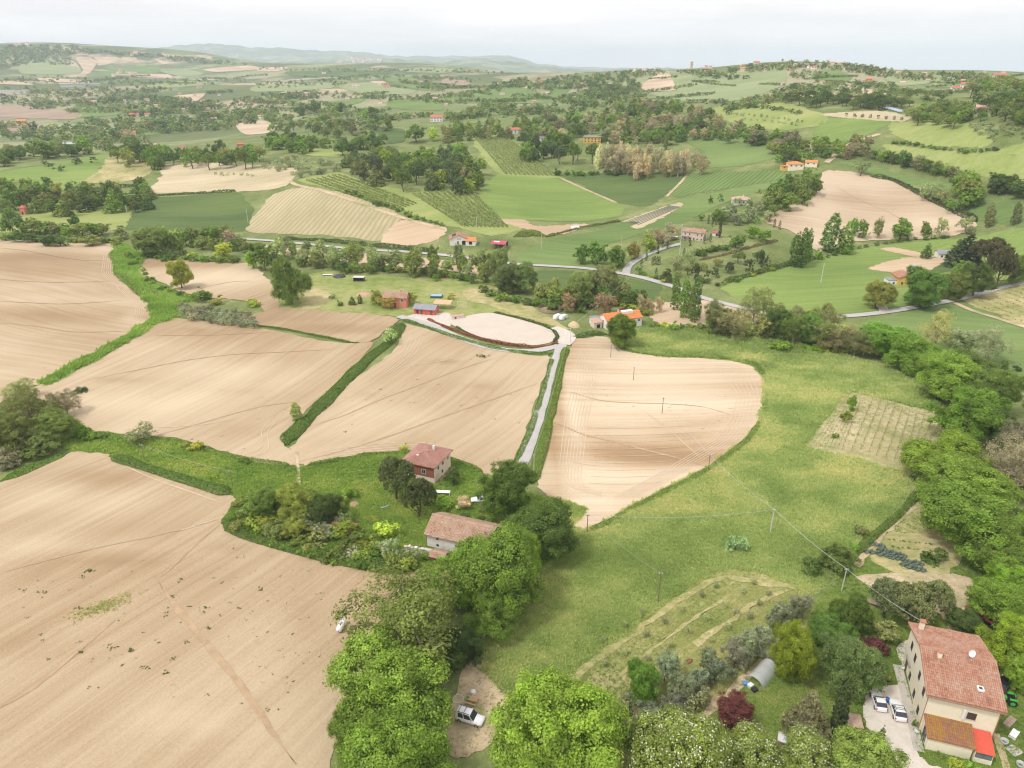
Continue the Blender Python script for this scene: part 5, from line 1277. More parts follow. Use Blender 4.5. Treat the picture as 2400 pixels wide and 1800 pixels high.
farwood([(540,178),(700,172),(760,180),(700,184),(560,190)], 60, 3.6, 2.6, 9)
farwood([(560,200),(700,196),(780,206),(860,208),(950,204),(1050,190),(1110,172),(1150,178),(1100,190),(960,211),(840,214),(700,208),(570,214)], 150, 5, 4, 10)
farwood([(850,168),(900,185),(945,198),(970,192),(905,176)], 34, 4, 3, 11)
farwood([(1060,180),(1130,166),(1200,172),(1190,195),(1120,186)], 50, 6, 5, 12)
farwood([(960,242),(1040,228),(1150,222),(1200,232),(1150,240),(1040,248),(970,258)], 60, 9, 7, 13)
farwood([(1180,166),(1300,158),(1400,150),(1450,152),(1430,160),(1360,164),(1390,186),(1330,200),(1250,190),(1190,180)], 200, 5.5, 4.4, 14)
farwood([(1190,212),(1260,196),(1350,196),(1400,205),(1380,222),(1280,228),(1200,228)], 100, 7.5, 6, 15)
farwood([(1460,152),(1520,150),(1580,160),(1620,166),(1580,170),(1500,162)], 60, 5, 4, 16)
farwood([(1570,148),(1640,138),(1700,132),(1770,130),(1850,136),(1920,148),(2000,158),(2060,156),(2100,156),(2150,165),(2230,178),(2160,180),(2060,172),(1980,170),(1900,164),(1830,150),(1760,143),(1660,150),(1590,156)], 330, 5, 4.2, 17)
farwood([(1700,150),(1760,150),(1800,160),(1760,170),(1700,165)], 26, 5, 4, 18)
farwood([(1760,176),(1900,176),(1990,190),(2080,200),(2000,215),(1900,212),(1850,200),(1780,192)], 130, 6.5, 5, 19)
farwood([(1690,190),(1730,180),(1790,192),(1780,205),(1700,205)], 40, 8, 6.5, 20)
farwood([(1560,228),(1640,208),(1720,200),(1730,210),(1650,220),(1580,240)], 40, 9, 7, 21)
farwood([(1660,196),(1690,190),(1690,200),(1665,204)], 8, 6, 4, 22)
for _k in range(110):     # hedgerows of the far farmland
    _r = random.Random(_k); _u = _r.uniform(-20, 2200); _v = (_r.uniform(158, 262) if _u < 1150 else _r.uniform(168, 232)); _l = _r.uniform(40, 130); _s = _r.uniform(-.16, .16); _z = 1.6 + (_v - 150) / 110 * 5.5
    rowof(B_, [(_u, _v), (_u + _l / 2, _v + _s * _l / 2 + _r.uniform(-2, 2)), (_u + _l, _v + _s * _l)], int(_l / _z / 1.3), _z * 1.15, _z * .9, FARC, 'tree in the far wooded valley', 'far trees', seed=_k)
for (u, v, a, b) in [(1690,131,3,4),(1703,128,3,4),(1724,126,3.5,4),(1646,131,3,4),(1615,134,3,4)]: tr('pine', u, v, a, b, DARKG, 'umbrella pine standing on the right skyline', 'umbrella pines on the right skyline')

# ------------------------------------------------------------------ plant them
def plant():
    n = len(TREES)
    u = np.array([t['u'] for t in TREES]); v = np.array([t['v'] for t in TREES])
    ap = np.array([t['a'] for t in TREES], float); bp = np.array([t['b'] for t in TREES], float)
    grow = np.array([1.12 if t['kind'] in ('broad', 'sparse', 'blossom') else 1.0 for t in TREES]); ap, bp = ap * grow, bp * grow
    d = raydir(u, v); d = unit(d)
    se = np.clip(-d[:, 2], 0.0, 0.95); ce = np.sqrt(1 - se ** 2)
    hasz = np.array([PROTO[('broad' if t['kind'] == 'blossom' else t['kind'], 'mid')][0][2:] for t in TREES])   # zh, zc
    p = PP(u, v)
    for _ in range(4):
        dep = depth_of(p)
        a = ap * dep / FPX; bb = bp * dep / FPX
        b = np.sqrt(np.maximum(bb ** 2 - (a * se) ** 2, (0.55 * a) ** 2)) / ce
        b = np.clip(b, 0.6 * a, 12 * a)
        lift = b / hasz[:, 0] * hasz[:, 1]
        p = PP(u, v, lift)
    g = H(p[:, 0], p[:, 1])
    near_kind = {}
    order = np.argsort(-(ap + bp))
    names = {'broad': 'broadleaf_tree', 'sparse': 'bare_tree', 'poplar': 'poplar_tree', 'cypress': 'cypress_tree', 'olive': 'olive_tree', 'pine': 'pine_tree', 'conifer': 'conifer_tree', 'shrub': 'shrub', 'blossom': 'flowering_tree'}
    cats = {'shrub': 'shrub'}
    rng = np.random.default_rng(5)
    count = {}
    mass = {}
    for i in order:
        t = TREES[i]; k = t['kind']; pk = 'broad' if k == 'blossom' else k
        jit = rng.uniform(0.78, 1.34); jc = rng.normal(1, 0.04, 3) * jit
        col = tuple(np.clip(np.array(t['col']) * jc * (1.0 if ap[i] + bp[i] > 62 else np.array([1.22, 1.22, 1.06])), 0, 1))
        count[k] = count.get(k, 0) + 1
        size = ap[i] + bp[i]
        rot = rng.uniform(0, 6.28)
        zs = b[i] / hasz[i, 0]
        if (count[k] > 290 or size < 9 or t['group'] == 'far trees'):
            lod = 'mid' if size > 26 and (pk, 'mid') in PROTO else 'far'
            mass.setdefault((pk, lod), []).append((p[i, 0], p[i, 1], g[i] - 0.1, a[i], zs, rot, col))
            continue
        lod = 'near' if (size > 62 and (pk, 'near') in PROTO) else ('mid' if size > 15 else 'far')
        var = PROTO[(pk, lod)]
        cm, wm, zh, zc = var[rng.integers(len(var)) if k != 'blossom' else 0]
        e = empty(names[k] if not t['name'] else t['name'], (p[i, 0], p[i, 1], g[i] - 0.1), rot)
        e.scale = (a[i], a[i] * rng.uniform(0.92, 1.08), zs)
        tag(e, t['label'], t['cat'] or cats.get(k, 'tree'), t['group'])
        o1 = obj('crown' if k != 'shrub' else 'foliage', cm, e); o1.color = (*col, 1)
        if size > 15: obj('trunk' if k != 'shrub' else 'stem', wm, e)
        if k == 'blossom':
            bl = BLOSSOM_MESH[lod if lod in BLOSSOM_MESH else 'mid']
            o2 = obj('blossom', bl, e)
            o1.color = (0.19, 0.24, 0.05, 1)
    return mass

def blossom_mesh(ncl, per, size, seed, nl):
    V, F, zh, cc = crown('broad', seed, nl, ncl, per, size, 0.12)
    V = V * np.array([1.02, 1.02, 1.02]) + np.array([0, 0, 0.92])
    return mesh_np('blossom', V, F, plain('blossom_petals', (0.62, 0.60, 0.46), 0.7, 0.1))
BLOSSOM_MESH = {'near': blossom_mesh(420, 11, 0.032, 12, 26), 'mid': blossom_mesh(210, 7, 0.085, 16, 13)}
BLOSSOM_MESH['far'] = BLOSSOM_MESH['mid']
MASS = plant()

# the far woods: one mass of trees, too many and too small to count
def far_mass():
    for (pk, lod), L in MASS.items():
        coll = bpy.data.collections.new(f'{pk}_{lod}_seeds')
        for (cm, wm, zh, zc) in PROTO[(pk, lod)]:
            m2 = cm.copy(); m2.materials.clear(); m2.materials.append(M_leaf_far)
            coll.objects.link(bpy.data.objects.new(f'{pk}_crown', m2))
        nv = len(PROTO[(pk, lod)])
        n = len(L)
        me = bpy.data.meshes.new('distant_trees')
        me.vertices.add(n)
        me.vertices.foreach_set('co', np.array([l[:3] for l in L], np.float32).ravel())
        def att(name, typ, key, arr):
            a = me.attributes.new(name, typ, 'POINT'); a.data.foreach_set(key, np.ascontiguousarray(arr).ravel())
        att('scl', 'FLOAT_VECTOR', 'vector', np.array([(l[3], l[3], l[4]) for l in L], np.float32))
        att('rot', 'FLOAT_VECTOR', 'vector', np.array([(0, 0, l[5]) for l in L], np.float32))
        att('tint', 'FLOAT_COLOR', 'color', np.array([(*l[6], 1) for l in L], np.float32))
        att('idx', 'INT', 'value', np.array([i % nv for i in range(n)], np.int32))
        me.update()
        o = obj('distant_trees', me)
        wn_ = {'broad': 'trees', 'sparse': 'leafless trees', 'olive': 'olive trees', 'shrub': 'bushes and vines', 'pine': 'pines', 'conifer': 'conifers', 'cypress': 'cypresses', 'poplar': 'poplars'}[pk]
        tag(o, f'{"far-off" if lod == "far" else "wooded slopes of"} {wn_} massed over the hills', None, None, 'stuff')
        ng = bpy.data.node_groups.new(f'scatter_{pk}_{lod}', 'GeometryNodeTree')
        ng.interface.new_socket('Geometry', in_out='INPUT', socket_type='NodeSocketGeometry')
        ng.interface.new_socket('Geometry', in_out='OUTPUT', socket_type='NodeSocketGeometry')
        nn, ll = ng.nodes, ng.links
        gi = nn.new('NodeGroupInput'); go = nn.new('NodeGroupOutput')
        ci = nn.new('GeometryNodeCollectionInfo'); ci.inputs['Collection'].default_value = coll
        ci.inputs['Separate Children'].default_value = True; ci.inputs['Reset Children'].default_value = True
        ip = nn.new('GeometryNodeInstanceOnPoints'); ip.inputs['Pick Instance'].default_value = True
        def na(name, typ):
            x = nn.new('GeometryNodeInputNamedAttribute'); x.data_type = typ; x.inputs['Name'].default_value = name
            return x.outputs['Attribute']
        ll.new(gi.outputs[0], ip.inputs['Points']); ll.new(ci.outputs[0], ip.inputs['Instance'])
        ll.new(na('idx', 'INT'), ip.inputs['Instance Index'])
        ll.new(na('rot', 'FLOAT_VECTOR'), ip.inputs['Rotation'])
        ll.new(na('scl', 'FLOAT_VECTOR'), ip.inputs['Scale'])
        ll.new(ip.outputs[0], go.inputs[0])
        md = o.modifiers.new('scatter', 'NODES'); md.node_group = ng
far_mass()
# ------------------------------------------------------------------ mesh building blocks
class MB:
    """collects quads and triangles of one part"""
    def __init__(s): s.V = []; s.F = []
    def add(s, V, F):
        n = len(s.V); s.V += [tuple(map(float, v)) for v in V]; s.F += [tuple(int(i) + n for i in f) for f in F]; return s
    def box(s, x0, x1, y0, y1, z0, z1):
        return s.add([(x0,y0,z0),(x1,y0,z0),(x1,y1,z0),(x0,y1,z0),(x0,y0,z1),(x1,y0,z1),(x1,y1,z1),(x0,y1,z1)],
                     [(0,3,2,1),(4,5,6,7),(0,1,5,4),(1,2,6,5),(2,3,7,6),(3,0,4,7)])
    def cyl(s, p, q, r0, r1=None, n=8, cap=True):
        r1 = r0 if r1 is None else r1
        V, F = tube([p, q], [r0, r1], n)
        s.add(V, F)
        if cap:
            b = len(s.V) - 2 * n
            s.F.append(tuple(range(b, b + n))[::-1]); s.F.append(tuple(range(b + n, b + 2 * n)))
        return s
    def path(s, pts, r, n=6):
        V, F = tube(pts, [r] * len(pts) if np.isscalar(r) else r, n); return s.add(V, F)
    def lathe(s, prof, n=16, c=(0, 0)):
        k = len(prof); V = []
        for (r, z) in prof:
            for i in range(n):
                a = 2 * math.pi * i / n; V.append((c[0] + r * math.cos(a), c[1] + r * math.sin(a), z))
        F = [(i * n + j, i * n + (j + 1) % n, (i + 1) * n + (j + 1) % n, (i + 1) * n + j) for i in range(k - 1) for j in range(n)]
        return s.add(V, F)
    def mesh(s, name, mat, smooth=False, bev=0.0):
        me = bpy.data.meshes.new(name); me.from_pydata(s.V, [], s.F); me.materials.append(mat)
        if bev:
            bm = bmesh.new(); bm.from_mesh(me)
            bmesh.ops.bevel(bm, geom=[e for e in bm.edges if len(e.link_faces) == 2 and e.calc_face_angle(0) > 0.5], offset=bev, segments=2, profile=0.6, affect='EDGES')
            bm.to_mesh(me); bm.free()
        bm = bmesh.new(); bm.from_mesh(me); bmesh.ops.recalc_face_normals(bm, faces=bm.faces); bm.to_mesh(me); bm.free()
        if smooth:
            for p in me.polygons: p.use_smooth = True
        me.update(); return me
    def obj(s, name, mat, parent=None, smooth=False, bev=0.0):
        return obj(name, s.mesh(name, mat, smooth, bev), parent)

def tile_mat(name, cols, rough=0.9):
    """one colour per tile"""
    m, nt, b = mat_new(name)
    r = N(nt, 'ShaderNodeNewGeometry').outputs['Random Per Island']
    v = pos_vec(nt, src='obj')
    st = noise_of(nt, v, 0.5, 4, 0.6)
    f = mth(nt, 'ADD', mth(nt, 'MULTIPLY', r, 0.45), mth(nt, 'MULTIPLY', mth(nt, 'SUBTRACT', st, 0.30), 1.25), clamp=True)
    n = len(cols)
    cc = ramp(nt, f, [(i / (n - 1), c) for i, c in enumerate(cols)])
    nt.links.new(cc, b.inputs['Base Color']); b.inputs['Roughness'].default_value = rough
    b.inputs['Specular IOR Level'].default_value = 0.15
    return m

def tiles_on(mb, A, B_, C_, D_, tw, tl, jit=0.0, seed=1, clip=None):
    """rows of arched tiles on the slope A-B (eave) to D-C (ridge)"""
    rng = random.Random(seed)
    A, B_, C_, D_ = [Vector(x) for x in (A, B_, C_, D_)]
    n = (B_ - A).cross(D_ - A).normalized()
    if n.z < 0: n = -n
    wl_, sl = (B_ - A).length, (D_ - A).length
    nx, ny = max(2, int(wl_ / tw)), max(2, int(sl / tl))
    for j in range(ny):
        for i in range(nx):
            f0, f1, g0, g1 = i / nx, (i + 1) / nx, j / ny, min(1.0, (j + 1.18) / ny)
            if clip and not clip((f0 + f1) / 2, (g0 + g1) / 2): continue
            def pt(f, g, h):
                p = (A + (B_ - A) * f) * (1 - g) + (D_ + (C_ - D_) * f) * g
                return p + n * h
            dj = rng.uniform(-jit, jit) * tl / sl; dh = rng.uniform(0, jit) * 0.12
            V = []
            for g, lift in ((g0 + dj, 0.075 + dh), (g1 + dj, 0.02 + dh)):
                for k, hh in ((0.02, 0.0), (0.25, 0.07), (0.75, 0.07), (0.98, 0.0)):
                    V.append(pt(f0 + (f1 - f0) * k, g, lift + hh * tw / 0.3))
            mb.add(V, [(0,1,5,4),(1,2,6,5),(2,3,7,6),(0,3,2,1)])
    return mb

def house(name, label, loc, rot, L, W, Hw, rh, wall, roofm, cat='house', roof='gable', over=0.4, tiles=None, wins=(), chim=(), group=None, ridge=None, base=0.8, wincol=None, shutter=None):
    """local: x along the ridge, front wall at -y. wins: (side, along, z, w, h, kind); sides f r b l"""
    e = empty(name, loc, R(rot)); tag(e, label, cat, group)
    l2, w2 = L / 2, W / 2
    mb = MB()
    b0 = -base
    if roof == 'gable':
        mb.add([(-l2,-w2,b0),(l2,-w2,b0),(l2,w2,b0),(-l2,w2,b0),(-l2,-w2,Hw),(l2,-w2,Hw),(l2,w2,Hw),(-l2,w2,Hw),(-l2,0,Hw+rh),(l2,0,Hw+rh)],
               [(0,1,5,4),(1,2,6,9,5),(2,3,7,6),(3,0,4,8,7)])
    else:
        mb.box(-l2, l2, -w2, w2, b0, Hw)
    mb.obj('wall', wall, e)
    th = 0.16
    rb = MB()
    if roof == 'gable':
        sl = rh / w2; o = over
        for s in (-1, 1):
            ye, ze = s * (w2 + o), Hw - o * sl
            V = [(-l2-o, ye, ze), (l2+o, ye, ze), (l2+o, 0, Hw+rh), (-l2-o, 0, Hw+rh)]
            V += [(x, y, z + th) for x, y, z in V]
            rb.add(V, [(0,1,2,3),(4,5,6,7),(0,1,5,4),(1,2,6,5),(2,3,7,6),(3,0,4,7)])
            if tiles:
                tb = tiles
    elif roof == 'hip':
        o = over; rl = (ridge if ridge is not None else max(0.0, L - W)) / 2; sl = rh / w2
        ze = Hw - o * sl * 0.6
        E = [(-l2-o,-w2-o,ze),(l2+o,-w2-o,ze),(l2+o,w2+o,ze),(-l2-o,w2+o,ze)]; T = [(-rl,0,Hw+rh),(rl,0,Hw+rh)]
        rb.add(E + [(x, y, z + th) for x, y, z in E] + T, [(0,3,2,1),(0,1,5,4),(1,2,6,5),(2,3,7,6),(3,0,4,7),(4,5,9,8),(6,7,8,9),(5,6,9),(7,4,8)])
    elif roof == 'shed':
        o = over
        V = [(-l2-o,-w2-o,Hw-0.05),(l2+o,-w2-o,Hw-0.05),(l2+o,w2+o,Hw+rh),(-l2-o,w2+o,Hw+rh)]; V += [(x, y, z + th) for x, y, z in V]
        rb.add(V, [(0,1,2,3),(4,5,6,7),(0,1,5,4),(1,2,6,5),(2,3,7,6),(3,0,4,7)])
        MB().add([(-l2,-w2,Hw),(l2,-w2,Hw),(l2,w2,Hw),(-l2,w2,Hw),(-l2,w2,Hw+rh-.1),(l2,w2,Hw+rh-.1)], [(0,1,2,3),(2,3,4,5),(0,4,3),(1,2,5)]).obj('upper_wall', wall, e)
    else:
        rb.box(-l2-over, l2+over, -w2-over, w2+over, Hw, Hw + 0.3)
    ro = rb.obj('roof', roofm, e)
    if tiles:
        tw, tl, jit, tmat = tiles
        tb = MB()
        if roof == 'gable':
            o = over; sl = rh / w2
            for s in (-1, 1):
                A = (-l2-o, s*(w2+o), Hw-o*sl+th); Bq = (l2+o, s*(w2+o), Hw-o*sl+th)
                tiles_on(tb, A, Bq, (l2+o, 0, Hw+rh+th), (-l2-o, 0, Hw+rh+th), tw, tl, jit, int(L * 10) + s)
            cols_ = MB()
            k = int((L + 2 * o) / 0.42)
            for i in range(k):
                x0 = -l2 - o + i * (L + 2 * o) / k
                cols_.add(*tube([(x0, 0, Hw+rh+th+0.02), (x0 + (L+2*o)/k*1.1, 0, Hw+rh+th+0.04)], [0.15, 0.12], 6))
            cols_.obj('ridge_tiles', tmat, ro)
        elif roof == 'hip':
            E_ = [Vector((x, y, z + th)) for x, y, z in E]; T_ = [Vector(t) for t in T]
            # long sides and hips: clip rows to the trapezium / triangle
            for (a, b, c, d) in ((0, 1, 1, 0), (2, 3, 0, 1)):
                A, Bq = E_[a], E_[b]; wd = (Bq - A).length; tp = (T_[1] - T_[0]).length
                mid = (T_[0] + T_[1]) / 2; ex = (Bq - A).normalized()
                C2 = mid + ex * wd / 2; D2 = mid - ex * wd / 2
                tiles_on(tb, A, Bq, C2, D2, tw, tl, jit, a + 5, lambda f, g, wd=wd, tp=tp: abs(f - 0.5) * wd <= (wd / 2) * (1 - g) + (tp / 2) * g)
            for (a, b, t) in ((1, 2, 1), (3, 0, 0)):
                A, Bq = E_[a], E_[b]; wd = (Bq - A).length; ex = (Bq - A).normalized()
                tiles_on(tb, A, Bq, T_[t] + ex * wd / 2, T_[t] - ex * wd / 2, tw, tl, jit, a + 9, lambda f, g: abs(f - 0.5) <= 0.5 * (1 - g))
            hb = MB()
            for (a, t) in ((0, 0), (1, 1), (2, 1), (3, 0)):
                hb.add(*tube([E_[a] + Vector((0, 0, .03)), T_[t] + Vector((0, 0, .05))], [0.13, 0.13], 6))
            hb.add(*tube([T_[0] + Vector((0, 0, .05)), T_[1] + Vector((0, 0, .05))], [0.13, 0.13], 6))
            hb.obj('ridge_tiles', tmat, ro)
        elif roof == 'shed':
            o = over
            tiles_on(tb, (-l2-o,-w2-o,Hw-0.05+th), (l2+o,-w2-o,Hw-0.05+th), (l2+o,w2+o,Hw+rh+th), (-l2-o,w2+o,Hw+rh+th), tw, tl, jit, 3)
        tb.obj('roof_tiles', tmat, ro)['kind'] = 'stuff'
    for (x, y, w, h) in chim:
        sl = rh / w2; zb = Hw + rh - abs(y) * sl - 0.3
        c = MB().box(x-w/2, x+w/2, y-w/2, y+w/2, zb, zb + h + 0.5).obj('chimney', wall, ro)
        MB().box(x-w*.68, x+w*.68, y-w*.68, y+w*.68, zb + h + 0.55, zb + h + 0.7).obj('chimney_cap', roofm, ro)
    dark = wincol or glass_mat()
    for wdef in wins:
        sd, al, z, w, h = wdef[:5]; kind = wdef[5] if len(wdef) > 5 else 'window'
        def bx(mb_, a0, a1, z0, z1, d0, d1):
            if sd == 'f': mb_.box(a0, a1, -w2 - d1, -w2 - d0, z0, z1)
            elif sd == 'b': mb_.box(a0, a1, w2 + d0, w2 + d1, z0, z1)
            elif sd == 'r': mb_.box(l2 + d0, l2 + d1, a0, a1, z0, z1)
            else: mb_.box(-l2 - d1, -l2 - d0, a0, a1, z0, z1)
            return mb_
        if kind == 'shutter':
            o = bx(MB(), al - w/2, al + w/2, z, z + h, 0.003, 0.06).obj('window', plain('dark_brown_shutter', (0.07, 0.05, 0.05), 0.7), e)
            bx(MB(), al - w/2 - .08, al + w/2 + .08, z - .1, z - .005, 0.004, 0.12).obj('sill', plain('stone_sill', (0.55, 0.5, 0.44)), o)
        elif kind == 'door':
            o = bx(MB(), al - w/2, al + w/2, z, z + h, 0.003, 0.05).obj('door', plain('door_wood', (0.17, 0.10, 0.06), 0.7), e)
            bx(MB(), al + w/2 - .15, al + w/2 - .1, z + h*.45, z + h*.52, 0.055, 0.1).obj('handle', plain('handle_metal', (0.4, 0.4, 0.4), 0.4, metal=0.8), o)
        elif kind == 'garage':
            bx(MB(), al - w/2, al + w/2, z, z + h, 0.003, 0.05).obj('door', plain('pale_garage_door', (0.62, 0.55, 0.44), 0.7), e)
        elif kind == 'hole':
            bx(MB(), al - w/2, al + w/2, z, z + h, 0.003, 0.03).obj('window', plain('dark_opening', (0.045, 0.035, 0.03), 0.8), e)
        else:
            fr = bx(MB(), al - w/2 - .1, al + w/2 + .1, z - .1, z + h + .1, 0.003, 0.04).obj('window', plain('white_window_frame', (0.72, 0.72, 0.68), 0.6), e)
            bx(MB(), al - w/2, al - .03, z, z + h, 0.043, 0.055).obj('pane', dark, fr)
            bx(MB(), al + .03, al + w/2, z, z + h, 0.043, 0.055).obj('pane', dark, fr)
    return e

def corner_loc(u, v, rot, L, W, corner='fl'):
    """centre of a footprint whose named ground corner is seen at (u, v)"""
    p = P(u, v); a = R(rot)
    sx = -1 if 'l' in corner else 1; sy = -1 if 'f' in corner else 1
    x = -sx * L / 2; y = -sy * W / 2
    c = (p[0] + x * math.cos(a) - y * math.sin(a), p[1] + x * math.sin(a) + y * math.cos(a))
    return (c[0], c[1], float(p[2]))

def on(e, x, y, z=0.0):
    return e.matrix_basis @ Vector((x, y, z))

def gpt(u, v, dz=0.0):
    p = P(u, v); return (float(p[0]), float(p[1]), float(p[2]) + dz)
# ------------------------------------------------------------------ houses
W_cream = plain('cream_render', (0.83, 0.76, 0.59), 0.85, 0.05, 0.5, dirt=(0.76, 0.69, 0.52))
W_white = plain('white_render', (0.78, 0.77, 0.74), 0.85, 0.05, 0.5)
W_oldwhite = plain('old_white_render', (0.74, 0.72, 0.69), 0.9, 0.10, 0.8, dirt=(0.52, 0.46, 0.38))
W_brick = plain('red_brick', (0.30, 0.11, 0.08), 0.9, 0.18, 3.0)
W_pinkc = plain('pale_pink_render', (0.74, 0.62, 0.50), 0.85, 0.06, 0.5)
W_red = plain('salmon_red_render', (0.62, 0.13, 0.10), 0.85, 0.10, 0.6)
W_coral = plain('coral_render', (0.62, 0.24, 0.17), 0.85, 0.12, 0.6)
W_ochre = plain('yellow_ochre_render', (0.68, 0.44, 0.12), 0.85, 0.08, 0.6)
W_stone = plain('pinkish_stone', (0.62, 0.51, 0.42), 0.9, 0.14, 1.2)
R_terra = plain('terracotta', (0.42, 0.19, 0.12), 0.9, 0.2, 1.2)
R_orange = plain('new_orange_tiles', (0.66, 0.24, 0.09), 0.85, 0.12, 1.0)
R_pink = plain('faded_pink_tiles', (0.52, 0.34, 0.27), 0.9, 0.15, 1.0)
R_red = plain('red_tiles', (0.50, 0.16, 0.11), 0.9, 0.15, 1.0)
R_magenta = plain('red_metal_sheet', (0.46, 0.08, 0.11), 0.5, 0.08, 1.0)
R_grey = plain('grey_sheet_roof', (0.27, 0.28, 0.31), 0.7, 0.15, 0.8)
R_brown = plain('brown_old_tiles', (0.33, 0.22, 0.17), 0.9, 0.2, 1.5)
T_red = tile_mat('clay_tiles', [(0.23, 0.125, 0.09), (0.36, 0.18, 0.12), (0.43, 0.235, 0.16), (0.42, 0.285, 0.215), (0.47, 0.37, 0.30)])
T_moss = tile_mat('lichen_orange_tiles', [(0.22, 0.16, 0.13), (0.30, 0.14, 0.10), (0.34, 0.19, 0.06), (0.38, 0.20, 0.04), (0.33, 0.24, 0.19)])
T_old = tile_mat('weathered_mixed_tiles', [(0.17, 0.12, 0.10), (0.38, 0.22, 0.14), (0.43, 0.32, 0.26), (0.48, 0.29, 0.17), (0.48, 0.39, 0.33), (0.28, 0.21, 0.18)])
T_pink = tile_mat('pinkish_tiles', [(0.27, 0.145, 0.12), (0.36, 0.19, 0.15), (0.41, 0.235, 0.19), (0.42, 0.27, 0.22)])
M_metal = plain('grey_metal', (0.42, 0.43, 0.45), 0.45, 0.1, 2.0, metal=0.6)
M_blackpl = plain('black_plastic', (0.025, 0.025, 0.03), 0.5)
M_whitepl = plain('white_plastic', (0.78, 0.78, 0.78), 0.45, 0.03)
M_conc = plain('concrete', (0.46, 0.43, 0.38), 0.9, 0.15, 0.6)
M_wood = plain('weathered_wood', (0.30, 0.23, 0.17), 0.9, 0.2, 2.0)
M_panel = plain('solar_panel', (0.03, 0.045, 0.09), 0.15, 0.05, 1.0, spec=0.6)

# -- the large cream house
bh_loc = corner_loc(1983, 1577, -18.2, 9.0, 14.2, 'fl')
bh = house('cream_house', 'large cream house with red tiled roof in the lower right corner', bh_loc, -18.2, 9.0, 14.2, 7.4, 1.9, W_cream, R_terra, over=0.55,
   tiles=(0.27, 0.42, 0.10, T_red), chim=[(-3.6, 5.9, 0.62, 1.5), (-2.6, -1.2, 0.5, 0.9)],
   wins=[('l', y, z, 0.85, 1.35, 'shutter') for z in (1.0, 4.7) for y in (-4.9, -1.7, 1.9)] + [('l', 4.6, 4.7, 0.85, 1.35, 'shutter'), ('l', 4.7, 0.1, 1.1, 2.1, 'door'), ('f', 1.3, 4.3, 1.15, 1.2, 'shutter')])
bhr = [c for c in bh.children if c.name.startswith('roof')][0]
def roofz(e_H, e_rh, W, y): return e_H + e_rh * (1 - abs(y) / (W / 2)) + 0.2
MB().box(1.7, 2.5, -5.5, -4.6, roofz(7.4,1.9,14.2,-5.0), roofz(7.4,1.9,14.2,-5.0) + 0.28).obj('skylight', W_white, bhr)
MB().box(1.88, 2.32, -5.3, -4.8, roofz(7.4,1.9,14.2,-5.0) + 0.28, roofz(7.4,1.9,14.2,-5.0) + 0.3).obj('skylight_glass', glass_mat(), bhr)
dish = MB().lathe([(0.02, 0), (0.3, 0.05), (0.55, 0.2), (0.58, 0.24)], 14).obj('satellite_dish', M_whitepl, bhr, True)
dish.location = (1.6, 0.0, 10.1); dish.rotation_euler = (R(65), 0, R(25))
MB().cyl((-0.8, -0.1, 9.2), (-0.8, -0.1, 11.4), 0.03).cyl((-1.4, -0.1, 11.3), (0.2, -0.1, 11.4), 0.015).cyl((-1.1, -0.5, 11.1), (-1.1, 0.3, 11.1), 0.012).cyl((-0.4, -0.5, 11.15), (-0.4, 0.3, 11.15), 0.012).obj('antenna', M_metal, bhr)
MB().cyl((-4.55, -7.15, 0), (-4.55, -7.15, 7.3), 0.05).cyl((4.55, -7.15, 0), (4.55, -7.15, 7.3), 0.05).obj('downpipe', R_terra, bh)
MB().box(-5.0, 5.0, -7.75, -7.62, 7.05, 7.17).obj('gutter', R_brown, bh)
MB().box(0.1, 0.4, -7.4, -7.16, 4.2, 5.9).obj('awning_box', M_whitepl, bh)
MB().box(-4.8, -4.53, 2.6, 5.4, 2.75, 2.95).obj('awning', M_metal, bh)
# front annex
an = empty('annex', on(bh, -1.5, -9.0)); an.rotation_euler = bh.rotation_euler
an = house('annex', 'low front annex with lichen-orange tiled roof', on(bh, -1.35, -8.75, 0.0), -18.2, 5.6, 3.1, 2.3, 1.0, W_cream, R_terra, 'annex', 'shed', 0.25, tiles=(0.27, 0.42, 0.12, T_moss), wins=[('l', 0.0, 0.3, 1.6, 1.9)])
for o_ in [o for o in bpy.data.objects if o.name.startswith('annex') and not o.children and o.type == 'EMPTY']: bpy.data.objects.remove(o_)
po = empty('porch', on(bh, 2.9, -8.75)); po.rotation_euler = bh.rotation_euler; tag(po, 'small glazed porch with bright red sheet roof beside the annex', 'porch')
mb = MB()
for i in range(12):
    x = -1.15 + i * 0.2
    mb.add([(x, -1.9, 2.0), (x + 0.1, -1.9, 2.08), (x + 0.2, -1.9, 2.0), (x, 1.5, 2.9), (x + 0.1, 1.5, 2.98), (x + 0.2, 1.5, 2.9)], [(0,1,4,3),(1,2,5,4)])
mb.obj('roof', plain('bright_red_sheet', (0.62, 0.12, 0.075), 0.6, 0.1), po)
MB().box(-1.1, 1.15, -1.7, -1.6, 0, 0.8).box(1.05, 1.15, -1.59, 1.5, 0, 2.0).box(-1.1, -1.0, -1.59, 1.5, 0, 2.0).obj('wall', W_cream, po)
MB().box(-0.98, 0, -1.66, -1.63, 0.82, 1.98).box(0.03, 1.03, -1.66, -1.63, 0.82, 1.98).obj('glazing', plain('green_glass', (0.15, 0.2, 0.2), 0.1, spec=0.6), po)
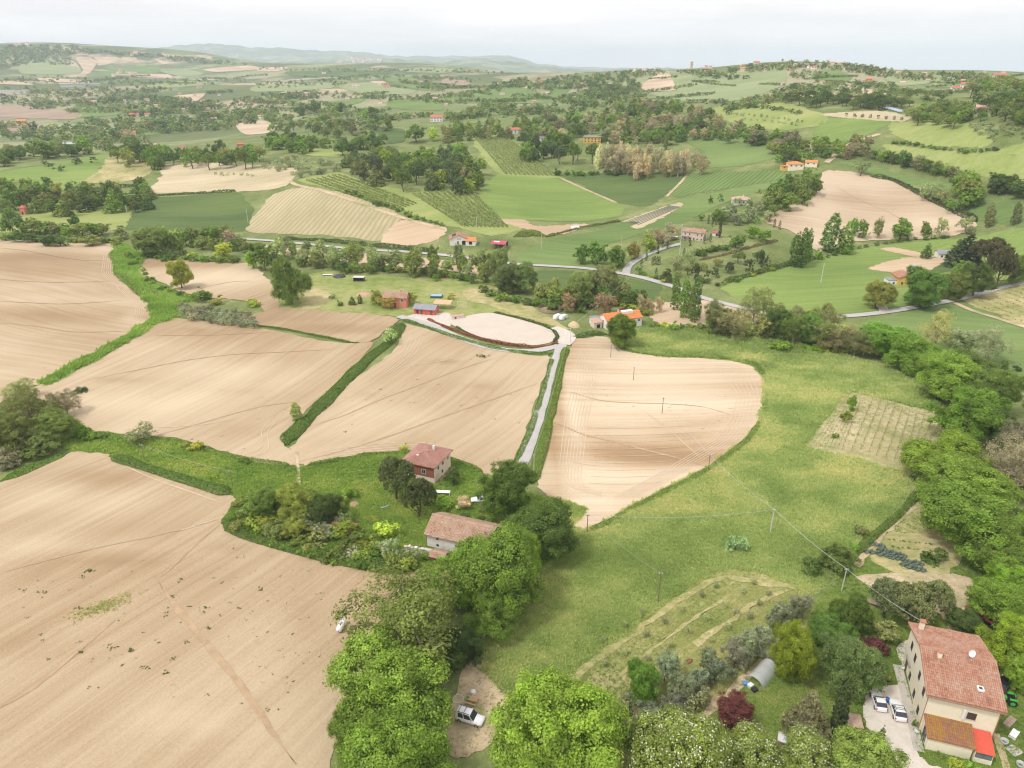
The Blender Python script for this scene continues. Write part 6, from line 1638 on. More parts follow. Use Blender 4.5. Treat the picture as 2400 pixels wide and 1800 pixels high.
# -- brick farmhouse
fh_loc = corner_loc(938.8, 1047, 70, 9.2, 7.8, 'fl')
def farmhouse():
    e = house('brick_farmhouse', 'two-storey farmhouse with hipped red roof, one brick wall and cream walls', corner_loc(938.8, 1046, 68, 8.6, 8.2, 'fl'), 68, 8.6, 8.2, 4.6, 1.75, W_pinkc, R_terra, roof='hip', over=0.5, ridge=2.4, tiles=(0.26, 0.36, 0.03, T_pink),
      wins=[('f', -2.2, 2.9, 0.7, 0.9), ('f', 0.2, 2.9, 0.7, 0.9), ('f', 2.9, 3.0, 0.6, 0.8), ('f', -2.6, 0.0, 1.5, 2.0, 'garage'), ('f', -0.2, 0.9, 0.7, 0.9), ('l', 2.0, 2.4, 0.9, 1.1), ('l', -1.4, 2.4, 0.9, 1.1)])
    ro = [c for c in e.children if c.name.startswith('roof')][0]
    MB().box(-4.33, -4.303, -4.1, 4.1, 1.6, 4.55).obj('brick_facing', W_brick, e)
    for ch in list(e.children):
        if ch.name.startswith('window') and len(ch.children) and ch.data.vertices[0].co.x < -4.29:
            ch.location.x -= 0.06
    MB().box(1.0, 1.45, -1.5, -1.05, 5.3, 7.0).obj('chimney', M_whitepl, ro)
    MB().box(-0.8, -0.4, -0.7, -0.2, 6.05, 6.55).obj('chimney', R_pink, ro)
    MB().box(-2.6, -2.1, 0.9, 1.4, 5.75, 5.95).box(-2.9, -2.4, 2.4, 2.9, 5.1, 5.3).obj('skylight', M_whitepl, ro)
    MB().cyl((0.3, 0, 6), (0.3, 0, 8.6), 0.03).cyl((-0.3, 0, 8.4), (0.9, 0, 8.5), 0.015).obj('antenna', M_metal, ro)
    MB().box(-4.6, 4.6, -5.1, -4.12, -0.5, 0.12).obj('terrace', R_pink, e)
farmhouse()
# -- white barn
bn = house('white_barn', 'white barn with a weathered roof of mixed pale tiles', corner_loc(923, 1181, -20, 13.4, 7.6, 'fl'), -20, 13.4, 7.6, 3.3, 2.0, W_oldwhite, R_brown, 'barn', over=0.45, tiles=(0.30, 0.46, 0.30, T_old),
   wins=[('f', -4.3, 2.35, 0.55, 0.5, 'hole'), ('f', -4.3, 0.75, 0.55, 0.5, 'hole'), ('f', 0.6, 2.35, 0.6, 0.5, 'hole'), ('f', 4.0, 0.0, 1.8, 2.3, 'door')])
MB().cyl((-6.75, -3.85, 0), (-6.75, -3.85, 3.2), 0.05).obj('downpipe', R_brown, bn)
# low ruin with red roof, stone wall
house('low_shed', 'half-hidden low shed with red roof in the farm thicket', gpt(745, 1150), -12, 5.0, 3.0, 1.2, 0.8, W_brick, R_red, 'shed', over=0.2, tiles=(0.3, 0.42, 0.12, T_red), wins=[('f', 0, 0.1, 0.8, 0.9, 'hole')])
def stone_wall(name, label, a, b, h, w, seed, cols):
    e = empty(name, gpt(*a)); tag(e, label, 'wall')
    p = np.array(P(*a)); q = np.array(P(*b)); d = (q - p)[:2]; L = np.hypot(*d); e.rotation_euler = (0, 0, math.atan2(d[1], d[0]))
    rng = random.Random(seed)
    base = [MB().box(-0.28, 0.28, -w/2, w/2, 0, 0.24).mesh('stone', m, bev=0.05) for m in cols]
    x = 0
    for r_ in range(int(h / 0.25)):
        x = -0.1 * (r_ % 2) * 3
        while x < L:
            s = rng.uniform(0.8, 1.4)
            if rng.random() < 0.92 - 0.12 * r_:
                o = obj('stone', base[rng.randrange(len(base))], e, (x + 0.28 * s, rng.uniform(-.05, .05), r_ * 0.245))
                o.scale = (s, rng.uniform(0.85, 1.1), rng.uniform(0.9, 1.05)); o.rotation_euler = (rng.uniform(-.05, .05), rng.uniform(-.05, .05), rng.uniform(-.12, .12))
            x += 0.56 * s + 0.03
    return e
S_cols = [plain('pale_rubble', (0.6, 0.56, 0.5), 0.95, 0.15, 2), plain('pink_rubble', (0.55, 0.42, 0.36), 0.95, 0.15, 2), plain('white_rubble', (0.7, 0.68, 0.64), 0.95, 0.1, 2)]
stone_wall('stone_wall', 'ruined dry stone wall left of the white barn', (876, 1183), (932, 1194), 0.8, 0.7, 4, S_cols)
house('ruined_shed', 'small ruined tile-roofed shed below the white barn', gpt(948, 1206), -20, 3.2, 2.4, 0.9, 0.5, W_brick, R_brown, 'shed', over=0.15, tiles=(0.3, 0.42, 0.2, T_old), wins=[('f', 0, 0.1, 0.7, 0.6, 'hole')])
# -- the stable yard
st = house('red_stable', 'long low red stable with grey sheet roof beside the arena', corner_loc(895, 678.5, -14, 8.6, 5.0, 'fl'), -14, 8.6, 5.0, 2.5, 1.1, W_red, R_grey, 'stable', over=0.5,
   wins=[('f', -2.9, 0.3, 1.0, 1.5, 'shutter'), ('f', -1.2, 0.2, 1.0, 1.8, 'door'), ('f', 2.9, 0.2, 1.0, 1.8, 'door'), ('r', 0.2, 0.9, 0.8, 0.9)])
MB().add([(-4.7,-3.0,2.42),(4.7,-3.0,2.42),(4.7,-1.9,2.86),(-4.7,-1.9,2.86)], [(0,1,2,3)]).obj('tile_edge', T_pink, st)
cp = empty('carport', gpt(957, 666), R(-10)); tag(cp, 'tan-roofed carport behind the red stable', 'carport')
MB().add([(-3.6,-2.2,2.4),(3.6,-2.2,2.4),(3.6,2.2,2.9),(-3.6,2.2,2.9),(-3.6,-2.2,2.5),(3.6,-2.2,2.5),(3.6,2.2,3.0),(-3.6,2.2,3.0)], [(0,1,2,3),(4,5,6,7),(0,1,5,4),(1,2,6,5),(2,3,7,6),(3,0,4,7)]).obj('roof', plain('tan_sheet', (0.58, 0.40, 0.24), 0.8, 0.12), cp)
for x in (-3.4, 3.4):
    for y in (-2.0, 2.0): MB().cyl((x, y, -.3), (x, y, 2.5), 0.09).obj('post', M_wood, cp)
house('coral_farm', 'coral-red farmhouse with patched pinkish roof behind a yellow tree', corner_loc(829, 664, -6, 9.6, 6.0, 'fl'), -6, 9.6, 6.0, 4.3, 1.5, W_coral, R_pink, over=0.4, tiles=(0.34, 0.5, 0.2, T_old),
   wins=[('f', -3.2, 2.7, 0.8, 1.0), ('f', 0.0, 2.7, 0.8, 1.0), ('f', 3.0, 2.7, 0.8, 1.0), ('f', -3.2, 0.6, 0.8, 1.0), ('f', 0, 0.1, 1.0, 1.9, 'door'), ('r', 0.0, 2.6, 0.8, 1.0)], chim=[(2.0, 0.6, 0.5, 0.8)])
ps = empty('paddock_shelter', gpt(776, 607), R(-4)); tag(ps, 'open shelter with pale flat roof in the paddock', 'shelter')
MB().box(-2.6, 2.6, -1.5, 1.5, 1.9, 2.05).obj('roof', plain('pale_sheet', (0.6, 0.6, 0.6), 0.6), ps)
MB().box(-2.4, 2.4, 1.2, 1.3, 0, 1.88).box(-2.4, -2.3, -1.2, 1.18, 0, 1.88).box(2.3, 2.4, -1.2, 1.18, 0, 1.88).obj('wall', plain('dark_boards', (0.12, 0.09, 0.07)), ps)
sh = house('paddock_hut', 'tiny red hut with pale roof at the far end of the paddock', gpt(960, 598), 15, 2.6, 2.0, 1.6, 0.5, W_red, plain('pale_sheet', (0.6, 0.6, 0.6), 0.6), 'hut', over=0.2, wins=[('f', 0, 0.1, 0.7, 1.3, 'door')])
# raised blue pool
pl = empty('raised_pool', gpt(943, 642), R(-3)); tag(pl, 'raised blue-covered pool on the paddock', 'pool')
MB().box(-2.5, 2.5, -1.7, 1.7, 0.0, 0.9).obj('side', plain('dark_blue_liner', (0.045, 0.09, 0.14), 0.5), pl, bev=0.15)
MB().box(-2.35, 2.35, -1.55, 1.55, 0.91, 0.97).obj('cover', plain('pale_blue_cover', (0.30, 0.45, 0.58), 0.5, 0.08), pl, bev=0.05)
MB().box(-2.9, 2.9, -2.1, 2.1, -0.05, 0.04).obj('surround', M_whitepl, pl)
def goal(u, v, rot, w, h, label):
    g = empty('football_goal', gpt(u, v), R(rot)); tag(g, label, 'goal', 'football goals on the paddock')
    MB().cyl((-w/2, 0, 0), (-w/2, 0, h), 0.07).obj('goal_post', M_whitepl, g); MB().cyl((w/2, 0, 0), (w/2, 0, h), 0.07).obj('goal_post', M_whitepl, g)
    MB().cyl((-w/2 - .05, 0, h), (w/2 + .05, 0, h), 0.07).obj('crossbar', M_whitepl, g)
    MB().cyl((-w/2, 0, h), (-w/2, 1.0, 0), 0.04).cyl((w/2, 0, h), (w/2, 1.0, 0), 0.04).cyl((-w/2, 1.0, 0.04), (w/2, 1.0, 0.04), 0.04).obj('stay', M_whitepl, g)
goal(998, 661, -12, 3.8, 1.7, 'white football goal beside the yellow-green sapling')
goal(945, 634, -4, 2.2, 1.6, 'white football goal behind the blue pool')
goal(868, 630, -4, 1.6, 1.2, 'small white goal behind the coral farmhouse')
# round pen
rp = empty('round_pen', gpt(1188, 670)); tag(rp, 'round wooden pen with sandy floor at the paddock edge', 'pen')
MB().lathe([(0.01, 0.06), (4.6, 0.06)], 24).obj('sand_floor', M_dirt, rp)
brd = MB().box(-0.62, 0.62, -0.04, 0.04, 0, 0.22).mesh('board', M_wood)
for k in range(24):
    a = 2 * math.pi * k / 24
    for j in range(4):
        o = obj('board', brd, rp, (4.75 * math.cos(a), 4.75 * math.sin(a), 0.15 + j * 0.3), a + math.pi / 2)
hp = MB().lathe([(0.0, 1.9), (0.9, 1.5), (1.7, 0.8), (2.2, 0.0), (2.25, -0.3)], 14).obj('straw_heap', plain('straw', (0.55, 0.43, 0.24), 0.95, 0.2, 3.0, 0.08), None, True); hp.location = gpt(1240, 704); hp.scale = (1, 1.3, 1); hp.rotation_euler = (0, 0, 0.5)
tag(hp, 'tan straw heap left of the orange-roofed house', 'heap')
for k, (u, v, lb) in enumerate([(1204, 688, 'white covered trailer left of the pair beside the round pen'), (1217, 689, 'white covered trailer right of the pair beside the round pen')]):
    c = empty('covered_trailer', gpt(u, v), R(52)); tag(c, lb, 'trailer', 'covered trailers beside the round pen')
    pr = [(-2.2, .2), (-2.3, .8), (-1.9, 1.5), (-1.0, 1.75), (1.0, 1.75), (1.9, 1.45), (2.3, .8), (2.2, .2)]
    m_ = MB(); V = []
    for y, s in ((-0.85, 0.85), (-0.7, 1.0), (0.7, 1.0), (0.85, 0.85)): V += [(x * s, y, 0.2 + (z - .2) * s) for x, z in pr]
    n_ = len(pr); m_.add(V, [(j*n_+i, j*n_+(i+1) % n_, (j+1)*n_+(i+1) % n_, (j+1)*n_+i) for j in range(3) for i in range(n_)] + [tuple(range(n_)), tuple(range(3*n_, 4*n_))])
    m_.obj('cover', M_whitepl, c, bev=0.06)
    for y in (-0.9, 0.9): MB().cyl((0.1, y - .08, 0.3), (0.1, y + .08, 0.3), 0.3, n=12).obj('wheel', M_blackpl, c)
# arena fence posts, low block shed
house('low_shed', 'long low pink-roofed shed at the corner of the arena', gpt(988, 688), 22, 5.0, 1.8, 1.2, 0.4, W_oldwhite, R_pink, 'shed', over=0.15, wins=[('f', -1, 0.1, 0.7, 0.9, 'door')])
# -- orange-roofed house
oh = house('orange_roofed_house', 'long white house with bright orange roof and white dormer', corner_loc(1311, 713, 19, 14.6, 7.0, 'fl'), 19, 14.6, 7.0, 3.5, 1.7, W_white, R_orange, over=0.35, tiles=(0.36, 0.5, 0.02, tile_mat('new_orange_clay', [(0.58, 0.2, 0.075), (0.66, 0.26, 0.10), (0.70, 0.30, 0.13)])),
   wins=[('f', -6.3, 0.7, 0.7, 0.9), ('f', -5.0, 0.7, 0.7, 0.9), ('f', 6.0, 2.1, 0.7, 0.8), ('f', 4.6, 0.1, 0.9, 1.9, 'door'), ('f', 0.0, 0.9, 0.8, 0.9), ('l', 0, 2.0, 0.8, 0.9)], chim=[(-0.6, 0.9, 0.5, 0.9)])
MB().box(0.1, 4.6, -1.3, 0.6, 4.6, 5.75).obj('dormer', W_white, oh)
house('orange_house_annex', 'small annex with faded tiles and dark door left of the orange-roofed house', on(oh, -9.6, 1.2), 19, 3.2, 3.4, 2.2, 0.7, W_pinkc, R_pink, 'annex', 'shed', 0.2, wins=[('f', 0.2, 0.0, 1.4, 1.5, 'hole')])
house('flat_hut', 'flat grey-roofed hut behind the orange-roofed house', on(oh, -8.6, 4.6), 19, 3.4, 2.4, 2.6, 0.2, W_white, R_grey, 'hut', 'flat', 0.15)
# -- white house by the valley road
wh = house('white_gabled_house', 'white gabled house with solar panels by the valley road', corner_loc(972, 531, 96, 8.5, 10.0, 'bl'), 96, 8.5, 10.0, 3.6, 2.0, W_white, R_orange, over=0.4, tiles=(0.45, 0.7, 0.05, T_red),
   wins=[('l', 0.6, 0.6, 0.9, 1.8), ('l', -2.8, 0.4, 2.4, 2.2, 'hole'), ('l', 0.5, 3.3, 0.5, 0.6, 'hole'), ('l', -0.6, 3.3, 0.5, 0.6, 'hole'), ('b', -2, 1.0, 0.8, 1.1), ('b', 1.6, 1.0, 0.8, 1.1)])
whr = [c for c in wh.children if c.name.startswith('roof')][0]
for k in range(3):
    a_ = math.atan2(2.0, 5.0)
    q = MB().box(-0.8, 0.8, -1.1, 1.1, 0, 0.08).obj('solar_panel', M_panel, whr); q.location = (-1.5 + k * 1.75, 2.5, 4.95); q.rotation_euler = (-a_, 0, 0)
house('orange_annex', 'low annex with bright orange roof beside the white gabled house', gpt(1018, 527), -6, 5.4, 5.0, 2.3, 1.4, W_white, R_orange, 'annex', over=0.3, wins=[('f', 0, 0.2, 1.8, 1.6, 'hole')])
rs = empty('red_roofed_shed', gpt(1079, 535), R(-12)); tag(rs, 'open shed with curved red metal roof and pale skylight', 'shed')
mb = MB(); V = []
for x in (-4.2, 4.2):
    for k in range(9):
        t = -1 + k / 4; V.append((x, t * 3.6, 2.6 + 1.1 * (1 - t * t)))
mb.add(V, [(k, k + 1, k + 10, k + 9) for k in range(8)]).obj('roof', R_magenta, rs, True)
MB().add([(-2.6, -2.2, 3.42), (0.4, -2.2, 3.42), (0.4, -0.8, 3.76), (-2.6, -0.8, 3.76)], [(0,1,2,3)]).obj('skylight', M_whitepl, rs)
for x in (-4.0, 0, 4.0):
    for y in (-3.4, 3.4): MB().cyl((x, y, -.3), (x, y, 2.75), 0.1).obj('post', M_metal, rs)
MB().box(-4, 4, 3.2, 3.3, 0, 2.6).obj('back_wall', plain('dark_boards', (0.12, 0.09, 0.07)), rs)
# -- stone villa
vl = house('stone_villa', 'two-storey pinkish stone villa on the slope among cypresses', corner_loc(1472.8, 518, -32, 11.5, 5.6, 'fl'), -32, 11.5, 5.6, 4.6, 1.2, W_stone, R_pink, over=0.35, tiles=(0.45, 0.7, 0.1, T_old),
   wins=[('f', x, z, 0.6, 0.8, 'hole') for z in (0.8, 3.0) for x in (-4.2, -1.8, 2.4, 4.6)] + [('f', 0.6, 0.0, 0.8, 1.8, 'door'), ('r', 0, 3.0, 0.6, 0.8, 'hole'), ('r', 0.2, 0.8, 0.6, 0.8, 'hole')], chim=[(-1.0, 0.6, 0.5, 0.7), (4.0, 0.6, 0.5, 0.6)])
MB().box(-6.8, -1.8, -4.6, -2.9, 2.3, 2.45).obj('porch_roof', R_grey, vl)
for x in (-6.6, -4.3, -2.0): MB().cyl((x, -4.4, -1.0), (x, -4.4, 2.28), 0.1).obj('porch_post', W_stone, vl)
gz = empty('gazebo', gpt(1455, 519), R(-20)); tag(gz, 'white-topped garden gazebo left of the stone villa', 'gazebo')
MB().box(-2.2, 2.2, -1.5, 1.5, 2.2, 2.3).obj('top', M_whitepl, gz)
for x in (-2, 2):
    for y in (-1.3, 1.3): MB().cyl((x, y, -.4), (x, y, 2.2), 0.06).obj('post', M_metal, gz)
house('pool_house', 'low white wall hut with dark red awning right of the villa', gpt(1548, 510), -18, 4.4, 2.2, 1.8, 0.5, W_white, R_magenta, 'hut', 'shed', 0.2, wins=[('f', 0, 0.2, 1.0, 1.3, 'hole')])
house('pink_roofed_house', 'white house with pale pink hipped roof above the villa', gpt(1600, 440), -12, 11, 7.5, 3.0, 1.7, W_white, R_pink, 'house', 'hip', 0.5, wins=[('f', x, 0.9, 0.9, 1.2) for x in (-3.6, -1.2, 1.4, 3.8)], chim=[(1, 0, 0.5, 0.8)])
# -- right: white house by the road
wr = house('yellow_gabled_house', 'yellow gabled house with red roof and white extension by the right-hand road', gpt(1950, 612), 84, 8.5, 8.0, 3.6, 1.4, W_ochre, R_red, over=0.4, tiles=(0.4, 0.6, 0.05, T_red), wins=[('l', 0, 2.6, 0.6, 0.7, 'hole'), ('l', -2.2, 0.5, 0.9, 1.2), ('l', 2.2, 0.5, 0.9, 1.2)])
house('white_extension', 'white walled terrace block left of the yellow gabled house', gpt(1925, 612), -6, 5.0, 5.0, 2.0, 0.2, W_white, R_grey, 'extension', 'flat', 0.1, wins=[('f', 0, 0.3, 0.8, 1.0)])
house('white_bungalow', 'white bungalow beside the dark conifers on the right', gpt(2044, 557), -10, 10, 6, 2.8, 1.2, W_white, R_grey, over=0.4, wins=[('f', x, 0.8, 0.9, 1.1, 'hole') for x in (-3.4, -1, 1.6, 3.8)])
house('garden_shed', 'grey garden shed at the right edge among trees', gpt(2198, 575), -25, 4, 3, 2, 0.8, W_stone, R_grey, 'shed', over=0.2, wins=[('f', 0, 0.1, 0.8, 1.5, 'door')])
wt = MB().lathe([(0.01, 1.1), (0.9, 1.1), (0.95, 1.0), (0.95, 0)], 16).obj('water_tank', plain('grey_blue_tank', (0.42, 0.5, 0.55), 0.5), None, True); wt.location = gpt(1976, 577); tag(wt, 'small round grey tank on the tilled garden plot', 'tank')
# -- far houses: u, v of the foot, width in the picture, wall, roof, roof kind, label
FAR = [
 (1716,364,34,W_cream,R_orange,'hip','cream villa with orange hipped roof on the right slope'),(1752,358,26,W_cream,R_orange,'gable','gabled wing right of the cream villa'),(1697,366,22,W_ochre,R_orange,'flat','flat ochre block left of the cream villa'),
 (1761,326,24,W_white,R_pink,'gable','small white gabled house on the slope above the cream villa'),(1280,307,40,W_ochre,R_grey,'flat','flat-roofed yellow house among the distant trees'),(1182,308,34,W_white,R_grey,'flat','flat-roofed white house left of the distant yellow house'),
 (1112,288,26,W_white,R_red,'gable','white house with red roof at the top of the striped vineyard'),(944,262,28,W_white,R_red,'gable','white two-storey house with red roof amid distant fields'),(894,254,17,W_pinkc,R_pink,'hip','small pink house left of the distant white two-storey house'),
 (627,250,13,W_pinkc,R_pink,'gable','little beige house at the edge of the far wood left of centre'),(1740,218,26,W_pinkc,R_pink,'gable','hilltop villa among dark pines'),(1772,219,18,W_ochre,R_orange,'gable','lower wing right of the hilltop villa'),(1852,224,32,W_stone,R_brown,'hip','wide brown-roofed house on the hilltop right of the villa'),
 (2124,243,34,W_pinkc,R_pink,'gable','beige barn-like house above the smooth right pasture'),(2087,190,25,W_white,R_red,'gable','white house with red roof on the upper right slope'),(2062,196,19,W_white,R_red,'gable','white low house left of the upper right red-roofed one'),
 (1877,174,13,W_coral,R_orange,'gable','orange house on the far right hillside'),(1525,155,26,W_stone,R_brown,'gable','large ochre building on the ridge beside the tower'),(1393,150,22,W_pinkc,R_orange,'gable','house on the ridge above the tan wedge field'),(1421,148,13,W_coral,R_orange,'gable','coral house on the ridge right of the tan wedge'),
 (1634,138,12,W_pinkc,R_red,'gable','house on the right skyline below the umbrella pines'),(1607,153,17,W_pinkc,R_orange,'gable','long house at the edge of the grey-green ridge field'),(1722,145,17,W_pinkc,R_pink,'gable','pale house on the right ridge, first of the hamlet'),(1757,149,12,W_white,R_red,'gable','white house on the right ridge, second of the hamlet'),
 (1829,151,10,W_white,R_red,'gable','white house on the right ridge near the smoke'),(2120,171,11,W_white,R_red,'gable','white house on the skyline slope at upper right'),(2158,171,26,W_pinkc,R_red,'gable','long pale house row at upper right'),(1994,162,13,W_pinkc,R_pink,'gable','pale house below the far wooded ridge'),
 (31,203,60,W_white,M_whitepl,'flat','long white warehouse at the left edge'),(174,188,80,W_white,M_whitepl,'flat','long pale warehouse on the far left plain'),(48,267,19,W_ochre,R_orange,'gable','bright yellow house on the left plain'),(336,319,20,W_pinkc,R_pink,'hip','pinkish farmhouse above the little hill'),(350,319,14,W_ochre,R_pink,'flat','ochre block beside the pinkish farmhouse'),
 (291,253,20,W_pinkc,R_red,'gable','house with red roof in the far left valley'),(320,250,13,W_white,R_red,'gable','white house right of the red-roofed valley house'),(463,259,12,W_white,R_pink,'gable','white house in the valley beside the wood'),(196,224,28,W_pinkc,R_pink,'gable','long pale farmhouse on the left plain'),(281,294,26,W_white,R_red,'gable','white house in the valley below the wood'),
 (188,501,30,W_white,R_pink,'gable','little white house with pink roof behind the hedge'),(1168,178,13,W_white,R_red,'gable','white house on the left end of the right ridge'),(540,252,16,W_pinkc,R_red,'gable','pink house in the valley left of centre'),(565,255,14,W_white,R_pink,'gable','white house next to the pink one in the valley'),
 (430,190,12,W_white,R_red,'gable','white farmhouse on the pale far field'),(770,190,16,W_white,R_pink,'gable','white farm on the pale central far field'),(835,190,14,W_pinkc,R_red,'gable','red-roofed farm on the tan central far field'),(665,205,13,W_white,R_pink,'gable','white houses by the far central fields'),(1085,205,10,W_white,R_pink,'gable','pale house below the central ridge'),
 (1000,180,12,W_pinkc,R_pink,'gable','pale farm beside the brown far field'),(940,215,12,W_pinkc,R_pink,'gable','beige house at the far green slope'),(395,323,14,W_pinkc,R_red,'gable','house half hidden in the belt above the hay field'),(520,316,16,W_coral,R_red,'gable','reddish house half hidden in the belt above the hay field'),
 (700,160,9,W_white,R_pink,'gable','tiny white farm near the far central horizon'),(1905,165,10,W_pinkc,R_pink,'gable','pale house on the far right slope, lower'),(1950,178,11,W_white,R_red,'gable','small white house on the far right slope'),
]
for k, (u, v, wpx, wm_, rm_, rk, lb) in enumerate(FAR):
    p = P(u, v); mpx = float(depth_of(p)) / FPX
    L = wpx * mpx * 0.92; W = min(L * 0.75, 9 + L * 0.1); big = L > 40
    hw = (9.0 if big else min(5.2, max(2.6, L * 0.36)))
    rot = -math.degrees(math.atan2(p[0], p[1])) * 0.7 + random.Random(k).uniform(-14, 14)
    wins = []
    if wpx >= 12 and not big:
        nw = max(2, min(5, int(L / 3)))
        for j in range(nw):
            x = (j + 0.5) / nw * L - L / 2
            wins.append(('f', x, hw * 0.55, L / nw * 0.32, hw * 0.22, 'hole'))
            if hw > 4: wins.append(('f', x, hw * 0.12, L / nw * 0.32, hw * 0.24, 'hole'))
    house('far_house' if not big else 'warehouse', lb, (p[0], p[1], p[2] - 0.2), rot, L, W, hw, W * 0.2, wm_, rm_, 'house' if not big else 'warehouse', rk, L * 0.04, wins=wins, base=3)
# village clusters on the hills
def village(pts, label, group):
    for k, (u, v) in enumerate(pts):
        p = P(u, v); m_ = float(depth_of(p)) / FPX; rr = random.Random(int(u * 7 + v))
        L = rr.uniform(5, 9) * m_
        house('village_house', label, (p[0], p[1], p[2]), rr.uniform(-40, 40), L, L * 0.7, L * 0.5, L * 0.2, (W_pinkc, W_white, W_stone)[k % 3], (R_pink, R_terra, R_pink)[k % 3], 'house', 'gable', 0.3, group=group, base=8)
rr_ = random.Random(3)
village([(rr_.uniform(246, 292), rr_.uniform(156, 168)) for _ in range(16)], 'small house in the village at the foot of the left hills', 'village at the foot of the left hills')
village([(rr_.uniform(15, 66), rr_.uniform(95, 101)) for _ in range(14)], 'small house in the hilltop town at upper left', 'hilltop town at upper left')
village([(rr_.uniform(283, 318), rr_.uniform(116, 121)) for _ in range(8)], 'small house on the left hill ridge', 'houses on the left hill ridge')
village([(rr_.uniform(735, 830), rr_.uniform(128, 136)) for _ in range(16)], 'tiny hazy house of the town on the far central hill', 'town on the far central hill')
village([(rr_.uniform(180, 560), rr_.uniform(205, 250)) for _ in range(18)], 'scattered small house on the far left plain', 'scattered houses on the far left plain')
village([(rr_.uniform(1700, 1840), rr_.uniform(138, 152)) for _ in range(8)], 'small house of the hamlet on the right ridge', 'hamlet on the right ridge')
village([(rr_.uniform(1500, 1690), rr_.uniform(142, 158)) for _ in range(9)], 'small house on the ridge near the bell tower', 'ridge houses near the bell tower')
village([(rr_.uniform(1860, 2190), rr_.uniform(156, 178)) for _ in range(14)], 'small house on the upper right hillside', 'houses on the upper right hillside')
village([(rr_.uniform(600, 1480), rr_.uniform(168, 232)) for _ in range(16)], 'scattered pale house among the far central fields', 'scattered houses among the far central fields')
village([(rr_.uniform(1660, 2200), rr_.uniform(178, 226)) for _ in range(12)], 'scattered pale house on the right hill slopes', 'scattered houses on the right hill slopes')
tw_ = MB().box(-2.4, 2.4, -2.4, 2.4, -3, 15).obj('bell_tower', W_stone); tw_.location = gpt(1493, 153); tag(tw_, 'square bell tower on the ridge', 'tower')
MB().add([(-2.7,-2.7,15),(2.7,-2.7,15),(2.7,2.7,15),(-2.7,2.7,15),(0,0,18)], [(0,1,2,3),(0,1,4),(1,2,4),(2,3,4),(3,0,4)]).obj('spire', R_brown, tw_)
for s in (-1, 1): MB().box(-0.8, 0.8, s * 2.41 - .05, s * 2.41 + .05, 10, 13).obj('belfry_opening', plain('dark_opening', (0.045, 0.035, 0.03), 0.8), tw_)
cn = empty('canopy', gpt(146, 323)); tag(cn, 'long pale blue filling-station-like canopy on posts at left', 'canopy')
_m = float(depth_of(P(146, 323))) / FPX
MB().box(-36 * _m, 36 * _m, -5, 5, 6.0, 6.7).obj('roof', plain('pale_blue_sheet', (0.55, 0.62, 0.68), 0.5), cn)
for x in (-32, -11, 11, 32):
    for y in (-4, 4): MB().cyl((x * _m, y, -1), (x * _m, y, 6.0), 0.3).obj('post', M_metal, cn)
for k in range(8):
    pv = empty('solar_array', gpt(1899 + k * 6.2, 231 + k * 1.7), R(-20)); tag(pv, 'pale tilted solar array in the row below the hilltop wood', 'solar array', 'solar arrays below the hilltop wood')
    q = MB().box(-2.0, 2.0, -1.6, 1.6, 0, 0.1).obj('panel', plain('pale_solar_glass', (0.35, 0.42, 0.52), 0.2), pv); q.location.z = 1.4; q.rotation_euler = (R(28), 0, 0)
    MB().cyl((0, 0, 0), (0, 0, 1.4), 0.08).obj('post', M_metal, pv)
sb = empty('brick_shrine', gpt(53, 463)); tag(sb, 'little pink brick tower in the meadow at left', 'tower')
MB().box(-1.6, 1.6, -1.6, 1.6, -.5, 4.6).obj('wall', W_coral, sb); MB().add([(-1.9,-1.9,4.6),(1.9,-1.9,4.6),(1.9,1.9,4.6),(-1.9,1.9,4.6),(0,0,6.4)], [(0,1,2,3),(0,1,4),(1,2,4),(2,3,4),(3,0,4)]).obj('roof', R_red, sb); MB().box(-.5, .5, -1.66, -1.61, 0, 2).obj('door', plain('dark_opening', (0.045, 0.035, 0.03), 0.8), sb)
